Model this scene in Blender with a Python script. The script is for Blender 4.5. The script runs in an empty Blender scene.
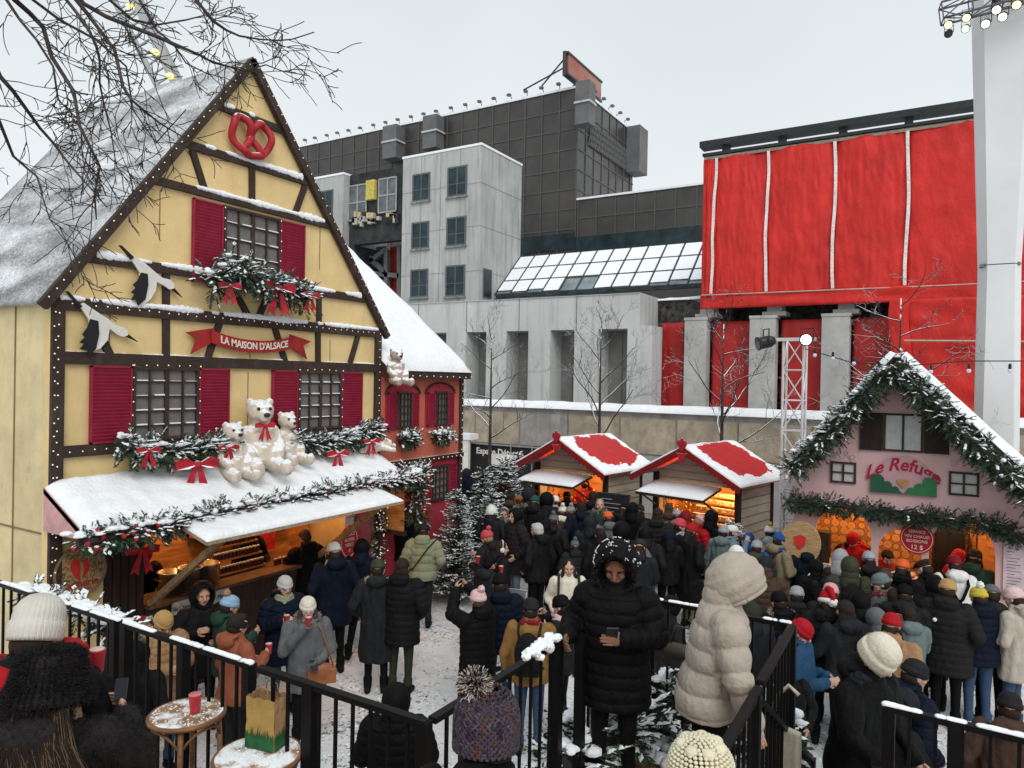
import bpy, math, random
import numpy as np
from math import sin, cos, pi, radians, atan2, sqrt, hypot
from mathutils import Vector as V, Matrix, noise, Quaternion
from mathutils.geometry import tessellate_polygon
random.seed(7)
SC = bpy.context.scene
COL = SC.collection
# ------------------------------------------------------------------ camera
FP = 720.0; CH = 4.1
yaw = radians(31); pit = radians(.32); rol = radians(1.03)
R0 = V((cos(yaw), sin(yaw), 0)); F0 = V((-sin(yaw), cos(yaw), 0)); U0 = V((0, 0, 1))
FW = F0*cos(pit) - U0*sin(pit); UU = U0*cos(pit) + F0*sin(pit)
CR = R0*cos(rol) + UU*sin(rol); CU = UU*cos(rol) - R0*sin(rol)
CP = V((0, 0, CH))
cam = bpy.data.cameras.new('camera'); camo = bpy.data.objects.new('camera', cam); COL.objects.link(camo)
cam.sensor_width = 36; cam.lens = FP/1024*36; cam.clip_start = .05; cam.clip_end = 2000
M = Matrix((CR, CU, -FW)).transposed().to_4x4(); M.translation = CP
camo.matrix_world = M; SC.camera = camo
def ray(px, py): return FW + CR*((px-512)/FP) - CU*((py-384)/FP)
def on(px, py, ax, val):
    d = ray(px, py); t = (val-CP[ax])/d[ax]; return CP + d*t
def PX(px, py, x): return on(px, py, 0, x)
def PY(px, py, y): return on(px, py, 1, y)
def PZ(px, py, z): return on(px, py, 2, z)
def PD(px, py, D): return CP + ray(px, py)*D
# ------------------------------------------------------------------ materials
def lin(c):
    return tuple(((x/255)/12.92 if x/255 <= .04045 else ((x/255+.055)/1.055)**2.4) for x in c)
MATS = {}
def mat(name, col, rough=.8, var=.15, vscale=6., bump=0., bscale=30., snow=None, metal=0., emit=None, es=1., spec=.3, stretch=None, sheen=0., alpha=None, col2=None, trans=0.):
    if name in MATS: return MATS[name]
    m = bpy.data.materials.new(name); m.use_nodes = True
    nt = m.node_tree; N = nt.nodes; L = nt.links
    b = N['Principled BSDF']
    b.inputs['Roughness'].default_value = rough; b.inputs['Metallic'].default_value = metal
    b.inputs['Specular IOR Level'].default_value = spec
    if trans: b.inputs['Transmission Weight'].default_value = trans
    tc = N.new('ShaderNodeTexCoord'); mp = N.new('ShaderNodeMapping'); L.new(tc.outputs['Object'], mp.inputs[0])
    if stretch: mp.inputs['Scale'].default_value = stretch
    no = N.new('ShaderNodeTexNoise'); no.inputs['Scale'].default_value = vscale; no.inputs['Detail'].default_value = 6
    no.inputs['Roughness'].default_value = .65
    L.new(mp.outputs[0], no.inputs['Vector'])
    mx = N.new('ShaderNodeMix'); mx.data_type = 'RGBA'
    c = tuple(col)
    c2 = col2 if col2 else tuple(x*(1-var*1.6) for x in c)
    c1 = c if col2 else tuple(min(1, x*(1+var)) for x in c)
    mx.inputs['A'].default_value = (*c2, 1); mx.inputs['B'].default_value = (*c1, 1)
    rp = N.new('ShaderNodeMapRange'); rp.inputs['From Min'].default_value = .32; rp.inputs['From Max'].default_value = .68
    L.new(no.outputs[0], rp.inputs[0]); L.new(rp.outputs[0], mx.inputs['Factor'])
    out = mx.outputs['Result']
    if snow is not None:
        ge = N.new('ShaderNodeNewGeometry'); sx = N.new('ShaderNodeSeparateXYZ'); L.new(ge.outputs['Normal'], sx.inputs[0])
        n2 = N.new('ShaderNodeTexNoise'); n2.inputs['Scale'].default_value = 9; n2.inputs['Detail'].default_value = 5
        L.new(tc.outputs['Object'], n2.inputs['Vector'])
        ad = N.new('ShaderNodeMath'); ad.operation = 'MULTIPLY_ADD'; ad.inputs[1].default_value = .8
        L.new(n2.outputs[0], ad.inputs[0]); L.new(sx.outputs['Z'], ad.inputs[2])
        r2 = N.new('ShaderNodeMapRange'); r2.inputs['From Min'].default_value = snow+.4-.06; r2.inputs['From Max'].default_value = snow+.4+.06
        L.new(ad.outputs[0], r2.inputs[0])
        m2 = N.new('ShaderNodeMix'); m2.data_type = 'RGBA'; m2.inputs['B'].default_value = (.84, .86, .88, 1)
        L.new(out, m2.inputs['A']); L.new(r2.outputs[0], m2.inputs['Factor']); out = m2.outputs['Result']
    L.new(out, b.inputs['Base Color'])
    if bump:
        nb = N.new('ShaderNodeTexNoise'); nb.inputs['Scale'].default_value = bscale; nb.inputs['Detail'].default_value = 5
        L.new(mp.outputs[0], nb.inputs['Vector'])
        bp = N.new('ShaderNodeBump'); bp.inputs['Strength'].default_value = bump; bp.inputs['Distance'].default_value = .02
        L.new(nb.outputs[0], bp.inputs['Height']); L.new(bp.outputs[0], b.inputs['Normal'])
    if emit:
        b.inputs['Emission Color'].default_value = (*emit, 1); b.inputs['Emission Strength'].default_value = es
    MATS[name] = m
    return m
def nodes(m): return m.node_tree.nodes, m.node_tree.links, m.node_tree.nodes['Principled BSDF']
SNOW = mat('snow', (.83, .85, .875), .9, .04, 5, .8, 24)
def emis(name, col, s): return mat(name, col, .5, 0, emit=col, es=s)
# ------------------------------------------------------------------ objects
def wl(o):
    p = V((0, 0, 0))
    while o is not None: p = p + o.location; o = o.parent
    return p
def tag(o, label=None, cat=None, group=None, kind=None):
    if label: o['label'] = label
    if cat: o['category'] = cat
    if group: o['group'] = group
    if kind: o['kind'] = kind
    return o
def empty(name, loc, rz=0, label=None, cat=None, group=None):
    o = bpy.data.objects.new(name, None); COL.objects.link(o); o.location = loc; o.rotation_euler = (0, 0, rz)
    o.empty_display_size = .1
    return tag(o, label, cat, group)
def kids(o): return [c for c in ALLO if c.parent is o] if False else list(o.children)
def copy_tree(o, parent=None):
    c = o.copy(); COL.objects.link(c)
    c.parent = parent
    for ch in list(o.children): copy_tree(ch, c)
    return c
class MB:
    def __init__(s): s.v = []; s.f = []; s.m = []
    def add(s, vs, fs, m=0):
        o = len(s.v); s.v.extend(tuple(x) for x in vs)
        for f in fs: s.f.append(tuple(i+o for i in f)); s.m.append(m)
        return s
    def face(s, pts, m=0): return s.add(pts, [tuple(range(len(pts)))], m)
    def box(s, a, b, m=0):
        x0, y0, z0 = [min(p, q) for p, q in zip(a, b)]; x1, y1, z1 = [max(p, q) for p, q in zip(a, b)]
        return s.add([(x0,y0,z0),(x1,y0,z0),(x1,y1,z0),(x0,y1,z0),(x0,y0,z1),(x1,y0,z1),(x1,y1,z1),(x0,y1,z1)],
              [(0,3,2,1),(4,5,6,7),(0,1,5,4),(1,2,6,5),(2,3,7,6),(3,0,4,7)], m)
    def beam(s, p0, p1, w, h, m=0, up=(0,0,1)):
        p0 = V(p0); p1 = V(p1); d = (p1-p0).normalized(); u = V(up)
        if abs(d.dot(u)) > .98: u = V((0,1,0))
        a = d.cross(u).normalized()*w/2; b = a.cross(d).normalized()*h/2
        P = [p0-a-b, p0+a-b, p0+a+b, p0-a+b, p1-a-b, p1+a-b, p1+a+b, p1-a+b]
        return s.add(P, [(0,3,2,1),(4,5,6,7),(0,1,5,4),(1,2,6,5),(2,3,7,6),(3,0,4,7)][::1], m)
    def tube(s, pts, rad, n=6, m=0, caps=True):
        pts = [V(p) for p in pts]
        if not hasattr(rad, '__len__'): rad = [rad]*len(pts)
        o = len(s.v); prev = None
        for i, p in enumerate(pts):
            d = (pts[min(i+1, len(pts)-1)]-pts[max(i-1, 0)])
            d = d.normalized() if d.length > 1e-9 else V((0,0,1))
            if prev is None:
                a = d.orthogonal().normalized()
            else:
                a = (prev - d*prev.dot(d))
                a = a.normalized() if a.length > 1e-6 else d.orthogonal().normalized()
            prev = a; b = d.cross(a)
            for k in range(n):
                t = 2*pi*k/n; s.v.append(tuple(p + (a*cos(t)+b*sin(t))*rad[i]))
        for i in range(len(pts)-1):
            for k in range(n):
                k2 = (k+1) % n
                s.f.append((o+i*n+k, o+i*n+k2, o+(i+1)*n+k2, o+(i+1)*n+k)); s.m.append(m)
        if caps:
            s.f.append(tuple(o+k for k in range(n))[::-1]); s.m.append(m)
            e = o+(len(pts)-1)*n; s.f.append(tuple(e+k for k in range(n))); s.m.append(m)
        return s
    def cap(s, p0, p1, r0, r1, n=14, m=0):
        p0 = V(p0); p1 = V(p1); d = (p1-p0)
        if d.length < 1e-6: return s.ell(p0, (r0, r0, r0), m=m)
        d.normalize(); pts = []; rad = []
        for k in (82, 62, 40, 18): pts.append(p0-d*r0*sin(radians(k))); rad.append(r0*cos(radians(k)))
        pts.append(p0); rad.append(r0); pts.append(p1); rad.append(r1)
        for k in (18, 40, 62, 82): pts.append(p1+d*r1*sin(radians(k))); rad.append(r1*cos(radians(k)))
        return s.tube(pts, rad, n, m)
    def ell(s, c, r, rot=None, seg=16, ring=10, m=0):
        c = V(c); vs = []; fs = []
        vs.append(V((0,0,-r[2])))
        for i in range(1, ring):
            ph = -pi/2+pi*i/ring
            for k in range(seg):
                t = 2*pi*k/seg; vs.append(V((r[0]*cos(ph)*cos(t), r[1]*cos(ph)*sin(t), r[2]*sin(ph))))
        vs.append(V((0,0,r[2])))
        if rot is not None: vs = [rot @ v for v in vs]
        vs = [v+c for v in vs]
        for k in range(seg): fs.append((0, 1+(k+1)%seg, 1+k))
        for i in range(ring-2):
            for k in range(seg):
                a = 1+i*seg+k; b = 1+i*seg+(k+1)%seg; fs.append((a, b, b+seg, a+seg))
        t = len(vs)-1; o = 1+(ring-2)*seg
        for k in range(seg): fs.append((o+k, o+(k+1)%seg, t))
        return s.add(vs, fs, m)
    def loft(s, rings, n=24, m=0):   # rings: (center, rx, ry, [frame])
        o = len(s.v)
        for rg in rings:
            c = V(rg[0]); fr = rg[3] if len(rg) > 3 else Matrix.Identity(3)
            for k in range(n):
                t = 2*pi*k/n; s.v.append(tuple(c + fr @ V((rg[1]*cos(t), rg[2]*sin(t), 0))))
        for i in range(len(rings)-1):
            for k in range(n):
                k2 = (k+1) % n; s.f.append((o+i*n+k, o+i*n+k2, o+(i+1)*n+k2, o+(i+1)*n+k)); s.m.append(m)
        s.f.append(tuple(o+k for k in range(n))[::-1]); s.m.append(m)
        e = o+(len(rings)-1)*n; s.f.append(tuple(e+k for k in range(n))); s.m.append(m)
        return s
    def lathe(s, prof, c=(0,0,0), n=24, sy=1., m=0, fr=None, mod=None):
        o = len(s.v); c = V(c); fr = fr or Matrix.Identity(3)
        for j, (z, r) in enumerate(prof):
            for k in range(n):
                t = 2*pi*k/n; rr = r + (mod(j, t) if mod else 0)
                s.v.append(tuple(c + fr @ V((rr*cos(t), rr*sin(t)*sy, z))))
        for i in range(len(prof)-1):
            for k in range(n):
                k2 = (k+1) % n; s.f.append((o+i*n+k, o+i*n+k2, o+(i+1)*n+k2, o+(i+1)*n+k)); s.m.append(m)
        s.f.append(tuple(o+k for k in range(n))[::-1]); s.m.append(m)
        e = o+(len(prof)-1)*n; s.f.append(tuple(e+k for k in range(n))); s.m.append(m)
        return s
    def prism(s, polys, ax, a0, a1, m=0, mside=None):
        """polys: list of 2D outlines (first outer, then holes) in the two axes other than ax"""
        if not isinstance(polys[0][0], (tuple, list, V)): polys = [polys]
        oth = [i for i in range(3) if i != ax]
        def mk(p, a):
            q = [0, 0, 0]; q[ax] = a; q[oth[0]] = p[0]; q[oth[1]] = p[1]; return tuple(q)
        flat = [p for pl in polys for p in pl]
        tris = tessellate_polygon([[V((p[0], p[1], 0)) for p in pl] for pl in polys])
        o = len(s.v); n = len(flat)
        s.v.extend(mk(p, a0) for p in flat); s.v.extend(mk(p, a1) for p in flat)
        for t in tris:
            s.f.append(tuple(o+i for i in t)); s.m.append(m); s.f.append(tuple(o+n+i for i in reversed(t))); s.m.append(m)
        b = 0
        for pl in polys:
            k = len(pl)
            for i in range(k):
                j = (i+1) % k
                s.f.append((o+b+i, o+b+j, o+n+b+j, o+n+b+i)); s.m.append(m if mside is None else mside)
            b += k
        return s
    def xf(s, mat4, start=0):
        s.v[start:] = [tuple(mat4 @ V(p)) for p in s.v[start:]]; return s
    def mesh(s, name, off=V((0,0,0)), smooth=False):
        me = bpy.data.meshes.new(name)
        me.from_pydata([(p[0]-off[0], p[1]-off[1], p[2]-off[2]) for p in s.v], [], s.f)
        me.polygons.foreach_set('material_index', s.m)
        if smooth: me.polygons.foreach_set('use_smooth', [True]*len(s.f))
        me.update(); return me
    def build(s, name, mats, parent=None, smooth=False, fix=True):
        off = wl(parent) if parent is not None else V((0,0,0))
        me = s.mesh(name, off, smooth)
        for m in (mats if isinstance(mats, (list, tuple)) else [mats]): me.materials.append(m)
        if fix:
            import bmesh
            bm = bmesh.new(); bm.from_mesh(me); bmesh.ops.recalc_face_normals(bm, faces=bm.faces); bm.to_mesh(me); bm.free()
        o = bpy.data.objects.new(name, me); COL.objects.link(o); o.parent = parent
        return o
    def top(s, name, mats, label, cat, group=None, smooth=False, kind=None, origin=None, fix=True):
        """a thing that is one mesh, origin at its base"""
        if origin is None:
            a = np.array(s.v); lo = a.min(0); hi = a.max(0); origin = ((lo[0]+hi[0])/2, (lo[1]+hi[1])/2, lo[2])
        origin = V(origin)
        me = s.mesh(name, origin, smooth)
        for m in (mats if isinstance(mats, (list, tuple)) else [mats]): me.materials.append(m)
        if fix:
            import bmesh
            bm = bmesh.new(); bm.from_mesh(me); bmesh.ops.recalc_face_normals(bm, faces=bm.faces); bm.to_mesh(me); bm.free()
        o = bpy.data.objects.new(name, me); COL.objects.link(o); o.location = origin
        return tag(o, label, cat, group, kind)
def string_thing(mb, label, origin, m):
    r = empty('string_lights', origin, 0, label, 'string lights'); o = mb.build('bulb', m, r); o['kind'] = 'stuff'; return r
def struct(mb, name, mats, smooth=False):
    o = mb.build(name, mats, None, smooth); o['kind'] = 'structure'; return o
def remesh(mb, vox, smooth_it=3, name='m'):
    """union of closed shells -> one continuous surface (mesh datablock)"""
    me = mb.mesh(name)
    o = bpy.data.objects.new('tmp', me); COL.objects.link(o)
    r = o.modifiers.new('r', 'REMESH'); r.mode = 'VOXEL'; r.voxel_size = vox
    if smooth_it:
        sm = o.modifiers.new('s', 'SMOOTH'); sm.iterations = smooth_it; sm.factor = .5
    dg = bpy.context.evaluated_depsgraph_get(); ev = o.evaluated_get(dg)
    nm = bpy.data.meshes.new_from_object(ev); nm.name = name
    bpy.data.objects.remove(o); bpy.data.meshes.remove(me)
    nm.materials.clear()
    nm.polygons.foreach_set('use_smooth', [True]*len(nm.polygons))
    return nm
def coords(me):
    a = np.empty(len(me.vertices)*3); me.vertices.foreach_get('co', a); return a.reshape(-1, 3)
def normals(me):
    a = np.empty(len(me.vertices)*3); me.vertices.foreach_get('normal', a); return a.reshape(-1, 3)
def setco(me, a): me.vertices.foreach_set('co', a.ravel()); me.update()
def nz(a, k, seed=0):
    return np.array([noise.noise(V((p[0]*k+seed, p[1]*k, p[2]*k))) for p in a])
def rnd(a, b): return random.uniform(a, b)
def link(name, me, parent=None, loc=(0,0,0), mats=None):
    o = bpy.data.objects.new(name, me); COL.objects.link(o); o.parent = parent; o.location = loc
    if mats:
        while len(me.materials) < len(mats): me.materials.append(None)
        for i, m in enumerate(mats):
            o.material_slots[i].link = 'OBJECT'; o.material_slots[i].material = m
    return o
def lamp(loc, e, col=(1, .62, .28), r=.05, name='bulb'):
    l = bpy.data.lights.new('lamp_light', 'POINT'); l.energy = e; l.color = col; l.shadow_soft_size = r
    o = bpy.data.objects.new('lamp_light', l); COL.objects.link(o); o.location = loc; return o
# ------------------------------------------------------------------ world, sun, render
W = bpy.data.worlds.new('World'); SC.world = W; W.use_nodes = True
N = W.node_tree.nodes; L = W.node_tree.links; bg = N['Background']
sky = N.new('ShaderNodeTexSky'); sky.sky_type = 'NISHITA'; sky.sun_disc = False
sky.sun_elevation = radians(42); sky.sun_rotation = radians(140); sky.dust_density = 4; sky.air_density = 1.0
hs = N.new('ShaderNodeHueSaturation'); hs.inputs['Saturation'].default_value = .22; hs.inputs['Value'].default_value = 1.0
L.new(sky.outputs[0], hs.inputs['Color'])
mixc = N.new('ShaderNodeMix'); mixc.data_type = 'RGBA'; mixc.inputs['Factor'].default_value = .88
# high thin cloud deck: pale blue-grey, a little brighter to the horizon
tc = N.new('ShaderNodeTexCoord'); sp = N.new('ShaderNodeSeparateXYZ'); L.new(tc.outputs['Generated'], sp.inputs[0])
cn = N.new('ShaderNodeTexNoise'); cn.inputs['Scale'].default_value = 2.2; cn.inputs['Detail'].default_value = 4; L.new(tc.outputs['Generated'], cn.inputs['Vector'])
ma = N.new('ShaderNodeMath'); ma.operation = 'MULTIPLY_ADD'; ma.inputs[1].default_value = .6; L.new(cn.outputs[0], ma.inputs[0]); L.new(sp.outputs['Z'], ma.inputs[2])
cr = N.new('ShaderNodeValToRGB'); L.new(ma.outputs[0], cr.inputs[0])
cr.color_ramp.elements[0].position = .1; cr.color_ramp.elements[0].color = (8.25, 8.5, 8.58, 1)
cr.color_ramp.elements[1].position = .85; cr.color_ramp.elements[1].color = (6.3, 6.85, 7.1, 1)
L.new(hs.outputs[0], mixc.inputs['A']); L.new(cr.outputs[0], mixc.inputs['B']); L.new(mixc.outputs['Result'], bg.inputs[0])
bg.inputs[1].default_value = .1
sl = bpy.data.lights.new('sun', 'SUN'); sl.energy = 1.3; sl.angle = radians(35); sl.color = (1, .97, .93)
so = bpy.data.objects.new('sun', sl); COL.objects.link(so)
so.rotation_euler = V((-.55, .55, -.75)).to_track_quat('-Z', 'Y').to_euler()
SC.render.engine = 'CYCLES'
SC.view_settings.view_transform = 'Standard'; SC.view_settings.look = 'None'; SC.view_settings.exposure = .32; SC.view_settings.gamma = 1
SC.render.resolution_x = 1024; SC.render.resolution_y = 768
# ------------------------------------------------------------------ ground
gm = mat('slushy_snow', (.70, .71, .72), .85, .1, 2.5, .5, 22)
n_, l_, b_ = nodes(gm)
tcn = n_.new('ShaderNodeTexCoord')
def noi(sc, det=5, rough=.6, dist=0):
    q = n_.new('ShaderNodeTexNoise'); q.inputs['Scale'].default_value = sc; q.inputs['Detail'].default_value = det
    q.inputs['Roughness'].default_value = rough; q.inputs['Distortion'].default_value = dist; l_.new(tcn.outputs['Object'], q.inputs['Vector']); return q
a1 = noi(16, 6, .75, .8); a2 = noi(1.1, 4)
vo = n_.new('ShaderNodeTexVoronoi'); vo.inputs['Scale'].default_value = 5.5; l_.new(a1.outputs['Color'], vo.inputs['Vector'])
ad = n_.new('ShaderNodeMath'); ad.operation = 'MULTIPLY_ADD'; ad.inputs[1].default_value = .45; l_.new(a2.outputs[0], ad.inputs[0]); l_.new(a1.outputs[0], ad.inputs[2])
rr = n_.new('ShaderNodeMapRange'); rr.inputs['From Min'].default_value = .79; rr.inputs['From Max'].default_value = .85; l_.new(ad.outputs[0], rr.inputs[0])
mm = n_.new('ShaderNodeMix'); mm.data_type = 'RGBA'; mm.inputs['B'].default_value = (.085, .083, .08, 1)
old = b_.inputs['Base Color'].links[0].from_socket
l_.new(old, mm.inputs['A']); l_.new(rr.outputs[0], mm.inputs['Factor']); l_.new(mm.outputs['Result'], b_.inputs['Base Color'])
g = MB()
nx = 60
g.face([(-400, -100, 0), (400, -100, 0), (400, 600, 0), (-400, 600, 0)])
go = struct(g, 'ground', gm)
# loose trodden snow lumps
lump = MB()
random.seed(3)
for i in range(5000):
    x = rnd(-8.2, 3); y = rnd(4.4, 12.5); r = rnd(.006, .02)
    lump.ell((x, y, .004), (r*rnd(.8, 2), r*rnd(.8, 2), r*.45), seg=6, ring=4)
lo_ = lump.build('trodden_snow', SNOW, None, True); tag(lo_, 'small lumps of trodden snow scattered over the plaza', 'snow', kind='stuff')
# ------------------------------------------------------------------ deck
DZ = 1.35
wood = mat('deck_wood', (.30, .17, .09), .7, .35, 3, .4, 18, stretch=(1, 9, 1))
wet = mat('dark_frame', (.02, .02, .02), .6, .2)
dk = MB()
for (x0, x1, y0, y1) in ((-7.5, -2.15, -3, 2.86), (-2.15, -.84, -3, 4.1), (-.84, 2.6, -3, 4.1)):
    dk.box((x0, y0, .9), (x1, y1, DZ-.032), 1)
    y = y0
    while y < y1-.02:
        dk.box((x0, y+.006, DZ-.03), (x1, min(y+.14, y1), DZ+rnd(-.002, .002))); y += .145
d2 = []
y = 4.1
while y < 5.3:
    dk.box((-2.1, y+.006, DZ-.03), (-.84, min(y+.14, 5.3), DZ)); y += .145
dk.box((-2.1, 4.1, .9), (-.84, 5.3, DZ-.032), 1)
struct(dk, 'deck', [wood, wet])
stp = MB()
for i in range(7):
    z = DZ-.17*(i+1)
    if z < .02: break
    stp.box((-.84, 4.1+i*.3, 0), (2.6, 4.1+(i+1)*.3, z), 0)
    stp.box((-.86, 4.1+i*.3+.01, z), (2.62, 4.1+(i+1)*.3+.02, z+.03), 0)
struct(stp, 'stairs', [mat('stair_wood', (.2, .18, .17), .8, .3, 5, .3, 20, snow=.55)])
# ------------------------------------------------------------------ railings
iron = mat('black_iron', (.007, .007, .0075), .45, .2, 8, 0, spec=.12)
ironsnow = mat('black_iron_snowy', (.007, .007, .0075), .45, .2, 8, 0, spec=.12, snow=1.12)
def railing(a, b, label, zt=DZ+1.07, zb=DZ+.08, posts=(0, 1), snow=False, sp=.115, zt2=None, zb2=None, bars=True):
    a = V((*a, 0)); b = V((*b, 0)); zt2 = zt if zt2 is None else zt2; zb2 = zb if zb2 is None else zb2
    r = empty('railing', (a.x, a.y, zb-.08), 0, label, 'railing', 'black metal railings round the deck')
    L_ = (b-a).length
    P = lambda t, z: V((a.x+(b.x-a.x)*t, a.y+(b.y-a.y)*t, z))
    ZT = lambda t: zt+(zt2-zt)*t; ZB = lambda t: zb+(zb2-zb)*t
    m = MB(); m.beam(P(0, zt), P(1, zt2), .048, .03); m.build('top_rail', ironsnow if snow else iron, r)
    if snow:
        s = MB(); k = int(L_/.008)
        for i in range(k):
            t0 = (i+.5)/k; nn = noise.noise(V((t0*L_*3+a.x, 1, 2)))+.35*noise.noise(V((t0*L_*14, 5, a.y)))+.2*noise.noise(V((t0*L_*45, 5, a.y)))
            if nn < -.12: continue
            p = P(t0, ZT(t0)+.017); s.ell(p, (.020, .022, .007+.016*max(0, nn+.3)), seg=8, ring=6)
        s.build('snow', SNOW, r, True)
    m = MB(); m.beam(P(0, zb), P(1, zb2), .04, .03); m.build('bottom_rail', iron, r)
    if bars:
        nb = int(L_/sp); bm_ = MB()
        for i in range(1, nb):
            t = i/nb; bm_.beam(P(t, ZB(t)), P(t, ZT(t)-.015), .016, .016)
        o = bm_.build('baluster', iron, r)
        o['kind'] = 'stuff' if nb > 100 else ''
        if nb <= 100: del o['kind']
    for t in posts:
        m = MB(); w = .06
        z0 = ZB(t)-.1
        m.box(P(t, 0).xy.to_tuple()+(z0,), P(t, 0).xy.to_tuple()+(z0,))
        m = MB(); p = P(t, 0); m.box((p.x-w/2, p.y-w/2, z0), (p.x+w/2, p.y+w/2, ZT(t)+.01)); m.build('post', iron, r)
    return r
def rz(px, py, z=DZ+1.07): p = PZ(px, py, z); return (p.x, p.y)
yr = 2.80
railing((rz(1, 592)[0]-.8, yr), (rz(113, 624)[0], yr), 'snow topped black deck railing at the lower left corner, beside the white beanie', posts=(.02, .55, .985), snow=True)
railing((rz(120, 626)[0], yr), (rz(256, 664)[0], yr), 'black deck railing behind the round stool with the red cup', posts=(.01, .5, .985), snow=True)
railing((rz(262, 667)[0], yr), (-2.13, yr), 'black deck railing between the brown paper bag and the bobble hat', posts=(.35, .985), snow=False)
railing((-2.13, yr+.04), (-2.1, 4.15), 'black railing running away from the bobble hat, snow heaped at its far end', posts=(.35, .98), snow=False)
railing((-2.02, 4.3), (-1.95, 5.25), 'short black railing the woman in the black parka leans on', posts=(.0, .9))
railing((-1.9, 5.33), (-.9, 5.33), 'black railing behind the woman in the cream puffer jacket', posts=(.0, .98), snow=True)
railing((-.88, 5.3), (-.86, 4.2), 'black railing end panel right of the cream hood', posts=(.0,))
railing((-.84, 3.2), (-.85, 4.12), 'black railing in front of the cream puffer jacket, at the head of the steps', posts=(.9,))
railing((-.24, 4.25), (1.5, 4.2), 'snow covered black railing at the lower right corner', posts=(.012, .18, .6), snow=True)
railing((-.86, 4.2), (-.86, 6.2), 'sloping black handrail going down the steps beside the cream tote bag', zt=DZ+.97, zt2=1.1, zb=DZ+.1, zb2=.2, posts=(1,))
railing((-.28, 4.35), (-.28, 6.2), 'sloping black handrail going down the steps behind the snow covered railing', zt=DZ+.72, zt2=.85, zb=DZ-.1, zb2=.05, posts=(1,))
# heap of snow on the far end of the running rail
hs_ = MB()
for i in range(60): hs_.ell((-2.11+rnd(-.035, .035), 3.72+i*.0075, DZ+1.085+rnd(0, .025)+.02*sin(i*.3)), (rnd(.02, .035), rnd(.015, .04), rnd(.015, .028)), seg=8, ring=6)
hme = remesh(hs_, .006, 1); ha = coords(hme); ha += normals(hme)*(nz(ha, 45, 2)[:, None]*.010); hs2 = MB(); hs2.v = [tuple(p) for p in ha]; hs2.f = [tuple(p.vertices) for p in hme.polygons]; hs2.m = [0]*len(hs2.f)
hs2.top('snow_heap', SNOW, 'heap of snow lying on the far end of the railing by the mustard jacket', 'snow', smooth=True)
# ------------------------------------------------------------------ foliage helpers
GREEN = mat('fir_green', (.035, .065, .04), .75, .5, 9)
GREEN2 = mat('fir_green_light', (.06, .10, .05), .75, .4, 9)
BARK = mat('bark', (.055, .045, .04), .9, .4, 14, .5, 30)
BARKS = mat('bark_snowy', (.05, .042, .038), .9, .4, 14, .5, 30, snow=.55)
BERRY = mat('red_bauble', (.42, .02, .03), .3, .2, 5)
RIB = mat('red_ribbon', (.48, .02, .03), .55, .3, 12)
FOL = [GREEN, SNOW, BERRY, GREEN2, BARK]
def rdir(): 
    v = V((random.gauss(0,1), random.gauss(0,1), random.gauss(0,1))); return v.normalized()
def leaf(mb, p, d, l, w, m):
    s = d.cross(rdir()).normalized()*w/2
    mb.add([p, p+d*l*.45+s, p+d*l, p+d*l*.45-s], [(0, 1, 2, 3)], m)
def sprig(mb, p, d, l, n=7, w=.016, snow=.5, nl=.4):
    """a fir twig: stem with needles-tufts, snow lying along its upper side"""
    d = d.normalized(); side = d.cross(V((0,0,1)))
    side = side.normalized() if side.length > .05 else V((1,0,0))
    gm_ = 0 if random.random() < .7 else 3
    n = n+3; w = w*.62
    for i in range(n):
        t = (i+.5)/n; q = p+d*l*t
        for s in (-1, 1):
            dd = (d*.9 + side*s*rnd(.6, 1.1) + V((0,0,rnd(-.35, .25)))).normalized()
            leaf(mb, q, dd, l*nl*(1.1-.6*t)*rnd(.8, 1.15), w, gm_)
    leaf(mb, p+d*l*.8, d, l*.35, w, gm_)
    if random.random() < snow:
        k = 4
        for i in range(k):
            t = rnd(.2, 1.0); q = p+d*l*t+V((0,0,w*.5))
            a = (d*rnd(.7,1)+side*rnd(-.8,.8)).normalized(); b = a.cross(V((0,0,1))).normalized()
            ll = l*rnd(.12, .27); ww = w*rnd(.9, 1.7); h = w*1.0
            mb.add([q-a*ll, q+b*ww, q+a*ll, q-b*ww, q+V((0,0,h))], [(0,1,4),(1,2,4),(2,3,4),(3,0,4)], 1)
def garland(path, rad, dens, l=.16, snow=.6, berries=0, droop=.3, w=.02, snowcap=0, flat=None):
    """sprigs round a polyline; dens sprigs per metre"""
    mb = MB(); path = [V(p) for p in path]
    mb.tube(path, rad*.35, 6, 4)
    for a, b in zip(path[:-1], path[1:]):
        L_ = (b-a).length; ax = (b-a).normalized()
        for i in range(int(L_*dens)+1):
            q = a+(b-a)*random.random(); d = rdir(); d = (d-ax*d.dot(ax)*.5).normalized()
            if flat is not None and d.dot(flat) < -.1: d = d - flat*d.dot(flat)*1.8
            o = q+d*rad*rnd(.1, .8)
            up = d.z > -.1
            sprig(mb, o, d+ax*rnd(-.8, .8)+V((0,0,-droop*random.random())), l*rnd(.7, 1.2), snow=snow*(1.3 if up else .35), w=w)
        for i in range(int(L_*berries)):
            q = a+(b-a)*random.random(); d = rdir(); mb.ell(q+d*rad*.85, (.028,)*3, seg=8, ring=6, m=2)
            if random.random() < .6: mb.ell(q+d*rad*.85+V((0,0,.02)), (.026, .026, .014), seg=8, ring=5, m=1)
        for i in range(int(L_*snowcap)):
            q = a+(b-a)*random.random()+V((rnd(-1,1)*rad*.7, rnd(-1,1)*rad*.7, rad*rnd(.55, .95)))
            mb.ell(q, (rnd(.03, .08), rnd(.03, .08), rnd(.015, .035)), seg=8, ring=5, m=1)
    return mb
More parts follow.
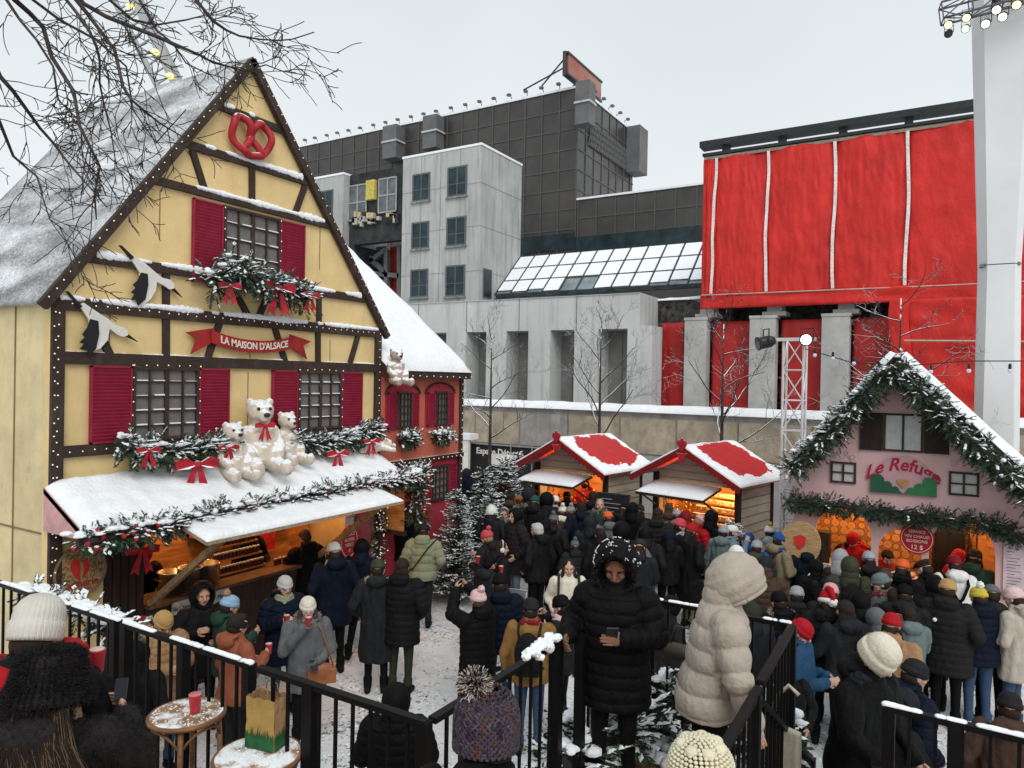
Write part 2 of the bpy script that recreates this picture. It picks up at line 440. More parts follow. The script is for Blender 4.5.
def bow(mb, c, s, n, m=0):
    """ribbon bow facing n"""
    c = V(c); n = V(n).normalized(); r = n.cross(V((0,0,1))).normalized(); u = V((0,0,1))
    for sg in (-1, 1):
        pts = [c, c+r*sg*s*.5+u*s*.32+n*s*.1, c+r*sg*s*.95+u*s*.2, c+r*sg*s*.9-u*s*.2, c+r*sg*s*.4-u*s*.18+n*s*.1]
        k = len(mb.v); mb.add([p-n*s*.08 for p in pts]+[p+n*s*.16 for p in pts], [(0,1,2,3,4),(9,8,7,6,5),(0,5,6,1),(1,6,7,2),(2,7,8,3),(3,8,9,4),(4,9,5,0)], m)
        t = [c+n*s*.03, c+r*sg*s*.15+n*s*.05, c+r*sg*s*.65-u*s*1.4, c+r*sg*s*.4-u*s*1.25, c+r*sg*s*.2-u*s*1.5]
        mb.add([p for p in t]+[p+n*s*.05 for p in t], [(0,1,2,3,4),(9,8,7,6,5),(0,5,6,1),(1,6,7,2),(2,7,8,3),(3,8,9,4),(4,9,5,0)], m)
    mb.ell(c+n*s*.1, (s*.18,)*3, seg=8, ring=6, m=m)
# ------------------------------------------------------------------ fir tree
def fir(h, seed, snow=.72):
    random.seed(seed); root = empty('fir_tree', (0,0,0))
    t = MB(); t.tube([(0,0,0), (0,0,h*.5), (0,0,h)], [.05, .03, .008], 7); t.build('trunk', BARK, root, True)
    mb = MB(); z = .18
    while z < h-.03:
        f = 1-z/h; R = h*.27*f**.85+.04; nb = int(7+9*f)
        for i in range(nb):
            an = rnd(0, 2*pi); d = V((cos(an), sin(an), rnd(-.15, .65))).normalized(); Rr = R*rnd(.6, 1.2); zb_ = z; z = max(.1, z+rnd(-.07, .07))
            mb.tube([(0,0,z), tuple(V((0,0,z))+d*Rr)], [.012, .004], 3, 4, caps=False)
            k = max(2, int(Rr/.09))
            for j in range(k):
                q = V((0,0,z))+d*Rr*(.25+.75*(j+.5)/k)
                for s in (-1, 1):
                    sd = V((-d.y, d.x, 0))*s
                    sprig(mb, q, d*.9+sd*rnd(.3, .9)+V((0,0,rnd(-.25, .35))), .15*rnd(.6, 1.2), n=5, snow=snow, w=.018)
            sprig(mb, V((0,0,z))+d*Rr*.85, d, .15, n=5, snow=snow, w=.018); z = zb_
        z += .075+.03*f
    sprig(mb, V((0,0,h-.08)), V((0,0,1)), .16, n=5, snow=snow)
    mb.build('crown', FOL, root, fix=False)
    return root
def put_fir(proto, loc, rz, label, s=1., first=False, group='snow covered fir trees beside the red house'):
    t = proto if first else copy_tree(proto)
    t.location = loc; t.rotation_euler = (0, 0, rz); t.scale = (s, s, s)
    return tag(t, label, 'fir tree', group)
fa = fir(2.3, 11); fb = fir(1.9, 12)
def gz(px, py, z=0): p = PZ(px, py, z); return (p.x, p.y, 0)
q = PY(452, 570, 10.6)
put_fir(fa, (-7.65, 10.85, 0), .3, 'snow covered fir tree touching the corner of the red house, nearest and broadest', .88, True)
put_fir(fb, (-7.45, 11.7, 0), 1.3, 'snow covered fir tree right of the broad one, close behind the pompom red hat', .98, True)
put_fir(fa, (-8.1, 12.4, 0), 2.3, 'snow covered fir tree rising behind the two nearest ones, left of the black banner writing', .98)
put_fir(fb, (-8.4, 13.8, 0), 4.3, 'snow covered fir tree standing in front of the black banner', 1.2)
put_fir(fa, (-8.75, 14.9, 0), 3.3, 'snow covered fir tree directly left of the first wooden stall', 1.0)
p_ = PY(735, 480, 13.2)
put_fir(fb, (p_.x, 13.2, 0), 5.1, 'small lightly snowed fir tree in front of the side wall of the second stall', .83, group='fir trees')
# ------------------------------------------------------------------ bare trees
def branch(mb, p, d, l, r, depth, spread=.6, up=.15, n=6, tw=1.):
    pts = [p]; rad = [r]; dd = d.normalized(); k = 5
    for i in range(k):
        dd = (dd + rdir()*.2*tw + V((0,0,up*.3))).normalized(); p = p+dd*l/k; pts.append(p); rad.append(max(.0025, r*(1-.6*(i+1)/k)))
    mb.tube(pts, rad, 5 if r > .012 else 3, 0, caps=False)
    if depth == 0: return
    for i in range(n if depth > 1 else max(3, n-1)):
        t = rnd(.25, 1); j = min(int(t*k), k-1); q = pts[j]+(pts[j+1]-pts[j])*(t*k-j)
        ax = (pts[j+1]-pts[j]).normalized(); s = rdir(); s = (s-ax*s.dot(ax)).normalized()
        branch(mb, q, ax*(1-spread*.5)+s*spread+V((0,0,up)), l*rnd(.38, .62), max(.003, rad[j]*.55), depth-1, spread, up, n, tw)
def bare_tree(x, y, h, zb, seed, label, lean=(0,0), r=.07, limbs=11):
    random.seed(seed); root = empty('bare_tree', (x, y, 0), 0, label, 'tree', 'bare young trees in front of the stone wall')
    mb = MB(); pts = [V((x+lean[0]*t, y+lean[1]*t, h*t)) for t in (0, .25, .5, .75, 1)]
    mb.tube(pts, [r, r*.85, r*.6, r*.38, .01], 8); mb.build('trunk', BARKS, root, True)
    c = MB()
    for i in range(limbs):
        t = zb+(1-zb)*((i+.5)/limbs); q = V((x+lean[0]*t, y+lean[1]*t, h*t)); an = i*2.4+rnd(-.3, .3)
        branch(c, q, V((cos(an), sin(an), rnd(.35, .8))), h*.33*(1.25-.75*t)*rnd(.85, 1.15), r*.42*(1.15-.7*t), 3, .75, .12, 4)
    c.build('crown', BARKS, root, True, fix=False)
T1 = PY(598, 500, 18); bare_tree(T1.x, 18, 5.7, .42, 21, 'bare young tree with snow lined branches rising behind the first wooden stall')
T2 = PY(490, 440, 17.5); bare_tree(T2.x, 17.5, 5.4, .42, 22, 'bare young tree in front of the concrete bays, right of the red house')
T3 = PY(722, 420, 18.3); bare_tree(T3.x, 18.3, 5.6, .4, 23, 'bare young tree with drooping twigs between the two red wall panels', r=.075)
T4 = PY(900, 350, 17.5); bare_tree(T4.x, 17.5, 6.0, .4, 24, 'bare young tree whose top shows above the ridge of the pink chalet')
# overhanging tree at the upper left: trunk outside the frame, limbs traced as they hang
random.seed(31)
root = empty('overhanging_tree', (PD(-420, 300, 4.6).x, PD(-420, 300, 4.6).y, 0), 0, 'bare tree whose dark twiggy branches hang across the upper left sky', 'tree')
tr = MB(); base = wl(root); hub = PD(-300, -420, 4.6)
tr.tube([base, base+(hub-base)*.5+V((.1, .1, 0)), hub], [.17, .14, .11], 10); tr.build('trunk', BARK, root, True)
BR = [[(45,0),(90,40),(130,82),(155,170),(190,225),(222,275),(240,380),(270,440),(300,500),(285,590),(290,660)],
 [(230,0),(262,40),(300,90),(345,150),(370,260),(395,300),(430,330),(480,370),(550,412)],
 [(250,10),(320,50),(390,78),(460,105),(530,135),(600,165),(640,188),(700,203),(740,215)],
 [(200,0),(240,50),(270,95),(290,140),(300,180),(300,250),(312,310),(335,400),(350,500),(380,540)],
 [(590,0),(615,30),(640,62),(680,90),(720,108),(780,118),(840,122),(880,118),(945,97)],
 [(0,230),(40,275),(80,330),(120,385),(160,430),(205,490),(240,530),(285,580),(320,622)],
 [(0,370),(20,420),(40,470),(80,505),(110,530),(125,570),(130,600),(150,660),(190,690)],
 [(720,192),(790,190),(830,172),(850,140),(845,70)],[(735,215),(800,195),(850,214),(930,228)],
 [(20,0),(60,60),(110,120),(160,200),(175,300),(205,330),(300,420)],
 [(420,0),(470,90),(520,130),(560,190),(640,230)],[(330,0),(400,60),(470,75),(560,60),(640,40),(700,20)],
 [(100,0),(180,60),(290,120),(380,200),(400,330),(470,430),(560,330)]]
cb = MB()
for j, br in enumerate(BR):
    D = 3.9+.12*(j % 4); pts = [PD(x/3.01, y/3.01, D+.25*sin(i*.7+j)) for i, (x, y) in enumerate(br)]
    r0 = [.019, .017, .018, .013, .012, .015, .012, .006, .006, .011, .01, .011, .011][j]*.72
    n = len(pts)
    if j not in (7, 8):   # carry on upward out of the frame to the trunk
        s = pts[0]; ext = [hub+(s-hub)*t+V((0,0,.35*sin(pi*t))) for t in (0, .35, .7)]
        pts2 = ext+pts; rad = [r0*3, r0*2.2, r0*1.5]+[max(.0028, r0*(1.1-.9*i/n)) for i in range(n)]
    else: pts2 = pts; rad = [max(.0025, r0*(1-.6*i/n)) for i in range(n)]
    cb.tube(pts2, rad, 6, 0, caps=False)
    for i in range(n-1):
        for k in range(2 if j not in (7, 8) else 1):
            if random.random() < .12: continue
            q = pts[i]+(pts[i+1]-pts[i])*random.random(); ax = (pts[i+1]-pts[i]).normalized(); s = rdir(); s = (s-ax*s.dot(ax)).normalized()
            branch(cb, q, ax*.9+s*.7, rnd(.14, .40), max(.0021, r0*.3), 2 if random.random() < .35 else 1, .6, -.03, 3, 1.0)
cb.build('crown', BARK, root, True, fix=False)
# ------------------------------------------------------------------ yellow half-timbered house
HX = -8.4; HY0, HY1, HYM = 4.15, 9.50, 6.70; ZE = 4.95; ZA = 8.45; HB = -12.3
plaster = mat('ochre_plaster', (.74, .555, .27), .9, .08, 1.6, .15, 60)
plasterL = mat('pale_ochre_boards', (.66, .55, .32), .9, .12, 2.2, .1, 40)
timber = mat('dark_timber', (.045, .028, .022), .8, .25, 8, .3, 40, stretch=(1, 6, 6))
timberS = mat('dark_timber_snowy', (.045, .028, .022), .8, .25, 8, .3, 40, snow=.8)
shut = mat('crimson_shutter', (.30, .014, .045), .6, .12, 10)
glassd = mat('window_glass', (.10, .10, .10), .25, .2, 3, spec=.5)
curtain = mat('grey_curtain', (.16, .145, .135), .9, .15, 7)
orangew = mat('warm_wood', (.50, .22, .07), .6, .3, 3, .2, 20, stretch=(1, 1, 6))
darkwood = mat('dark_wood', (.035, .02, .014), .7, .3, 4, .3, 25, stretch=(6, 6, 1))
def stain(m, c, lo=.54, hi=.8, s=1.2, sc=(1, 1, .3), mx_=.6):
    n_, l_, b_ = nodes(m); t = n_.new('ShaderNodeTexCoord'); mp = n_.new('ShaderNodeMapping'); mp.inputs['Scale'].default_value = sc; l_.new(t.outputs['Object'], mp.inputs[0])
    no = n_.new('ShaderNodeTexNoise'); no.inputs['Scale'].default_value = s; no.inputs['Detail'].default_value = 9; no.inputs['Roughness'].default_value = .72; l_.new(mp.outputs[0], no.inputs['Vector'])
    mr = n_.new('ShaderNodeMapRange'); mr.inputs['From Min'].default_value = lo; mr.inputs['From Max'].default_value = hi; mr.inputs['To Max'].default_value = mx_; l_.new(no.outputs[0], mr.inputs[0])
    mx = n_.new('ShaderNodeMix'); mx.data_type = 'RGBA'; mx.inputs['B'].default_value = (*c, 1); l_.new(b_.inputs['Base Color'].links[0].from_socket, mx.inputs['A']); l_.new(mr.outputs[0], mx.inputs['Factor']); l_.new(mx.outputs['Result'], b_.inputs['Base Color'])
stain(plaster, (.52, .36, .16), .5, .75, 1.6); stain(plaster, (.40, .28, .14), .62, .72, 7, (1, 1, .5), .5); stain(plasterL, (.48, .38, .22), .5, .72, 1.5, (1, 1, .2)); stain(plasterL, (.3, .24, .15), .63, .74, 6, (1, 1, .3), .6)
stain(shut, (.20, .012, .035), .5, .7, 3); stain(timber, (.10, .075, .06), .5, .7, 6)
A = empty('half_timbered_house', (HX, HYM, 0), 0, 'yellow half timbered house with steep snowy roof, red pretzel and dark beams', 'house')
def FA(px, py, x=HX): p = PX(px, py, x); return (p.y, p.z)
# walls
w = MB()
out = [(HY0, 0), (HY0+.62, 0), (HY0+.62, 2.45), (HY1-.1, 2.45), (HY1-.1, 0), (HY1, 0), (HY1, ZE), (HYM, ZA), (HY0, ZE)]
w.prism(out, 0, HX-.12, HX, 0)
w.box((HB, HY0, 0), (HX-.122, HY0+.1, ZE), 1); w.box((HB, HY1-.1, 0), (HX-.122, HY1, ZE), 1)
w.prism([(HY0, 0), (HY1, 0), (HY1, ZE), (HYM, ZA), (HY0, ZE)], 0, HB-.1, HB, 1)
w.box((HB, HY0+.1, 2.78), (HX-.125, HY1-.1, 2.86), 1)
# joints between the boards of the side wall
for yy in (HX-.75, HX-1.7, HX-2.6): w.box((yy-.008, HY0-.012, 0), (yy+.008, HY0-.001, ZE-.1), 2)
w.box((HB, HY0-.012, 2.3), (HX-.13, HY0-.001, 2.318), 2)
for (a, b) in ((FA(160, 190), FA(160, 240)), (FA(320, 225), FA(320, 270)), (FA(248, 372), FA(248, 440)), (FA(110, 300), FA(110, 352)), (FA(330, 340), FA(330, 362)), (FA(250, 340), FA(250, 360))):
    w.box((HX+.001, a[0]-.006, b[1]), (HX+.006, a[0]+.006, a[1]), 2)
w.build('wall', [plaster, plasterL, mat('joint', (.25, .18, .09), .9)], A)
# roof: two slabs with snow-dusted felt
felt = mat('felt_roof_snow', (.20, .20, .205), .95, .1, 3, .3, 12)
n_, l_, b_ = nodes(felt)
tcr = n_.new('ShaderNodeTexCoord'); mpr = n_.new('ShaderNodeMapping'); mpr.inputs['Scale'].default_value = (.5, 1.2, 1.2); l_.new(tcr.outputs['Object'], mpr.inputs[0])
na = n_.new('ShaderNodeTexNoise'); na.inputs['Scale'].default_value = 1.9; na.inputs['Detail'].default_value = 3; l_.new(mpr.outputs[0], na.inputs['Vector'])
nb = n_.new('ShaderNodeTexNoise'); nb.inputs['Scale'].default_value = 26; nb.inputs['Detail'].default_value = 8; nb.inputs['Roughness'].default_value = .8; l_.new(tcr.outputs['Object'], nb.inputs['Vector'])
md = n_.new('ShaderNodeMath'); md.operation = 'MULTIPLY_ADD'; md.inputs[1].default_value = .7; l_.new(na.outputs[0], md.inputs[0]); l_.new(nb.outputs[0], md.inputs[2])
mr = n_.new('ShaderNodeMapRange'); mr.inputs['From Min'].default_value = .74; mr.inputs['From Max'].default_value = 1.08; l_.new(md.outputs[0], mr.inputs[0])
mx = n_.new('ShaderNodeMix'); mx.data_type = 'RGBA'; mx.inputs['B'].default_value = (.78, .80, .83, 1); l_.new(b_.inputs['Base Color'].links[0].from_socket, mx.inputs['A'])
l_.new(mr.outputs[0], mx.inputs['Factor']); l_.new(mx.outputs['Result'], b_.inputs['Base Color'])
rf = MB()
def slab(mb, y0, z0, y1, z1, xa, xb, t, m=0, nseg=24):
    # slightly sagging sheet made of strips
    d = V((0, y1-y0, z1-z0)).normalized(); nrm = V((0, -d.z, d.y)); 
    if nrm.z < 0: nrm = -nrm
    X = [xa+(xb-xa)*i/nseg for i in range(nseg+1)]; T = [j/10 for j in range(11)]
    vs = []; 
    for sgn in (0, 1):
        for x in X:
            for tt in T:
                p = V((x, y0+(y1-y0)*tt, z0+(z1-z0)*tt))
                off = (.035*noise.noise(V((x*1.1, tt*3, 1)))+.02*sin(x*4.1)+.012*noise.noise(V((x*5, tt*9, 4)))) if sgn else -t
                vs.append(p+nrm*off)
    fs = []; nT = len(T); K = len(X)*nT
    for i in range(nseg):
        for j in range(10):
            a = i*nT+j; fs.append((a, a+1, a+nT+1, a+nT)); fs.append((K+a, K+a+nT, K+a+nT+1, K+a+1))
    for i in range(nseg):
        for j in (0, 10): a = i*nT+j; fs.append((a, a+nT, K+a+nT, K+a))
    for j in range(10):
        for i in (0, nseg): a = i*nT+j; fs.append((a, a+1, K+a+1, K+a))
    mb.add(vs, fs, m)
sl_ = (ZA-ZE)/(HYM-HY0)
slab(rf, HY0-.12, ZE-.12*sl_+.08, HYM, ZA+.08, HB-.15, HX+.10, .06)
slab(rf, HY1+.12, ZE-.12*sl_+.08, HYM, ZA+.08, HB-.15, HX+.10, .06)
rf.build('roof', felt, A, True)
# timber frame -- each visible timber its own mesh
def beamA(a, b, w_=.14, t=.05, m=timber, name='timber_beam', dx=0):
    mb = MB(); mb.beam((HX+t/2+dx, a[0], a[1]), (HX+t/2+dx, b[0], b[1]), t if False else t, w_, 0, up=(1,0,0)) if False else None
    p0 = V((HX+dx, a[0], a[1])); p1 = V((HX+dx, b[0], b[1])); d = (p1-p0).normalized(); s = V((0, -d.z, d.y))*w_/2; x = V((t, 0, 0))
    P = [p0-s, p1-s, p1+s, p0+s]; mb.add(P+[q+x for q in P], [(0,1,2,3),(7,6,5,4),(0,4,5,1),(1,5,6,2),(2,6,7,3),(3,7,4,0)])
    return mb.build(name, m, A)
def slope_y(z, side):   # y of the rake at height z
    t = (z-ZE)/(ZA-ZE); return HY0+(HYM-HY0)*t if side < 0 else HY1+(HYM-HY1)*t
ov = .10
beamA((HY0-.12, ZE-.12*sl_+.02), (HYM+.02, ZA+.03), .11, .08, timber, 'barge_board', .03)
beamA((HY1+.12, ZE-.12*sl_+.02), (HYM-.02, ZA+.03), .11, .08, timber, 'barge_board', .03)
HB_ = [7.69, 7.05, 6.48]
for z in HB_: beamA((slope_y(z, -1)+.03, z), (slope_y(z, 1)-.03, z), .10)
z4, z5, z6, z7 = 5.41, 4.86, 4.26, 3.21
W1 = [FA(191, 193), FA(302, 280)]
beamA((slope_y(z4, -1)+.05, z4), (FA(195, 270)[0]+.3, z4), .12); beamA((FA(300, 290)[0]-.25, z4), (slope_y(z4, 1)-.05, z4), .12)
beamA((HY0+.13, z5), (HY1-.13, z5), .15); beamA((HY0+.13, z6), (HY1-.13, z6), .14)
beamA((HY0+.13, z7), (HY1-.13, z7), .13)
beamA((HY0+.065, 0), (HY0+.065, ZE-.02), .13, .055); beamA((HY1-.065, 2.2), (HY1-.065, ZE-.02), .13, .055)
for a, b in (((191, 150), (203, 188)), ((251, 168), (251, 205)), ((304, 186), (294, 214)), ((165, 273), (165, 310)), ((318, 295), (318, 326)),
             ((237, 297), (249, 319)), ((266, 298), (256, 321)), ((165, 316), (165, 358)), ((92, 320), (110, 357)), ((219, 322), (206, 360)),
             ((274, 328), (285, 364)), ((317, 332), (317, 367)), ((357, 336), (348, 367))):
    beamA(FA(*a), FA(*b), .088, .04)
# snow lying on the beams
sb = MB()
def snowline(y0, y1, z, x0=HX, d=.05, h=.026, dens=60, skip=.25):
    n = int((y1-y0)*dens)
    for i in range(n):
        y = y0+(y1-y0)*i/n; v = noise.noise(V((y*1.7, z*3, 0)))+.35*noise.noise(V((y*9, z*5, 2)))
        if v < skip-.45: continue
        r = h*(.6+.9*max(0, v+.35))*rnd(.8, 1.2)
        sb.ell((x0+d*.6, y, z-.01), (d*.75, .03, r*1.6), seg=8, ring=6)
for z, s in ((7.75, .35), (7.11, .15), (6.54, .12), (z4+.06, .1), (z5+.075, .15)):
    snowline(slope_y(z, -1)+.1, slope_y(z, 1)-.1, z, skip=s)
snowline(HY0+.15, HY1-.15, z6+.07, h=.012, d=.03)
sb.build('snow', SNOW, A, True)
# windows with shutters
def louvre(x, y0, y1, z0, z1, parent, n=None):
    m = MB(); m.box((x+.0, y0, z0), (x+.022, y1, z1)); f = .022
    for (a, b, c, d) in ((y0, y0+f, z0, z1), (y1-f, y1, z0, z1), (y0, y1, z0, z0+f), (y0, y1, z1-f, z1)): m.box((x+.023, a, c), (x+.042, b, d))
    n = int((z1-z0)/.045)
    for i in range(n):
        z = z0+.03+(z1-z0-.06)*i/n; m.add([(x+.024, y0+f, z), (x+.024, y1-f, z), (x+.040, y1-f, z+.028), (x+.040, y0+f, z+.028), (x+.024, y1-f, z+.032), (x+.024, y0+f, z+.032)], [(0,1,2,3), (3,2,4,5)])
    return m.build('shutter', shut, parent)
def window(x, y0, y1, z0, z1, cols, rows, parent, fm=timber, pm=curtain, snow=True, mull=None):
    fr = MB(); t = .035
    for (a, b, c, d) in ((y0, y0+t, z0, z1), (y1-t, y1, z0, z1), (y0+t, y1-t, z0, z0+t), (y0+t, y1-t, z1-t, z1)): fr.box((x, a, c), (x+.05, b, d))
    o = fr.build('window', fm, parent)
    p = MB(); p.box((x+.002, y0+t, z0+t), (x+.008, y1-t, z1-t)); p.build('pane', pm, o)
    g = MB(); sn = MB()
    for i in range(1, cols):
        y = y0+(y1-y0)*i/cols; ww = .028 if (mull and i == mull) else .011; g.box((x+.012, y-ww, z0+t), (x+.036, y+ww, z1-t))
    for j in range(1, rows):
        z = z0+(z1-z0)*j/rows; g.box((x+.010, y0+t, z-.008), (x+.034, y1-t, z+.008))
        if snow:
            for i in range(cols):
                a = y0+(y1-y0)*i/cols+.03; b = y0+(y1-y0)*(i+1)/cols-.03; a2 = a+(b-a)*rnd(0, .2)
                sn.box((x+.012, a2, z+.009), (x+.036, b, z+.009+rnd(.004, .018)))
    g.build('glazing_bars', fm, o)
    if snow and sn.v: sn.build('snow', SNOW, o)
    return o
def rectA(tl, br, x=HX):
    a = FA(*tl); b = FA(*br); return a[0], b[0], b[1], a[1]
def fix(r, z0, z1): return r[0], r[1], z0, z1
zt, zb = 6.38, 5.30
r = rectA((222, 200), (277, 275)); window(HX+.02, r[0], r[1], zb, zt, 4, 5, A, mull=2)
s1 = rectA((191, 195), (221, 262)); s2 = rectA((278, 215), (302, 285)); louvre(HX+.02, s1[0], r[0]-.01, zb, zt, A); louvre(HX+.02, r[1]+.01, s2[1], zb, zt, A)
zt, zb = 4.18, 3.28
def fy(px, py=400): return FA(px, py)[0]
window(HX+.02, fy(130), fy(196), zb, zt, 4, 5, A, mull=2); louvre(HX+.02, fy(88), fy(129.5), zb, zt, A); louvre(HX+.02, fy(196.5), fy(227), zb, zt, A)
window(HX+.02, fy(296), fy(339), zb, zt, 4, 5, A, mull=2); louvre(HX+.02, fy(270), fy(295.5), zb, zt, A); louvre(HX+.02, fy(339.5), fy(360), zb, zt, A)
# ---- serving room
room = MB()
RX = HX-1.5
room.box((RX-.05, HY0+.7, 0), (RX, HY1-.15, 2.75), 0); room.box((RX, HY0+.62, 0), (HX-.13, HY0+.72, 2.75), 1)
room.box((RX, HY0+.7, 0), (HX-.13, HY1-.12, .05), 1)
room.build('inner_wall', [orangew, darkwood], A)
ct = MB(); cy0 = fy(150, 600)-.05; cy1 = FA(375, 520)[0]
ct.box((HX-.35, cy0, 0), (HX+.02, HY1-.16, 1.18)); ct.build('counter', darkwood, A)
ct = MB(); ct.box((HX-.45, cy0, 1.19), (HX+.08, HY1-.16, 1.235)); ct.build('counter_top', mat('counter_top', (.12, .06, .03), .5, .3, 5), A)
dm = MB(); dy0, dy1 = HY0+.64, cy0-.02; dm.box((HX-.08, dy0, 0), (HX-.02, dy1, 2.4)); 
for k in range(1, 5): yy = dy0+(dy1-dy0)*k/5; dm.box((HX-.021, yy-.006, 0), (HX-.014, yy+.006, 2.4), 1)
dm.build('door', [darkwood, mat('groove', (.01, .006, .005), .9)], A)
pm = MB(); pm.box((HX-.1, HY1-.42, 0), (HX+.03, HY1-.16, 2.4)); pm.build('door_post', mat('rose_post', (.42, .10, .12), .7, .2), A)
# ---- awning (snow covered) and the raised flap
AX = HX+.82
aw = MB(); aw.prism([(HX+.01, 2.84), (AX, 2.44), (AX, 2.36), (HX+.01, 2.36)], 1, HY0-.05, HY0-.02, 1)
aw.add([(HX+.005, HY0-.05, 2.83), (HX+.005, HY1-.12, 2.83), (AX, HY1-.12, 2.42), (AX, HY0-.05, 2.42), (HX+.005, HY0-.05, 2.77), (HX+.005, HY1-.12, 2.77), (AX, HY1-.12, 2.36), (AX, HY0-.05, 2.36)],
       [(0,1,2,3),(7,6,5,4),(0,4,5,1),(1,5,6,2),(2,6,7,3),(3,7,4,0)])
awo = aw.build('awning', [darkwood, mat('pink_gable', (.6, .33, .33), .8)], A)
def snowsheet(mb, fn, nu, nv, th, seed=0, amp=.02):
    """snow layer: fn(u,v) -> point on the roof; rounded at the edges"""
    top = []; bot = []
    for i in range(nu+1):
        for j in range(nv+1):
            u, v = i/nu, j/nv; p = V(fn(u, v)); e = min(u, 1-u, v, 1-v)
            k = min(1, (e*min(nu, nv)*1.2)**.5) if e > 0 else 0
            top.append(p+V((0,0,.012+th*k+amp*noise.noise(p*1.7+V((seed,0,0)))*k+amp*.4*noise.noise(p*7)*k))); bot.append(p+V((0,0,.002)))
    o = len(top); fs = []
    for i in range(nu):
        for j in range(nv):
            a = i*(nv+1)+j; fs.append((a, a+nv+1, a+nv+2, a+1)); fs.append((o+a, o+a+1, o+a+nv+2, o+a+nv+1))
    for i in range(nu):
        for j in (0, nv): a = i*(nv+1)+j; fs.append((a, a+nv+1, o+a+nv+1, o+a))
    for j in range(nv):
        for i in (0, nu): a = i*(nv+1)+j; fs.append((a, a+1, o+a+1, o+a))
    mb.add(top+bot, fs)
sn = MB(); snowsheet(sn, lambda u, v: (HX+.03+(AX-HX)*v, HY0-.05+(HY1-.10-HY0)*u, 2.83-.41*v), 150, 24, .11, 1, .05); sn.build('snow', SNOW, awo, True)
FX0, FX1 = AX+.03, AX+.62; fy0 = PX(207, 526, FX1).y; fy1 = PX(404, 500, FX1).y
fl = MB(); fl.beam((FX0, (fy0+fy1)/2, 2.36), (FX1, (fy0+fy1)/2, 2.18), 1, .035)
fl.v = []; fl.f = []; fl.m = []
for (a, z) in ((0, 0),):
    fl.add([(FX0, fy0, 2.40), (FX0, fy1, 2.40), (FX1, fy1, 2.24), (FX1, fy0, 2.24), (FX0, fy0, 2.365), (FX0, fy1, 2.365), (FX1, fy1, 2.205), (FX1, fy0, 2.205)], [(0,1,2,3),(7,6,5,4),(0,4,5,1),(1,5,6,2),(2,6,7,3),(3,7,4,0)])
flo = fl.build('serving_flap', mat('flap_wood', (.38, .26, .15), .7, .25, 4, stretch=(1, 6, 1)), A)
sn = MB(); snowsheet(sn, lambda u, v: (FX0+(FX1-FX0)*v, fy0+(fy1-fy0)*u, 2.40-.16*v), 110, 16, .05, 5, .022); sn.build('snow', SNOW, flo, True)
oak = mat('strut_wood', (.33, .20, .10), .65, .3, 4, stretch=(3, 3, 3))
for ya in (fy0+.28, fy1-.42):
    st = MB(); st.beam((HX+.02, ya-.02, 1.25), (FX1-.12, ya, 2.2), .075, .075); st.build('strut', oak, A)
# ---- red pretzel, banner, storks, barrel end
def top_at(mb, name, mats, label, cat, group=None, smooth=False): return mb.top(name, mats, label, cat, group, smooth)
redp = mat('pretzel_red', (.40, .02, .03), .5, .15, snow=.72)
c = V((HX+.12, *FA(246, 138))); S = .33
pz = MB(); pts = []
for k in range(41):
    t = k/40*2*pi*.86-pi/2+.44; 
    pts.append(None)
# pretzel curve: two lobes crossing at the middle
def pret(t):  # t 0..1
    P = [(-.16, -.62), (.02, -.25), (.22, .05), (.40, .45), (.74, .62), (.98, .25), (.86, -.28), (.45, -.70), (0, -.84)]
    P = [(-x, y) for x, y in P][::1] if False else P
    return P
half = [(-.46, -.70), (-.22, -.34), (.02, .0), (.10, .36), (.30, .68), (.62, .74), (.90, .48), (.98, .02), (.86, -.42), (.55, -.74), (.25, -.84), (0, -.86)]
full = half + [(-x, y) for x, y in half[::-1][1:]]
def crom(P, n=6):
    out = []
    for i in range(len(P)-1):
        p0 = V(P[max(i-1, 0)]); p1 = V(P[i]); p2 = V(P[i+1]); p3 = V(P[min(i+2, len(P)-1)])
        for k in range(n):
            t = k/n; out.append(.5*((2*p1)+(-p0+p2)*t+(2*p0-5*p1+4*p2-p3)*t*t+(-p0+3*p1-3*p2+p3)*t**3))
    out.append(V(P[-1])); return out
pts = [c+V((.03*sin(i*.35), q[0]*S*.98, q[1]*S*.90)) for i, q in enumerate(crom([(x, y, 0) for x, y in full]))]
pz.tube(pts, [.05]*len(pts), 10)
top_at(pz, 'pretzel', redp, 'big red pretzel ornament with snow on it near the gable top', 'pretzel', smooth=True)
# banner ribbon with lettering
ban = empty('banner_sign', (HX+.06, *FA(250, 345)), 0, 'red ribbon shaped sign reading LA MAISON D\'ALSACE on the yellow gable', 'sign')
bred = mat('sign_red', (.34, .02, .02), .6, .2, 6)
by0, by1 = FA(207, 340)[0], FA(290, 340)[0]; bz = FA(250, 343)[1]; cy = (by0+by1)/2; hw = (by1-by0)/2
def arcz(y): return bz-.05+.10*((y-cy)/hw)**2
m = MB(); K = 20; hh = .085
P = [(by0+(by1-by0)*i/K) for i in range(K+1)]
outl = [(y, arcz(y)-hh) for y in P]+[(y, arcz(y)+hh) for y in P[::-1]]
for i in range(K):
    a, b = P[i], P[i+1]; m.prism([(a, arcz(a)-hh), (b, arcz(b)-hh), (b, arcz(b)+hh), (a, arcz(a)+hh)], 0, HX+.075, HX+.10)
m.build('ribbon', bred, ban)
for sg, y in ((-1, by0), (1, by1)):
    m = MB(); z = arcz(y); o = .06
    m.prism([(y-sg*.06, z+hh+.03), (y-sg*.06, z-hh+.02), (y+sg*.28, z-hh-.16), (y+sg*.20, z-.04), (y+sg*.36, z+.03)], 0, HX+.05, HX+.07)
    m.build('ribbon_tail', bred, ban)
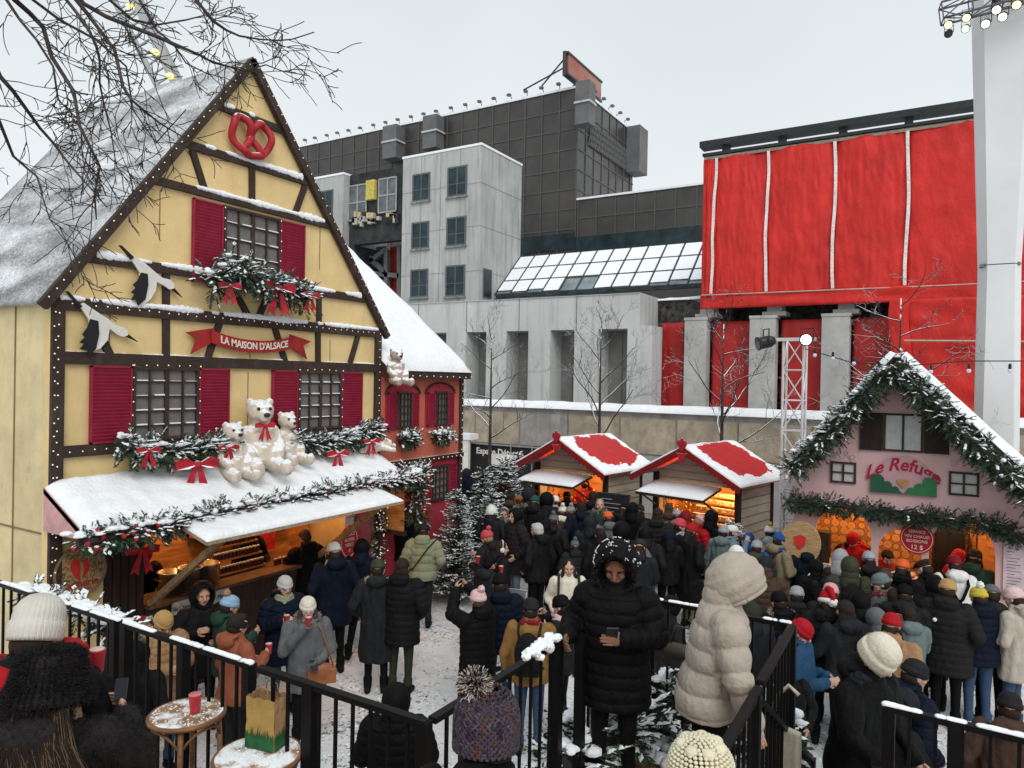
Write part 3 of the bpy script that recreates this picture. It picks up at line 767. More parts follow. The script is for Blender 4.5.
def text_mesh(s, size, font=None, ext=.004, bold=0.0, shear=0, al='CENTER'):
    cu = bpy.data.curves.new('t', 'FONT'); cu.body = s; cu.size = size; cu.extrude = ext; cu.offset = bold; cu.shear = shear
    cu.align_x = al; cu.align_y = 'CENTER'; cu.resolution_u = 3
    o = bpy.data.objects.new('t', cu); COL.objects.link(o); dg = bpy.context.evaluated_depsgraph_get()
    me = bpy.data.meshes.new_from_object(o.evaluated_get(dg)); bpy.data.objects.remove(o); bpy.data.curves.remove(cu)
    me.name = 'lettering'; me.materials.clear(); return me
def put_text(s, size, origin, ax_r, ax_u, material, parent, bend=None, bold=0., shear=0, ext=.004, sx=1.):
    """lettering in the plane spanned by ax_r (reading direction) and ax_u; bend(y)->(dz) offset along ax_u"""
    me = text_mesh(s, size, bold=bold, shear=shear, ext=ext); a = coords(me); ar = V(ax_r); au = V(ax_u); an = ar.cross(au); off = V(origin)-wl(parent)
    b = np.empty_like(a)
    for i, p in enumerate(a):
        x = p[0]*sx; y = p[1]+(bend(x) if bend else 0); q = off+ar*x+au*y+an*p[2]; b[i] = q
    setco(me, b); me.materials.append(material); o = bpy.data.objects.new('lettering', me); COL.objects.link(o); o.parent = parent; return o
cream = mat('cream_paint', (.75, .70, .60), .7, .05)
put_text("LA MAISON D'ALSACE", .135, (HX+.106, cy, bz-.05), (0,1,0), (0,0,1), cream, ban, bend=lambda x: .10*(x/hw)**2, bold=.003, sx=.86)
white = mat('white_board', (.72, .70, .66), .8, .08, 5); blackb = mat('black_board', (.015, .015, .017), .8, .2)
def stork(body, beak, tail, wing, label):
    """outlines measured on the facade"""
    q = lambda P: [FA(x/3.94, 240+y/3.94) for x, y in P]
    c = q(body)[0]; r = empty('stork', (HX+.06, c[0], c[1]), 0, label, 'stork', 'wooden storks on the yellow gable')
    m = MB(); m.prism(q(body), 0, HX+.05, HX+.075); m.build('body', white, r)
    m = MB(); m.prism(q(beak), 0, HX+.052, HX+.073); m.build('beak', blackb, r)
    m = MB(); m.prism(q(tail), 0, HX+.076, HX+.09); m.build('tail', blackb, r)
    m = MB(); m.prism(q(wing), 0, HX+.077, HX+.092); m.build('wing', blackb, r)
stork([(490,62),(508,58),(560,95),(600,130),(625,150),(655,157),(672,172),(672,192),(655,196),(635,182),(604,166),(600,200),(578,236),(545,260),(535,240),(540,190),(538,130),(515,95)], [(670,186),(706,228),(664,197)], [(450,22),(463,24),(512,70),(500,80)],
      [(540,130),(565,135),(567,180),(556,235),(528,260),(520,238),(500,238),(514,215),(500,208),(518,190),(508,178),(526,160)], 'white stork cutout with black wing, the higher of the two by the left rake')
stork([(298,258),(316,248),(370,285),(410,310),(440,335),(470,344),(490,358),(490,376),(470,382),(450,374),(418,350),(410,395),(382,427),(350,440),(345,410),(350,370),(335,312),(318,285)], [(488,368),(531,402),(484,381)], [(240,203),(254,204),(308,262),(298,270)],
      [(340,312),(370,320),(374,370),(361,430),(336,454),(328,436),(298,430),(315,410),(297,404),(318,384),(308,372),(328,345)], 'white stork cutout with black wing, the lower of the two near the corner post')
bsn = empty('barrel_sign', (HX+.04, *FA(78, 571)), 0, 'round wooden barrel end sign with red shield reading Latinerie beside the dark door', 'sign')
def disc(c, r, ax, t, n=40): 
    return [(c[0]+r*cos(2*pi*k/n), c[1]+r*sin(2*pi*k/n)) for k in range(n)]
bc = (FA(78, 571)); br_ = .285
m = MB(); m.prism(disc(bc, br_, 0, 0), 0, HX+.01, HX+.05); m.build('board', mat('barrel_wood', (.42, .27, .13), .75, .3, 6, .2, 30, stretch=(1, 1, 7)), bsn)
m = MB(); n = 40
m.prism([disc(bc, br_+.012, 0, 0), disc(bc, br_-.02, 0, 0)], 0, HX+.012, HX+.058); m.build('rim', mat('barrel_rim', (.25, .15, .08), .7, .2), bsn)
m = MB(); sy, sz = bc[0]-.01, bc[1]+.05
m.prism([(sy-.10, sz+.08), (sy, sz+.10), (sy, sz-.15), (sy-.06, sz-.09), (sy-.10, sz)], 0, HX+.051, HX+.06)
m.prism([(sy+.015, sz+.10), (sy+.11, sz+.09), (sy+.12, sz), (sy+.08, sz-.08), (sy+.03, sz-.13), (sy+.05, sz-.02)], 0, HX+.051, HX+.06)
m.build('shield', mat('shield_red', (.55, .03, .02), .5, .15), bsn)
vine = MB(); random.seed(5)
for k in range(46):
    an = rnd(0, 2*pi); rr_ = rnd(.15, .24); cyy = bc[0]+rr_*cos(an); czz = bc[1]+.03+rr_*.8*sin(an)
    if czz < bc[1]-.1: continue
    q0 = [(HX+.055, cyy+.03*cos(t), czz+.03*sin(t)) for t in [k+j*.8 for j in range(5)]]; vine.tube(q0, .0035, 4)
vine.build('scroll_ornament', mat('burnt', (.14, .07, .03), .8), bsn)
put_text("Latinerie", .115, (HX+.052, bc[0], bc[1]-.135), (0,1,0), (0,0,1), mat('lett_red', (.35, .03, .02), .6), bsn, bold=.002)
put_text("DEPUIS MMXI", .04, (HX+.052, bc[0], bc[1]-.205), (0,1,0), (0,0,1), mat('lett_red', (.35, .03, .02), .6), bsn)
# menu strip on the counter front
ms = empty('menu_board', (HX+.1, *FA(197, 580)), 0, 'long pale board with writing below the steel pots of the yellow house', 'sign')
m = MB(); ma0 = FA(172, 590, HX+.06); mb0 = FA(228, 568, HX+.06); m.box((HX+.06, ma0[0], 1.02+.02), (HX+.085, mb0[0], 1.20)); 
m.build('board', mat('pale_board', (.45, .42, .37), .8, .2, 10), ms)
put_text("Vin Chaud · Choucroute · Marché", .085, (HX+.087, (ma0[0]+mb0[0])/2, 1.11), (0,1,0), (0,0,1), mat('ink', (.05, .04, .03), .8), ms, sx=.72)
# posters and round red sign at the right end of the counter
m = MB(); a = FA(346, 490, HX-.1); b = FA(370, 540, HX-.1)
m.box((HX-.12, a[0], 1.35), (HX-.10, b[0]-.03, 2.3)); m.box((HX-.099, a[0]+.2, 1.62), (HX-.096, a[0]+.32, 1.75), 1)
random.seed(2)
for k in range(14): m.box((HX-.099, a[0]+.06, 2.2-k*.035), (HX-.097, a[0]+.06+rnd(.1, .38), 2.21-k*.035), 2)
m.top('poster', [mat('paper_white', (.62, .62, .60), .8, .05), mat('poster_green', (.05, .25, .10), .7), mat('ink', (.05, .04, .03), .8)], 'white price poster with a green square beside the counter of the yellow house', 'poster')
def red_disc(c, ry, rz_, x, label, lines, parent_name='round_sign'):
    r = empty(parent_name, (x, c[0], c[1]), 0, label, 'sign')
    m = MB(); m.prism([(c[0]+ry*cos(2*pi*k/32), c[1]+rz_*sin(2*pi*k/32)) for k in range(32)], 0, x, x+.025); m.build('board', mat('round_red', (.50, .015, .02), .5, .1), r)
    m = MB(); m.prism([[(c[0]+ry*.92*cos(2*pi*k/32), c[1]+rz_*.92*sin(2*pi*k/32)) for k in range(32)], [(c[0]+ry*.87*cos(2*pi*k/32), c[1]+rz_*.87*sin(2*pi*k/32)) for k in range(32)]], 0, x+.0255, x+.028); m.build('border', cream, r)
    for i, s in enumerate(lines):
        put_text(s, rz_*.3, (x+.029, c[0], c[1]+rz_*(.45-.32*i)), (0,1,0), (0,0,1), cream, r, sx=.8)
    return r
cc = FA(348, 560, HX+.12); red_disc((cc[0], 1.42), .2, .27, HX+.12, 'tall oval red sign with white writing at the right end of the counter', ['SERVICE', 'AU BAR', 'MERCI', '#'])
# string of small bulbs along the timbers
bulb = mat('tiny_bulb', (.7, .68, .6), .3, 0, emit=(1, .85, .6), es=.45)
st = MB()
def bulbs(a, b, sp=.13, r=.0085, st=st):
    a = V(a); b = V(b); n = max(1, int((b-a).length/sp))
    for i in range(n+1):
        q = a+(b-a)*i/n+V((0, rnd(-.008, .008), rnd(-.008, .008))); st.ell(q, (r, r, r), seg=6, ring=4)
X_ = HX+.118
bulbs((X_, HY0-.08, ZE-.05), (X_, HYM, ZA+.05)); bulbs((X_, HY1+.08, ZE-.05), (X_, HYM, ZA+.05))
bulbs((HX+.06, HY0+.06, 0.2), (HX+.06, HY0+.06, ZE-.2)); bulbs((HX+.06, HY1-.05, 3.0), (HX+.06, HY1-.05, ZE-.1)); bulbs((HX+.06, HY0+.02, 0.2), (HX+.06, HY0+.02, ZE-.2), .15)
bulbs((HX+.05, HY0+.2, z5), (HX+.05, HY1-.2, z5)); bulbs((HX+.05, HY0+.2, z7), (HX+.05, HY0+.75, z7))
for (y_, a_, b_) in ((fy(130)-.01, 3.3, 4.2), (fy(196), 3.3, 4.2), (fy(296), 3.3, 4.2), (fy(339), 3.3, 4.2)): bulbs((HX+.08, y_, a_), (HX+.08, y_, b_), .14)
bulbs((HX+.08, rectA((222, 200), (277, 275))[0], 5.35), (HX+.08, rectA((222, 200), (277, 275))[0], 6.35)); bulbs((HX+.08, rectA((222, 200), (277, 275))[1], 5.35), (HX+.08, rectA((222, 200), (277, 275))[1], 6.35))
for (p, q) in ((fy(130), fy(196)), (fy(296), fy(339))): bulbs((HX+.08, p, 4.2), (HX+.08, q, 4.2))
string_thing(st, 'strings of tiny bulbs following the dark timbers of the yellow house', (HX, HYM, 0), bulb)
# ---- garlands on the house
random.seed(41)
NX = V((1, 0, 0))
def thing_g(mb, label, group='snowy fir garlands'): return mb.top('garland', FOL, label, 'garland', group, fix=False)
g1 = garland([(HX+.2, FA(198, 285)[0], FA(198, 285)[1]), (HX+.28, *FA(222, 270)), (HX+.3, *FA(245, 285)), (HX+.25, *FA(272, 290)), (HX+.2, *FA(296, 300))], .19, 150, .21, .85, 0, .8, .026, 30, NX)
thing_g(g1, 'snow laden fir garland with red ribbons below the top gable window')
g2 = garland([(HX+.16, *FA(108, 440)), (HX+.2, *FA(135, 450)), (HX+.2, *FA(165, 452)), (HX+.2, *FA(195, 448)), (HX+.2, *FA(225, 440))], .13, 140, .18, .9, 0, .6, .024, 34, NX)
thing_g(g2, 'snow laden fir garland with a large red bow below the left shuttered window')
g3 = garland([(HX+.16, *FA(283, 440)), (HX+.2, *FA(310, 445)), (HX+.2, *FA(340, 436)), (HX+.18, *FA(372, 428))], .12, 140, .18, .9, 0, .5, .024, 34, NX)
thing_g(g3, 'snow laden fir garland with red ribbons right of the plush bears')
for (px, py, hgt) in ((110, 425, .35), (168, 470, -.3), (332, 425, .4), (300, 420, .35)):
    pass
for (px, py, s, lab) in ((209, 288, .16, 'left red ribbon bow hanging in the garland under the top gable window'), (258, 290, .26, 'large middle red ribbon bow in the garland under the top gable window'), (290, 297, .16, 'right red ribbon bow in the garland under the top gable window'),
                    (128, 448, .14, 'small red ribbon bow at the left end of the garland below the left window'), (176, 462, .28, 'large red ribbon bow in the garland left of the plush bears'), (208, 446, .14, 'red ribbon bow in the garland touching the left plush bear'),
                    (318, 452, .2, 'red ribbon bow in the garland right of the plush bears'), (352, 440, .16, 'red ribbon bow at the right end of the garland above the awning')):
    b_m = MB(); bow(b_m, (HX+.42, *FA(px, py)), s, (1, -.3, .1)); b_m.top('ribbon_bow', mat('ribbon_snowy', (.45, .015, .03), .55, .3, 12, snow=.7), lab, 'bow', 'red ribbon bows on the yellow house')
ge = garland([(AX+.06, HY0-.15, 2.36), (AX+.12, HY0+.4, 2.38), (AX+.1, 6.2, 2.42), (AX+.1, 7.8, 2.44), (AX+.08, HY1+.1, 2.46)], .13, 170, .15, .8, 24, .4, .022, 36)
thing_g(ge, 'long snowy fir garland with red baubles along the front edge of the awning')
gr = garland([(AX-.1, HY1+.1, 2.5), (AX-.15, HY1+.28, 2.35), (AX-.2, HY1+.32, 2.0), (AX-.2, HY1+.33, 1.6)], .17, 170, .2, .5, 6, .4, .026, 10)
thing_g(gr, 'thick dark fir garland hanging down at the right end of the awning')
gl = garland([(HX+.12, HY1-.07, 2.2), (HX+.12, HY1-.07, 1.3), (HX+.12, HY1-.07, .5)], .09, 150, .11, .25, 0, .3, .02)
thing_g(gl, 'narrow upright fir garland wound with lights on the post by the poster')
s2_ = MB(); 
for k in range(60): s2_.ell((HX+.2+rnd(-.08, .06), HY1-.07+rnd(-.1, .1), rnd(.5, 2.2)), (.012,)*3, seg=6, ring=4)
string_thing(s2_, 'lights wound round the narrow upright garland by the poster', (HX+.12, HY1, .5), bulb)
b_m = MB(); bow(b_m, (HX+.25, (dy0+dy1)/2+.05, 2.0), .2, (1, -.3, 0)); b_m.top('ribbon_bow', RIB, 'red ribbon bow hanging over the dark door under the awning', 'bow', 'red ribbon bows on the yellow house')
# ---- goods on the counter: pots, jars, shelves
steel = mat('steel', (.55, .54, .52), .25, .1, 4, metal=1)
def pot():
    r = empty('steel_pot', (0,0,0)); m = MB(); m.lathe([(0, .15), (.005, .165), (.27, .165), (.275, .172), (.285, .172), (.285, .155), (.05, .15)], n=28); m.build('pot_body', steel, r, True)
    m = MB()
    for s in (-1, 1): m.tube([(-.05, s*.165, .2), (-.05, s*.20, .21), (.05, s*.20, .21), (.05, s*.165, .2)], .008, 6)
    m.build('handle', steel, r); return r
pt = pot()
for k, (px, lab) in enumerate(((172, 'steel pot on the counter, nearest the server in the red hat'), (191, 'steel pot in the middle of the three on the counter'), (208, 'steel pot on the counter next to the jar shelf'))):
    o = pt if k == 0 else copy_tree(pt); p = PX(px, 565, HX-.2); o.location = (HX-.22, p.y, 1.237); tag(o, lab, 'pot', 'steel pots on the counter')
shf = empty('jar_shelf', (HX-.5, 7.1, 1.23), 0, 'stepped wooden shelf full of jars beside the steel pots', 'shelf')
ja, jb = FA(214, 540, HX-.4)[0], FA(262, 530, HX-.4)[0]
for k in range(4):
    m = MB(); m.box((HX-.38-.1*k, ja, 1.24+.02+.17*k), (HX-.28-.1*k, jb, 1.26+.02+.17*k)); m.build('shelf', orangew, shf)
jm = MB(); jm.lathe([(0, .028), (.07, .03), (.08, .024)], n=10, m=0); jm.lathe([(.081, .027), (.1, .027)], n=10, m=1)
jme = jm.mesh('jar', smooth=False); jme.materials.append(mat('jam', (.10, .02, .01), .2, .4, 3, spec=.6)); jme.materials.append(mat('jar_lid', (.5, .48, .42), .5))
for k in range(4):
    n = 13
    for i in range(n):
        o = link('jar', jme); o.location = (HX-.33-.1*k, ja+.05+(jb-ja-.1)*i/(n-1), 1.281+.17*k); tag(o, 'dark jam jar with pale lid on the stepped shelf', 'jar', 'jam jars on the stepped shelf')
for i in range(12):
    o = link('jar', jme); o.location = (HX-.2-rnd(0, .12), jb+.12+i*.085, 1.236); tag(o, 'dark jar standing loose on the counter right of the stepped shelf', 'jar', 'jars on the counter')
m = MB(); m.box((HX-1.49, 6.9, 1.6), (HX-1.25, 8.9, 1.64)); m.box((HX-1.49, 6.9, 2.0), (HX-1.25, 8.9, 2.04)); m.top('wall_shelf', orangew, 'long wooden shelf on the back wall behind the counter', 'shelf')
m = MB(); m.add([(HX-1.4, 7.9, 1.3), (HX-1.4, 8.35, 1.3), (HX-1.35, 8.35, 2.25), (HX-1.35, 7.9, 2.25)], [(0,1,2,3)]); m.prism([(7.9, 1.2), (8.35, 1.2), (8.3, 2.3), (7.95, 2.3)], 0, HX-1.3, HX-1.2); m.top('red_drape', RIB, 'red cloth hanging on the back wall of the serving room', 'cloth')
for (y, e) in ((5.6, 18), (6.7, 22), (7.9, 22), (9.0, 17)): lamp((HX-.7, y, 2.5), e, (1, .52, .2), .06)
for i, y in enumerate((5.6, 6.7, 7.9, 9.0)):
    m = MB(); m.ell((HX-.7, y, 2.58), (.045, .045, .055)); m.cap((HX-.7, y, 2.63), (HX-.7, y, 2.77), .01, .01, 6)
    m.top('bulb', emis('bulb_glow', (1, .6, .25), 6), 'bare warm bulb hanging in the serving room of the yellow house', 'bulb', 'bulbs in the serving room')
# ---- plush bears
plush = mat('white_plush', (.66, .58, .48), .95, .1, 9, .6, 60, snow=.5)
def bear(loc, s, rz_, label, bowtie=False, lie=False, mt=plush):
    r = empty('plush_bear', loc, rz_, label, 'plush bear', 'white plush bears on the yellow house')
    m = MB()
    if not lie:
        m.ell((0, 0, .36), (.25, .22, .36)); m.ell((0, .05, .26), (.24, .24, .24)); m.cap((0, 0, .6), (0, .02, .72), .13, .12)
        m.ell((0, .04, .87), (.195, .185, .17)); m.cap((0, .10, .83), (0, .215, .80), .12, .09)
        for sx in (-1, 1):
            m.ell((sx*.145, .0, 1.0), (.062, .04, .062)); m.cap((sx*.2, .03, .58), (sx*.27, .12, .38), .085, .08); m.cap((sx*.27, .12, .38), (sx*.2, .28, .26), .08, .075)
            m.cap((sx*.14, .1, .14), (sx*.2, .52, .07), .125, .10); m.ell((sx*.205, .56, .09), (.10, .07, .12))
    else:
        m.ell((0, -.1, .16), (.2, .3, .17)); m.ell((0, .27, .2), (.15, .16, .14)); m.cap((0, .33, .19), (0, .46, .15), .09, .065)
        for sx in (-1, 1):
            m.ell((sx*.11, .24, .33), (.045, .03, .05)); m.cap((sx*.14, .1, .12), (sx*.2, .42, .06), .07, .06); m.cap((sx*.13, -.25, .1), (sx*.2, -.45, .06), .09, .075)
    me = remesh(m, .022, 3, 'body'); a = coords(me); n = normals(me)
    a = a+n*(nz(a, 16, 3)[:, None]*.012+np.abs(nz(a, 40, 9))[:, None]*.008); setco(me, a)
    link('body', me, r, mats=[mt])
    e = MB(); nzc = (0, .30, .825) if not lie else (0, .515, .17)
    e.ell((0, nzc[1]+.018, nzc[2]) if not lie else nzc, (.048, .03, .034)); e.build('nose', mat('plush_nose', (.03, .025, .025), .5), None, True).parent = r
    for sx in (-1, 1):
        e = MB(); e.ell((sx*.085, .212, .91) if not lie else (sx*.07, .40, .25), (.024, .018, .024)); e.build('eye', mat('plush_nose', (.03, .025, .025), .5), None, True).parent = r
    if bowtie:
        e = MB(); bow(e, (0, .24, .67), .15, (0, 1, .2)); e.build('bow_tie', RIB, None).parent = r
    r.scale = (s, s, s); return r
def onaw(px, py): # point on the awning snow
    for x in [HX+.05+i*.02 for i in range(40)]:
        p = PX(px, py, x); 
        if p.z <= 2.93-.5*(x-HX): return (x, p.y, 2.93-.5*(x-HX))
    return (HX+.5, PX(px, py, HX+.5).y, 2.7)
p = PX(262, 470, HX+.3); bear((HX+.25, p.y-.02, 2.78), .95, radians(-110), 'largest plush bear with red bow tie sitting on the snowy awning', True)
p = PX(236, 475, HX+.3); bear((HX+.30, p.y-.07, 2.74), .70, radians(-100), 'small plush bear sitting left of the large one, against its side')
p = PX(287, 465, HX+.2); bear((HX+.14, p.y+.02, 2.84), .70, radians(-95), 'small plush bear half behind the large one, on its right')
p = PX(375, 445, HX+.25); bear((HX+.3, p.y, 2.86), .62, radians(-35), 'plush bear lying flat at the right end of the snowy awning', lie=True)
tan_pl = mat('tan_plush', (.45, .36, .29), .95, .15, 9, .5, 60, snow=.42)
p = PX(385, 375, HX+.2); r = bear((HX+.22, HY1+.18, 3.98), .6, radians(-110), 'pinkish tan plush bear lounging on the eave between the two house roofs', mt=tan_pl)
# small white lamp on a stick? (white round lamp at the counter end)
# ---------------------------------------------------------------- red house
B = empty('red_house', (HX, 10.7, 0), 0, 'orange red house with arched windows and steep snow covered roof', 'house')
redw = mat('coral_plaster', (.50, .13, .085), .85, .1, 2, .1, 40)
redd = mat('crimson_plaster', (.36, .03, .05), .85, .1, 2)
BY0, BY1 = HY1+.01, 11.98; BXr = HX+.02
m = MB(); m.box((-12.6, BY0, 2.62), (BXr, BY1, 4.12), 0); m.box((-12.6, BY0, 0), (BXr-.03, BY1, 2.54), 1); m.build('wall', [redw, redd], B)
m = MB(); m.box((-12.5, BY0, 2.54), (BXr+.05, BY1+.04, 2.62)); m.build('cornice', timberS, B)
m = MB(); m.box((BXr, BY1-.09, 0), (BXr+.04, BY1+.01, 4.1)); m.build('corner_post', timber, B)
m = MB(); k = (6.85-4.2)/(12.15-8.0-.9)
prof = lambda d: [(-8.0, 4.2+d), (-12.7, 4.2+(12.7-8.0)*.80+d)]
zr = lambda x: 4.24+(-8.18-x)*.80
m.add([(-8.18, BY0+.0, zr(-8.18)), (-8.18, BY1+.03, zr(-8.18)), (-12.7, BY1+.03, zr(-12.7)), (-12.7, BY0, zr(-12.7)), (-8.18, BY0, zr(-8.18)-.14), (-8.18, BY1+.03, zr(-8.18)-.14), (-12.7, BY1+.03, zr(-12.7)-.14), (-12.7, BY0, zr(-12.7)-.14)], [(0,1,2,3),(7,6,5,4),(0,4,5,1),(1,5,6,2),(2,6,7,3),(3,7,4,0)])
ro = m.build('roof', timber, B)
m = MB(); snowsheet(m, lambda u, v: (-8.16-4.5*v, BY0+.02+(BY1+.03-BY0)*u, zr(-8.16-4.5*v)), 20, 30, .12, 8, .04); m.build('snow', SNOW, ro, True)
m = MB(); m.prism([(-12.6, 4.1), (BXr, 4.1), (-12.6, zr(-12.6)-.15)], 1, BY1-.1, BY1-.02); m.build('gable_wall', redw, B)
def arch(y0, y1, z0, z1, n=9):
    r_ = (y1-y0)/2; cyy = (y0+y1)/2; h = .18*(y1-y0)*1.2
    return [(y0, z0), (y1, z0)]+[(cyy+r_*cos(pi*i/n), z1-h+h*sin(pi*i/n)) for i in range(n+1)]
for (pa, pb) in ((384, 417), (424, 452)):
    a = FA(pa, 410)[0]; b = FA(pb, 410)[0]; w3 = (b-a)
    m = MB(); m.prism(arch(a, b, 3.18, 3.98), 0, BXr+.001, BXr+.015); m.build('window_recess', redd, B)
    window(BXr+.02, a+w3*.3, a+w3*.74, 3.2, 3.86, 4, 5, B, snow=False)
    louvre(BXr+.018, a+.03, a+w3*.29, 3.2, 3.84, B); louvre(BXr+.018, a+w3*.75, b-.03, 3.2, 3.84, B)
    arc = [(BXr+.03, y, z+.02) for y, z in arch(a-.02, b+.02, 3.18, 4.0)[2:]]
    m = MB(); m.tube(arc, .022, 5); m.build('window_arch', timber, B)
window(BXr-.02, FA(431, 470)[0], FA(447, 470)[0], 1.75, 2.42, 4, 5, B, snow=False)
louvre(BXr-.02, FA(412, 470)[0]-.1, FA(430.5, 470)[0], 1.75, 2.42, B); louvre(BXr-.02, FA(447.5, 470)[0], FA(455, 470)[0], 1.75, 2.42, B)
random.seed(44)
for (px, py, lab) in ((402, 440, 'snowy fir flower box under the left arched window of the red house'), (436, 437, 'snowy fir flower box under the right arched window of the red house'), (412, 472, 'snowy fir flower box on the cornice of the red house')):
    y, z = FA(px, py); mb = garland([(BXr+.15, y-.2, z), (BXr+.18, y, z+.04), (BXr+.15, y+.2, z)], .13, 200, .15, .9, 4, .4, .026, 50); mb.top('flower_box', FOL, lab, 'flower box', 'snowy flower boxes of the red house', fix=False)
rs = empty('red_sign', (BXr+.06, FA(412, 490)[0], 1.9), 0, 'red board with white writing on the lower wall of the red house', 'sign')
y0_, y1_ = FA(402, 495)[0]-.05, FA(426, 490)[0]; m = MB(); m.box((BXr+.0, y0_, 1.15), (BXr+.03, y1_, 2.1)); m.build('board', mat('round_red', (.50, .015, .02), .5, .1), rs)
for i, s in enumerate(("CAVIAR", "FONDUE", "VINS", "GAUFRES")): put_text(s, .13, (BXr+.032, (y0_+y1_)/2, 1.95-.2*i), (0,1,0), (0,0,1), cream, rs, sx=.8)
m = MB(); m.box((HX+.03, HY1+.02, 1.5), (AX-.25, HY1+.06, 2.5)); m.box((HX+.03, HY1+.02, 1.42), (AX-.22, HY1+.09, 1.5), 1); m.top('side_panel', [orangew, darkwood], 'warm orange wooden panel closing the right end of the serving awning', 'panel')
st = MB()
def bulbs2(a, b, sp=.14): bulbs(a, b, sp, .011, st)
bulbs2((BXr+.22, BY0, 4.14), (BXr+.22, BY1+.02, 4.14), .2); bulbs2((BXr+.06, BY1-.05, .5), (BXr+.06, BY1-.05, 4.0)); bulbs2((BXr+.1, BY0, 2.58), (BXr+.1, BY1, 2.58))
string_thing(st, 'strings of tiny bulbs along the eave and corner of the red house', (BXr, 10.7, 0), bulb)
# ------------------------------------------------------------------ stone wall across the square
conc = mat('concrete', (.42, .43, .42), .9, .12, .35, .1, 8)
concL = mat('pale_concrete', (.52, .53, .52), .9, .1, .3, .08, 6)
def streaky(m, s=.5, c=(.16, .16, .155), lo=.56, hi=.75, sc=(1.6, 1.6, .12)):
    n_, l_, b_ = nodes(m); t = n_.new('ShaderNodeTexCoord'); mp = n_.new('ShaderNodeMapping'); mp.inputs['Scale'].default_value = sc; l_.new(t.outputs['Object'], mp.inputs[0])
    no = n_.new('ShaderNodeTexNoise'); no.inputs['Scale'].default_value = s; no.inputs['Detail'].default_value = 7; no.inputs['Roughness'].default_value = .7; l_.new(mp.outputs[0], no.inputs['Vector'])
    mr = n_.new('ShaderNodeMapRange'); mr.inputs['From Min'].default_value = lo; mr.inputs['From Max'].default_value = hi; mr.inputs['To Max'].default_value = .75; l_.new(no.outputs[0], mr.inputs[0])
    mx = n_.new('ShaderNodeMix'); mx.data_type = 'RGBA'; mx.inputs['B'].default_value = (*c, 1); l_.new(b_.inputs['Base Color'].links[0].from_socket, mx.inputs['A']); l_.new(mr.outputs[0], mx.inputs['Factor']); l_.new(mx.outputs['Result'], b_.inputs['Base Color'])
streaky(conc, 2.2, (.2, .2, .195), .47, .72); streaky(concL, 2.0, (.24, .24, .235), .5, .75)
wst = mat('wall_stone', (.36, .345, .32), .9, .25, 1.2, .3, 20); streaky(wst, 1.8, (.10, .095, .09), .5, .8)
tanp = mat('tan_stone', (.44, .37, .28), .9, .2, 1.6, .3, 20); streaky(tanp, 2.2, (.16, .14, .12), .5, .75, (1, 1, .6))
SW = empty('stone_wall', (-6, 20, 0), 0, 'long low stone wall with snow on top and tan panels, behind the stalls', 'wall')
m = MB(); m.box((-24, 20, 0), (16, 20.9, 3.22)); m.build('wall', wst, SW)
random.seed(9); m = MB(); m2 = MB(); x = -22.; i = 0
while x < 12:
    wd = 1.72; m.box((x+.03, 19.965, 2.02), (x+wd-.03, 19.998, 3.05), 0 if random.random() < .7 else 1)
    m2.box((x+.03, 19.975, .3), (x+wd-.03, 19.998, 1.96), 0); x += wd
m.build('stone_panel', [tanp, wst], SW); m2.build('lower_panel', mat('grey_stone', (.34, .33, .315), .9, .15, 1.5, .3, 20), SW)
m = MB(); snowsheet(m, lambda u, v: (-24+40*u, 19.85+1.15*v, 3.22), 160, 4, .20, 3, .03); m.build('snow', SNOW, SW, True)
# black hoarding with white words
HD = empty('event_banner', (-11, 18.5, 0), 0, 'black fabric hoarding with small white words beside the fir trees', 'banner')
a = PY(452, 441, 18.5); b = PY(562, 452, 18.5); m = MB(); m.box((a.x-.5, 18.5, .2), (b.x+.6, 18.53, 2.1)); m.build('fabric', mat('black_fabric', (.02, .02, .022), .9, .2, 3), HD)
m = MB()
for k in range(7): x = a.x+(b.x+.5-a.x)*k/6; m.tube([(x, 18.46, 0), (x, 18.46, 2.2)], .02, 6)
m.tube([(a.x-.5, 18.46, 2.12), (b.x+.6, 18.46, 2.12)], .02, 6); m.build('fence_post', mat('galvanised', (.35, .36, .37), .4, .1, metal=.8), HD)
put_text("Espace Détente", .26, (PY(499, 449, 18.5).x, 18.495, 1.9), (1,0,0), (0,0,1), white, HD, bold=.006)
p0 = PY(489, 453, 18.45); p1 = PY(508, 466, 18.45)
m = MB(); m.box((p0.x, 18.44, p1.z), (p1.x+.35, 18.455, p0.z)); m.build('white_sheet', white, HD)
p0 = PY(459, 441, 18.2); m = MB(); m.box((p0.x-.1, 18.2, 1.0), (p0.x+.35, 18.3, 2.25)); m.box((p0.x-.15, 18.15, 2.25), (p0.x+.45, 18.6, 2.42), 1); m.top('white_cabinet', [white, SNOW], 'small white snow topped cabinet at the edge of the red house, before the stone wall', 'cabinet')
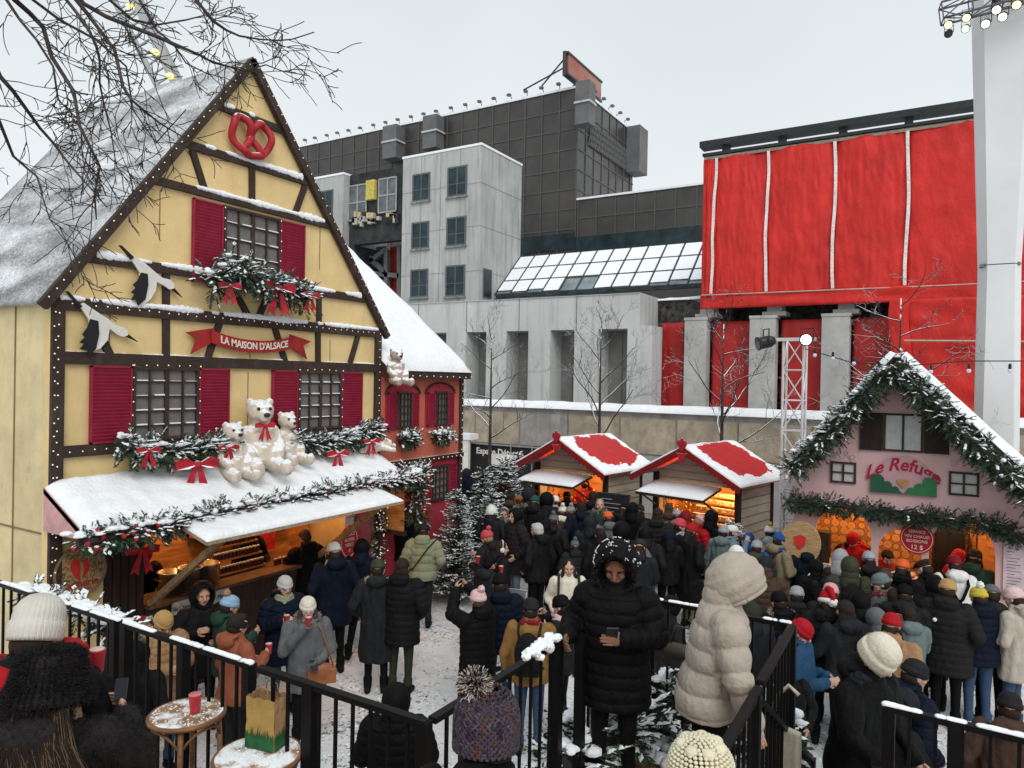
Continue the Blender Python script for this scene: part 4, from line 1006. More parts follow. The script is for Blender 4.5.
# ------------------------------------------------------------------ grey concrete arcade
P = empty('concrete_arcade', (-20, 26, 0), 0, 'long grey concrete block with five tall recessed bays', 'building')
def xs(px, y, py=360): return PY(px, py, y).x
bays = [(423, 446), (466, 486), (506, 528), (550, 574), (598, 627)]; ztp = PY(560, 330, 26).z; xr = xs(639, 26); xl = -34
o_ = [(xl, 0), (xs(424, 26), 0)] ; 
m = MB(); ys = 26; poly = [(xl, 0)]
for a, b in [(388, 404)]+bays: poly += [(xs(a, ys), 0), (xs(a, ys), ztp), (xs(b, ys), ztp), (xs(b, ys), 0)]
poly += [(xs(652, ys), 0), (xs(652, ys), 6.25), (xr, 6.25), (xr, 7.5), (xl, 7.5)]
m.prism(poly, 1, 26, 27.1); m.box((xl, 27.1, 0), (xr, 31, 7.5)); m.build('wall', concL, P)
m = MB(); random.seed(4)
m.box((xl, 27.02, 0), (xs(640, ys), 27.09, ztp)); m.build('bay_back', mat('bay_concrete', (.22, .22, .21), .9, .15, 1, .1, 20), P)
m = MB()
for k in range(1, 9): xx = xl+(xr-xl)*k/9; m.box((xx-.015, 25.99, ztp), (xx+.015, 26.0-.001, 7.5))
for a, b in bays:
    xm = (xs(a, ys)+xs(b, ys))/2; m.box((xm-.02, 27.0, 0), (xm+.02, 27.02, ztp))
m.build('joint', mat('joint_dark', (.16, .16, .16), .9), P)
m = MB(); snowsheet(m, lambda u, v: (xl+(xr-xl)*u, 25.95+3*v, 7.5), 60, 3, .09, 4, .02); m.build('snow', SNOW, P, True)
# ------------------------------------------------------------------ grey annex with square windows, and the opened-up bay
gl_dark = mat('dark_window', (.016, .035, .042), .35, .5, .8, spec=.35)
AN = empty('annex_building', (-24, 32, 0), 0, 'pale grey concrete block with rows of square dark windows', 'building')
ax0, ax1, ay0, ay1, az = -26.75, -21.4, 32, 36.3, 16.6
m = MB(); m.box((ax0, ay0, 0), (ax1, ay1, az)); m.build('wall', conc, AN)
m = MB(); m.box((ax0-.03, ay0-.04, az), (ax1+.05, ay1, az+.12)); m.build('parapet', SNOW, AN)
m = MB()
for z in (9.9, 12.3, 14.6): m.box((ax0, ay0-.012, z), (ax1, ay0-.001, z+.03)); m.box((ax1+.001, ay0, z), (ax1+.012, ay1, z+.03))
for k in (1, 2, 3): x = ax0+(ax1-ax0)*k/4+.0; m.box((x, ay0-.012, 8), (x+.03, ay0-.001, az))
m.build('joint', mat('joint_grey', (.27, .27, .27), .9), AN)
def fwin(px0, py0, px1, py1, y, parent, axis=1, cols=2, rows=2):
    if axis == 1:
        a = PY(px0, py0, y); b = PY(px1, py1, y); x0, x1 = a.x, b.x; z0, z1 = b.z, a.z
        f = MB(); t = .09
        for (p, q, r_, s) in ((x0, x0+t, z0, z1), (x1-t, x1, z0, z1), (x0+t, x1-t, z0, z0+t), (x0+t, x1-t, z1-t, z1)): f.box((p, y-.05, r_), (q, y+.02, s))
        for k in range(1, cols): xx = x0+(x1-x0)*k/cols; f.box((xx-.03, y-.035, z0+t), (xx+.03, y-.006, z1-t))
        zz = z0+(z1-z0)*.42; f.box((x0+t, y-.03, zz-.02), (x1-t, y-.007, zz+.02))
        o = f.build('window', mat('window_frame_grey', (.10, .11, .12), .6, .1), parent); p = MB(); p.box((x0+t, y-.02, z0+t), (x1-t, y-.008, z1-t)); p.build('pane', gl_dark, o)
        f = MB(); f.box((x0-.06, y-.12, z0-.1), (x1+.06, y-.001, z0-.002)); f.build('sill', mat('sill_stained', (.22, .22, .21), .9, .3, 4, snow=.8), o)
    else:
        a = PX(px0, py0, y); b = PX(px1, py1, y); y0, y1 = a.y, b.y; z0, z1 = b.z, a.z
        f = MB(); f.box((y-.02, y0, z0), (y+.04, y1, z1)); o = f.build('window', mat('window_frame_grey', (.10, .11, .12), .6, .1), parent); p = MB(); p.box((y+.041, y0+.08, z0+.08), (y+.05, y1-.08, z1-.08)); p.build('pane', gl_dark, o)
for r in ((413, 175, 430, 200), (448, 168, 467, 195), (412, 223, 429, 248), (447, 218, 466, 245), (411, 270, 428, 297), (446, 266, 465, 296)): fwin(*r, 32, AN)
fwin(483, 268, 491, 299, ax1, AN, 0)
WS = empty('annex_wing', (-33, 32, 0), 0, 'narrow grey concrete wing with one window, half hidden by the yellow gable', 'building')
m = MB(); m.box((-37, 32, 0), (-31.35, 36, 16.35)); m.build('wall', conc, WS); fwin(318, 192, 333, 217, 32, WS)
m = MB(); m.box((-37, 31.96, 16.35), (-31.32, 36, 16.47)); m.build('parapet', SNOW, WS)
DB = empty('opened_bay', (-29, 33, 0), 0, 'stripped black building bay with torn out windows and a steel cross brace', 'building')
blk = mat('black_sheathing', (.035, .038, .04), .9, .4, 2)
m = MB(); zt_ = PY(370, 243, 32.5).z; m.box((-31.3, 32.5, zt_), (-26.8, 33, 16.4)); m.box((-31.3, 36, 0), (-26.8, 36.4, zt_)); m.box((-31.3, 32.5, 0), (-30.9, 36, zt_)); m.build('wall', blk, DB)
for r in ((350, 187, 367, 219), (380, 180, 397, 211)): 
    a = PY(r[0], r[1], 32.5); b = PY(r[2], r[3], 32.5); f = MB()
    f.box((a.x, 32.42, b.z), (b.x, 32.48, a.z), 1)
    for k in (0, .5, 1): xx = a.x+(b.x-a.x)*k; f.box((xx-.04, 32.38, b.z), (xx+.04, 32.42, a.z)); zz = b.z+(a.z-b.z)*k; f.box((a.x, 32.375, zz-.04), (b.x, 32.415, zz+.04))
    f.build('window', [mat('grey_frame', (.33, .34, .34), .7), mat('taped_pane', (.13, .14, .15), .5, .3, 2)], DB)
a = PY(367, 181, 32.3); b = PY(375, 199, 32.3); m = MB(); m.box((a.x, 32.2, b.z), (b.x, 32.45, a.z)); m.build('insulation_board', mat('yellow_foam', (.55, .45, .10), .8, .2), DB)
random.seed(8); m = MB()
for k in range(22):
    p = PY(rnd(352, 398), rnd(214, 224), 32.4); m.box((p.x-rnd(.05, .25), 32.25, p.z-rnd(.05, .25)), (p.x+rnd(.05, .2), 32.48, p.z+rnd(.05, .2)), k % 3)
m.build('debris', [mat('foam_scrap', (.5, .42, .25), .9), blk, mat('pale_scrap', (.4, .4, .38), .9)], DB)
m = MB()
for k in range(14): p = PY(372+k*2.1, 176-k*.25, 32.6); m.ell((p.x, 32.7, p.z+rnd(0, .15)), (.2, .2, .15), seg=8, ring=6)
m.build('foam_heap', mat('foam_scrap', (.5, .42, .25), .9), DB)
stl = mat('grey_steel', (.16, .16, .165), .6, .2, 3)
m = MB(); c0 = PY(360, 247, 34); c1 = PY(386, 272, 34)
for (u, v) in (((356, 245), (356, 300)), ((387, 250), (387, 300)), ((354, 272), (400, 276)), ((357, 246), (386, 273)), ((386, 250), (357, 272)), ((400, 245), (400, 300))):
    p = PY(*u, 34); q_ = PY(*v, 34); m.beam(p, q_, .28, .28)
m.build('steel_brace', stl, DB)
a = PY(390, 247, 34.5); b = PY(401, 300, 34.5); m = MB(); m.box((a.x, 34.5, b.z), (b.x+.6, 34.6, a.z)); a = PY(372, 280, 34.5); m.box((a.x, 34.45, b.z-1), (b.x, 34.49, a.z)); m.build('red_membrane', mat('red_membrane', (.35, .03, .02), .7, .2), DB)
a = PY(356, 249, 35); b = PY(385, 275, 35); m = MB(); m.box((a.x, 35, b.z), (b.x, 35.1, a.z)); m.build('mesh_screen', mat('mesh_grey', (.11, .11, .12), .8, .2, 6), DB)
# ------------------------------------------------------------------ dark panelled tower and its low wing
panel = mat('brown_panel', (.042, .037, .034), .35, .3, .5, spec=.6)
mull = mat('mullion', (.085, .08, .078), .5, .1)
TW = empty('dark_tower', (-35, 46, 0), 0, 'large dark building clad in brown square panels, floodlights along its roof', 'building')
tx0, tx1, ty0, ty1, tz = -62, -22.63, 46, 56.6, 24.85
m = MB(); m.box((tx0, ty0, 0), (tx1, ty1, tz)); m.build('cladding', panel, TW)
m = MB(); st_ = 1.32
def grid(mb, axis, c, u0, u1, z0, z1, su, sz, w=.05, t=.06):
    k = int((u1-u0)/su)
    for i in range(k+1):
        u = u1-i*su
        if axis == 1: mb.box((u-w, c-t, z0), (u+w, c-.002, z1))
        else: mb.box((c+.002, u0+i*su-w, z0), (c+t, u0+i*su+w, z1))
    k = int((z1-z0)/sz)
    for i in range(k+1):
        z = z1-i*sz
        if axis == 1: mb.box((u0, c-t*.8, z-w), (u1, c-.001, z+w))
        else: mb.box((c+.001, u0, z-w), (c+t*.8, u1, z+w))
grid(m, 1, 46, tx0, tx1, 8, tz, 1.42, 1.42); grid(m, 0, tx1, ty0, ty1, 12, tz, 1.42, 1.42); m.build('panel_grid', mull, TW)
m = MB(); m.box((tx0, ty0-.1, tz), (tx1+.1, ty1, tz+.16)); m.build('roof_edge', SNOW, TW)
zgl0, zgl1 = PY(540, 252, 46).z, PY(540, 236, 46).z
m = MB(); m.box((-34, 45.93, zgl0), (tx1-.01, 45.99, zgl1)); zz0, zz1 = PY(578, 205, 46).z, PY(578, 186, 46).z
m.build('window_band', gl_dark, TW)
m = MB(); a = PX(588, 120, tx1); b = PX(624, 150, tx1)
for k in range(26):
    y = a.y+(b.y-a.y)*k/25; m.beam((tx1+.1, y, 21.3), (tx1+.1, y+.5, 23.0), .06, .06)
    m.beam((tx1+.13, y+.5, 21.3), (tx1+.13, y, 23.0), .06, .06)
m.build('louvre_grille', mat('grille', (.13, .13, .13), .6), TW)
bxm = mat('box_grey', (.13, .13, .135), .6, .15, 1)
for (px, y0, y1, wd) in ((392, 128, 158, 1.2), (432, 118, 148, 1.2), (584, 84, 124, 1.5)):
    a = PY(px-6, y0, 45.3); b = PY(px+7, y1, 45.3); m = MB(); m.box((a.x, 44.9, b.z), (b.x, 45.94, a.z)); m.box((a.x-.05, 44.8, (a.z+b.z)/2-.05), (b.x+.1, 45.94, (a.z+b.z)/2+.08), 1); m.build('vent_box', [bxm, concL], TW)
m = MB(); m.box((tx1+.05, ty1-1.6, 21.2), (tx1+1.2, ty1+.2, 24.9)); m.build('vent_box', bxm, TW)
# floodlights along the roof: countable
fm_ = MB(); fm_.tube([(0, 0, 0), (0, 0, .35), (0, -.35, .55)], .05, 5); fm_.box((-.22, -.7, .42), (.22, -.3, .66)); fme = fm_.mesh('floodlight'); fme.materials.append(mat('lamp_body_grey', (.12, .12, .13), .5))
for k in range(26):
    o = link('floodlight', fme); x = tx1-1.5-k*1.35; o.location = (x, 46.1, tz+.15); o.scale = (.62,)*3; o.rotation_euler = (0, 0, rnd(-.3, .3)); tag(o, 'small grey floodlight standing on the front roof edge of the dark tower', 'floodlight', 'floodlights on the roof of the dark tower, front edge')
for k in range(5):
    o = link('floodlight', fme); o.location = (tx1, ty0+2.2+k*1.6, tz+.15); o.scale = (.62,)*3; o.rotation_euler = (0, 0, pi/2); tag(o, 'small grey floodlight on the right hand side roof edge, beyond the billboard', 'floodlight', 'floodlights on the roof of the dark tower, side edge')
# billboard
bb = empty('billboard', (tx1, 46.5, tz), 0, 'rooftop billboard with a blurred brown and red picture on the dark tower', 'billboard')
Xb = tx1-.2; a = PX(567, 52, Xb); b = PX(600, 92, Xb)
bbm = mat('billboard_print', (.36, .22, .16), .5, .3, .45, col2=(.30, .05, .03)); 
m = MB(); y0_, y1_ = a.y+.1, b.y; m.box((Xb, y0_, tz+.5), (Xb+.1, y1_, a.z-.1)); m.build('printed_face', bbm, bb)
m = MB(); m.box((Xb-.25, y0_-.25, tz+.4), (Xb-.01, y1_+.1, a.z+.05)); 
for s in (0, 1): m.beam((Xb-.3, y0_+s*3, a.z-1), (Xb-3.5, y0_+s*3, tz+.1), .08, .08); m.beam((Xb-.3, y0_+s*3, tz+1.6), (Xb-2, y0_+s*3, tz+.1), .08, .08)
for z_ in (tz+.42, a.z-.12): m.box((Xb-.01, y0_-.2, z_), (Xb+.16, y1_+.1, z_+.14))
m.build('frame', mat('dark_steel', (.05, .05, .055), .5), bb)
# low wing
WG = empty('low_wing', (-12, 46, 0), 0, 'low dark panelled wing with a band of blue glass, between tower and red tarpaulins', 'building')
wz = 16.9; m = MB(); m.box((tx1+.02, 46.05, 0), (-4, 55, wz)); m.build('cladding', panel, WG)
m = MB(); grid(m, 1, 46.05, tx1+.1, -4, 10, wz, 1.42, 1.30); m.build('panel_grid', mull, WG)
m = MB(); m.box((tx1+.02, 45.95, wz), (-4, 55, wz+.14)); m.build('roof_edge', SNOW, WG)
m = MB(); m.box((tx1-.0, 45.94, PY(640, 247, 46).z), (-4, 45.985, PY(640, 231, 46).z)); m.build('window_band', gl_dark, WG)
# sloping skylight
SK = empty('skylight', (-16, 33.6, 0), 0, 'sloping glass roof half covered by sheets of snow', 'skylight')
sky_g = mat('skylight_glass', (.16, .20, .21), .2, .4, 1.2, spec=.8)
xL, xR = -21.37, -8.6; ya, za_ = 33.6, 8.78; yb, zb_ = 36.3, 11.26
def SKP(u, v, d=0): 
    n = V((0, -(zb_-za_), (yb-ya))).normalized(); return V((xL+(xR-xL)*u, ya+(yb-ya)*v, za_+(zb_-za_)*v))+n*d
m = MB(); m.add([SKP(0,0), SKP(1,0), SKP(1,1), SKP(0,1), SKP(0,0,-.2), SKP(1,0,-.2), SKP(1,1,-.2), SKP(0,1,-.2)], [(0,1,2,3),(7,6,5,4),(0,4,5,1),(1,5,6,2),(2,6,7,3),(3,7,4,0)]); m.build('glazing', sky_g, SK)
m = MB(); nu, nv = 13, 3
for i in range(nu+1): m.beam(SKP(i/nu, 0, .04), SKP(i/nu, 1, .04), .05, .06)
for j in range(nv+1): m.beam(SKP(0, j/nv, .03), SKP(1, j/nv, .03), .05, .05)
m.build('glazing_bars', mat('bar_dark', (.05, .055, .06), .5), SK)
m = MB(); random.seed(12)
for i in range(nu):
    for j in range(nv):
        if j == 0 and random.random() < .35: continue
        u0, u1 = (i+.06)/nu, (i+.94)/nu; v0, v1 = (j+.05)/nv, (j+.95)/nv
        if j == 0: v0 += rnd(0, .1)
        m.add([SKP(u0, v0, .02), SKP(u1, v0+rnd(0, .02), .02), SKP(u1, v1, .02), SKP(u0, v1, .02), SKP(u0, v0, .07), SKP(u1, v0, .07), SKP(u1, v1, .07), SKP(u0, v1, .07)], [(4,5,6,7),(0,1,5,4),(1,2,6,5),(2,3,7,6),(3,0,4,7)])
m.build('snow', SNOW, SK)
m = MB(); m.box((xL, ya-.1, 0), (xR, ya+.1, za_-.2)); m.box((xL, yb+.02, 0), (xR, 45.9, zb_-.1)); m.build('base_wall', panel, SK)
# ------------------------------------------------------------------ building wrapped in red tarpaulins
TB = empty('wrapped_building', (-4, 27, 0), 0, 'concrete building wrapped in big red tarpaulins with white seams, dark beam on its roof', 'building')
tarp = mat('red_tarpaulin', (.60, .030, .024), .5, .14, .8, 0, spec=.22)
n_, l_, b_ = nodes(tarp); t = n_.new('ShaderNodeTexCoord'); mp = n_.new('ShaderNodeMapping'); mp.inputs['Scale'].default_value = (1, 1, .35); l_.new(t.outputs['Object'], mp.inputs[0])
n1 = n_.new('ShaderNodeTexNoise'); n1.inputs['Scale'].default_value = 1.4; n1.inputs['Detail'].default_value = 5; n1.inputs['Distortion'].default_value = 1.6; l_.new(mp.outputs[0], n1.inputs['Vector'])
wv = n_.new('ShaderNodeTexWave'); wv.bands_direction = 'DIAGONAL'; wv.inputs['Scale'].default_value = 1.1; wv.inputs['Distortion'].default_value = 14; wv.inputs['Detail'].default_value = 8; wv.inputs['Detail Roughness'].default_value = .7; l_.new(mp.outputs[0], wv.inputs['Vector'])
ad = n_.new('ShaderNodeMath'); ad.operation = 'ADD'; l_.new(n1.outputs[0], ad.inputs[0]); l_.new(wv.outputs[1], ad.inputs[1])
bp = n_.new('ShaderNodeBump'); bp.inputs['Strength'].default_value = .26; bp.inputs['Distance'].default_value = .09; l_.new(ad.outputs[0], bp.inputs['Height']); l_.new(bp.outputs[0], b_.inputs['Normal'])
def sheet(mb, x0, x1, z0, z1, y, amp=.12, seed=0, nu=40, nv=40, th=.03, m=0, skew=0):
    vs = []; fs = []
    for s in (0, 1):
        for i in range(nu+1):
            for j in range(nv+1):
                u, v = i/nu, j/nv; e = min(u, 1-u)*2; bel = sin(pi*u)*amp*.8
                d = bel + amp*.6*noise.noise(V((u*5+seed, v*1.6, 0)))*min(1, e*4) + amp*.45*abs(noise.noise(V((u*9+v*5+seed, v*7, 3))))+amp*.3*noise.noise(V((u*20+seed, v*5, 8)))
                vs.append((x0+(x1-x0)*u+skew*(v-.5)*sin(pi*v), y-d-(0 if s else -th), z0+(z1-z0)*v))
    K = (nu+1)*(nv+1)
    for i in range(nu):
        for j in range(nv):
            a = i*(nv+1)+j; fs.append((a, a+1, a+nv+2, a+nv+1)); fs.append((K+a, K+a+nv+1, K+a+nv+2, K+a+1))
    for i in range(nu):
        for j in (0, nv): a = i*(nv+1)+j; fs.append((a, a+nv+1, K+a+nv+1, K+a))
    for j in range(nv):
        for i in (0, nu): a = i*(nv+1)+j; fs.append((a, a+1, K+a+1, K+a))
    mb.add(vs, fs, m)
Y = 27; zt0, zb0 = 12.55, 7.35
seams = [-7.95, xs(716, Y, 230), xs(768, Y, 230), xs(835, Y, 230), xs(908, Y, 230), 3.2, 6.5]
m = MB(); m.box((-7.9, 27.25, 7.4), (8, 36, 12.6), 0); m.box((-7.95, 28.6, 0), (8, 29.2, 7.4), 1); m.build('wall', [conc, mat('rubble_dark', (.07, .068, .065), .95, .6, 5, .6, 12)], TB)
for i in range(6):
    m = MB(); sheet(m, seams[i], seams[i+1], zb0, zt0, Y, .13, i*7.3); m.build('tarpaulin', tarp, TB, True)
for i in range(1, 5):
    m = MB(); pts = [(seams[i]-.03+.035*sin(k/10*pi*1.1+i)-.12*(k/20-1)**2*(i==1), Y-.1-.03*sin(k), zb0+.1+(zt0-zb0-.15)*k/20) for k in range(21)]
    for a, b in zip(pts[:-1], pts[1:]): m.beam(a, b, .10, .03, up=(0,1,0))
    m.build('white_seam', mat('seam_white', (.75, .72, .70), .7, .2, 18), TB)
m = MB(); sheet(m, -7.97, 8, zb0-.45, zb0+.08, Y-.05, .12, 55, 90, 6); m.build('bottom_roll', tarp, TB, True)
m = MB(); m.tube([(-7.9, Y-.16, zb0+.06), (0, Y-.16, zb0+.02), (8, Y-.16, zb0+.06)], .022, 5); m.tube([(-7.9, Y-.08, zt0), (8, Y-.08, zt0)], .06, 5); m.build('lashing_rope', mat('rope', (.45, .40, .33), .8), TB)
m = MB(); m.box((-7.95, Y-.2, 12.62), (8, Y+1.5, 12.72)); 
for k in range(8): x = -7.3+k*2; m.box((x, Y+.1, 12.72), (x+.25, Y+.4, 13.0))
m.box((-8.1, Y-.1, 13.0), (8, Y+.5, 13.22)); m.build('roof_beam', mat('black_beam', (.025, .028, .03), .6, .2, snow=.85), TB)
colm = mat('column_concrete', (.44, .44, .42), .9, .15, 1, .1, 20); streaky(colm, 2, lo=.6)
for (a, b) in ((700, 715), (767, 782), (838, 852), (912, 926)):
    m = MB(); x0 = xs(a, Y+.3, 310); m.box((x0, Y+.3, 6.7), (x0+.52, Y+1.0, 7.35)); m.box((x0-.15, Y+.2, 6.6), (x0+.67, Y+1.1, 6.75)); m.build('upper_column', colm, TB)
for (a, b) in ((684, 706), (749, 775), (821, 849), (903, 930)):
    m = MB(); m.box((xs(a, Y, 360), Y, 0), (xs(b, Y, 360), Y+.5, 6.5)); m.build('pillar', colm, TB)
    m = MB(); m.box((xs(a, Y, 360)-.02, Y-.03, 6.5), (xs(b, Y, 360)+.04, Y+.55, 6.6)); m.build('pillar_cap', colm, TB)
tarp2 = mat('red_panel', (.40, .022, .02), .5, .15, 1.5, .1, 5)
for i, (a, b) in enumerate(((661, 684), (712, 749), (781, 821), (853, 903), (932, 1000))):
    m = MB(); sheet(m, xs(a, Y+.45, 360), xs(b, Y+.45, 360)+(.15 if i else 0), 2.5, 6.45, Y+.45, .05, i*3.1, 16, 20); m.build('red_panel', tarp2, TB, True)
# torn big tarpaulin hanging low on the right
m = MB(); x0 = xs(905, Y-.3, 340); sheet(m, x0, 8, 2.6, 6.95, Y-.3, .3, 77, 60, 40, skew=.2); m.build('tarpaulin', tarp, TB, True)
m = MB(); sheet(m, x0-.45, x0+.15, 4.6, 6.95, Y-.38, .12, 33, 8, 20, skew=-.3); m.build('tarpaulin', tarp, TB, True)
m = MB(); m.tube([(x0, Y-.62, 5.6), (3, Y-.7, 5.5), (8, Y-.65, 5.6)], .03, 5); m.build('lashing_rope', mat('rope', (.45, .40, .33), .8), TB)
# link of rubble wall left of red building
m = MB(); m.box((xs(652, 28, 320)-.3, 28, 0), (-7.0, 28.55, 7.35)); m.top('rubble_wall', mat('rubble_dark', (.07, .068, .065), .95), 'dark rough stone wall between the concrete arcade and the first pillar', 'wall')
m = MB(); snowsheet(m, lambda u, v: (xs(645, 28, 320)+3*u, 27.9+.6*v, 7.4), 12, 3, .12, 3, .05); m.top('snow_drift', SNOW, 'snow lying on the dark rough wall beside the first red tarpaulin', 'snow', smooth=True)
# ------------------------------------------------------------------ white pillar
pil = mat('white_pillar', (.66, .67, .67), .7, .06, .4, .03, 10); streaky(pil, 1.0, (.30, .30, .29), .62, .8)
WP = empty('white_pillar', (.9, 17, 0), 0, 'tall pale tapering pillar at the right edge, wider at the top', 'pillar')
def pring(z, x0, x1, y0, y1, c): return [(x0, y0+c*2.2, z), (x0+c, y0, z), (x1-c*.8, y0, z), (x1, y0+c, z), (x1, y1, z), (x0, y1, z)]
def pseg(z0, z1, f0, f1):
    m = MB(); a = pring(z0, *f0); b = pring(z1, *f1); n = 6; m.add(a+b, [tuple(range(n))[::-1], tuple(range(n, 2*n))]+[(i, (i+1)%n, n+(i+1)%n, n+i) for i in range(n)]); return m
zj = PY(1000, 264, 17).z
pseg(0, zj-.01, (.52, 1.30, 17, 17.8, .12), (.54, 1.24, 17, 17.8, .14)).build('lower_shaft', pil, WP)
pseg(zj+.01, 16, (.54, 1.24, 17, 17.8, .14), (.18, 1.60, 17, 17.9, .22)).build('upper_shaft', pil, WP)
m = MB(); m.box((.56, 17.05, zj-.03), (1.22, 17.75, zj+.03)); m.build('joint', mat('joint_dark', (.16, .16, .16), .9), WP)
# ------------------------------------------------------------------ truss masts
alu = mat('aluminium', (.62, .62, .63), .35, .1, 5, metal=.35)
def truss(a, b, w, parent, name='truss', seg=.45, r=.025, mt=alu):
    a = V(a); b = V(b); d = (b-a).normalized(); u = d.orthogonal().normalized() if abs(d.z) < .9 else V((1,0,0)); 
    if abs(d.z) < .9: u = d.cross(V((0,0,1))).normalized()
    v = d.cross(u); C_ = [u*s*w/2+v*t*w/2 for s, t in ((-1,-1),(1,-1),(1,1),(-1,1))]; m = MB(); L_ = (b-a).length; n = max(1, int(L_/seg))
    for c in C_: m.tube([a+c, b+c], r, 6)
    for i in range(n):
        p = a+d*L_*i/n; q = a+d*L_*(i+1)/n
        for k in range(4):
            c0, c1 = C_[k], C_[(k+1)%4]
            if (i+k) % 2: c0, c1 = c1, c0
            m.tube([p+c0, q+c1], r*.6, 5); m.tube([p+C_[k], p+C_[(k+1)%4]], r*.6, 5)
    return m.build(name, mt, parent)
MT = empty('truss_mast', (-2.33, 13.8, 0), 0, 'white lattice lighting mast with two floodlights left of the pink chalet', 'mast')
tz_ = PY(795, 340, 13.8).z; truss((-2.33, 13.8, 0), (-2.33, 13.8, tz_), .34, MT, 'lattice', .5, .022, mat('white_lattice', (.6, .6, .6), .5, .1))
lb = mat('lamp_black', (.015, .015, .016), .4)
def spot(c, d, s, parent, glow=None, name='floodlight', es=9):
    c = V(c); d = V(d).normalized(); m = MB(); m.tube([c-d*s*.6, c-d*s*.3, c+d*s*.4, c+d*s*.6], [s*.28, s*.42, s*.42, s*.5], 14); o = m.build(name, lb, parent)
    m = MB(); m.tube([c+d*s*.605, c+d*s*.62], s*.40, 14); m.build('lens', glow if glow else mat('lens_dark', (.05, .05, .05), .1), o)
    m = MB(); u = d.cross(V((0,0,1))).normalized()*s*.5; m.tube([c-u, c-u+V((0,0,s*.9)), c+u+V((0,0,s*.9)), c+u], s*.05, 5); m.build('bracket', lb, o); return o
m = MB(); m.beam((-2.85, 13.6, tz_), (-1.95, 13.6, tz_), .06, .06); m.build('crossbar', alu, MT)
spot((-2.78, 13.5, tz_-.05), (-.9, -.6, -.25), .26, MT); spot((-2.08, 13.45, tz_-.02), (.05, -1, -.05), .22, MT, emis('lamp_white', (1, .95, .85), 4))
TT = empty('lighting_truss', (.9, 16.2, 11.2), 0, 'overhead truss with stage lights fixed to the tall pale pillar at the top right', 'truss')
a = PY(941, 20, 16.4); b = PY(1024, -2, 16.6); ext = b+(b-a)*1.2
dd_ = (b-a).normalized(); truss(a+V((0,0,.12)), ext+V((0,0,.12)), .32, TT, 'lattice', .5, .022, mat('dark_truss', (.12, .12, .13), .5))
m = MB(); m.beam((.7, 16.75, 11.6), (.7, 17.15, 11.6), .1, .1); m.beam((1.15, 16.75, 11.75), (1.15, 17.15, 11.75), .1, .1); m.build('clamp', lb, TT)
yel = emis('lamp_yellow', (1, .85, .3), 2); wh = emis('lamp_warm_white', (1, .92, .75), 2.5); grn = emis('lamp_green', (.5, .95, .4), 3)
for (px, py, g_, s) in ((949, 24, yel, .26), (949, 33, None, .24), (967, 17, yel, .26), (966, 28, grn, .24), (986, 23, wh, .28), (997, 9, wh, .28), (1003, 16, wh, .28), (1017, 4, yel, .28)):
    p = PY(px, py, 16.1); spot(p, (-.1, -.8, -.5), s*.62, TT, g_, 'stage_light')
# ------------------------------------------------------------------ crane boom behind the yellow house
CRN = empty('crane_boom', (0, 0, 0), 0, 'pale steel boom with yellow work lights rising behind the snowy roof', 'crane')
p1 = PD(178, 84, 24); p0 = PD(132, -10, 24); d = (p1-p0).normalized(); bt = p1+d*((p1.z)/(-d.z)); CRN.location = (bt.x, bt.y, 0)
grym = mat('boom_grey', (.33, .35, .37), .5, .1, 3)
m = MB(); m.beam(bt, p0-d*8, .34, .34); m.build('boom', grym, CRN)
off = (PD(165, 84, 24)-p1); m = MB(); m.tube([bt+off*1.4, p0-d*8+off*1.9], .1, 8); m.build('pipe', grym, CRN)
m = MB(); 
for k in range(40): q = p1+off*.8-d*k*.35; m.beam(q+off*.8, q-off*.5-d*.3, .05, .05)
m.build('rungs', grym, CRN)
for (px, py) in ((130, 6), (155, 52), (170, 76)):
    p = PD(px, py, 23.7); m = MB(); m.ell(p, (.13, .13, .09)); m.build('work_light', emis('work_light', (1, .78, .25), 1.3), CRN, True)
# festoon wire with small lamps over the chalet
m = MB(); pts = [PY(x, y, 12.0) for x, y in ((806, 349), (850, 362), (905, 366), (965, 361), (1024, 361))]; 
m.tube(pts, .008, 5); 
fw = m.top('festoon_wire', lb, 'thin wire carrying small festoon lamps above the chalet ridge', 'wire')
fl_ = MB(); fl_.cap((0,0,0), (0,0,-.05), .02, .02, 8, 0); fl_.ell((0,0,-.08), (.028,.028,.032), m=1, seg=10, ring=8); flm = fl_.mesh('festoon_lamp', smooth=True); flm.materials.append(lb); flm.materials.append(mat('lamp_lilac', (.5, .48, .62), .3, emit=(.75, .7, 1), es=.15))
for (x, y) in ((815, 350), (833, 353), (854, 358), (879, 363), (903, 366), (931, 366), (969, 365), (1010, 365)):
    o = link('festoon_lamp', flm); o.location = PY(x, y, 12.0); tag(o, 'small pale lilac festoon lamp hanging from the wire above the chalet', 'lamp', 'festoon lamps above the chalet')
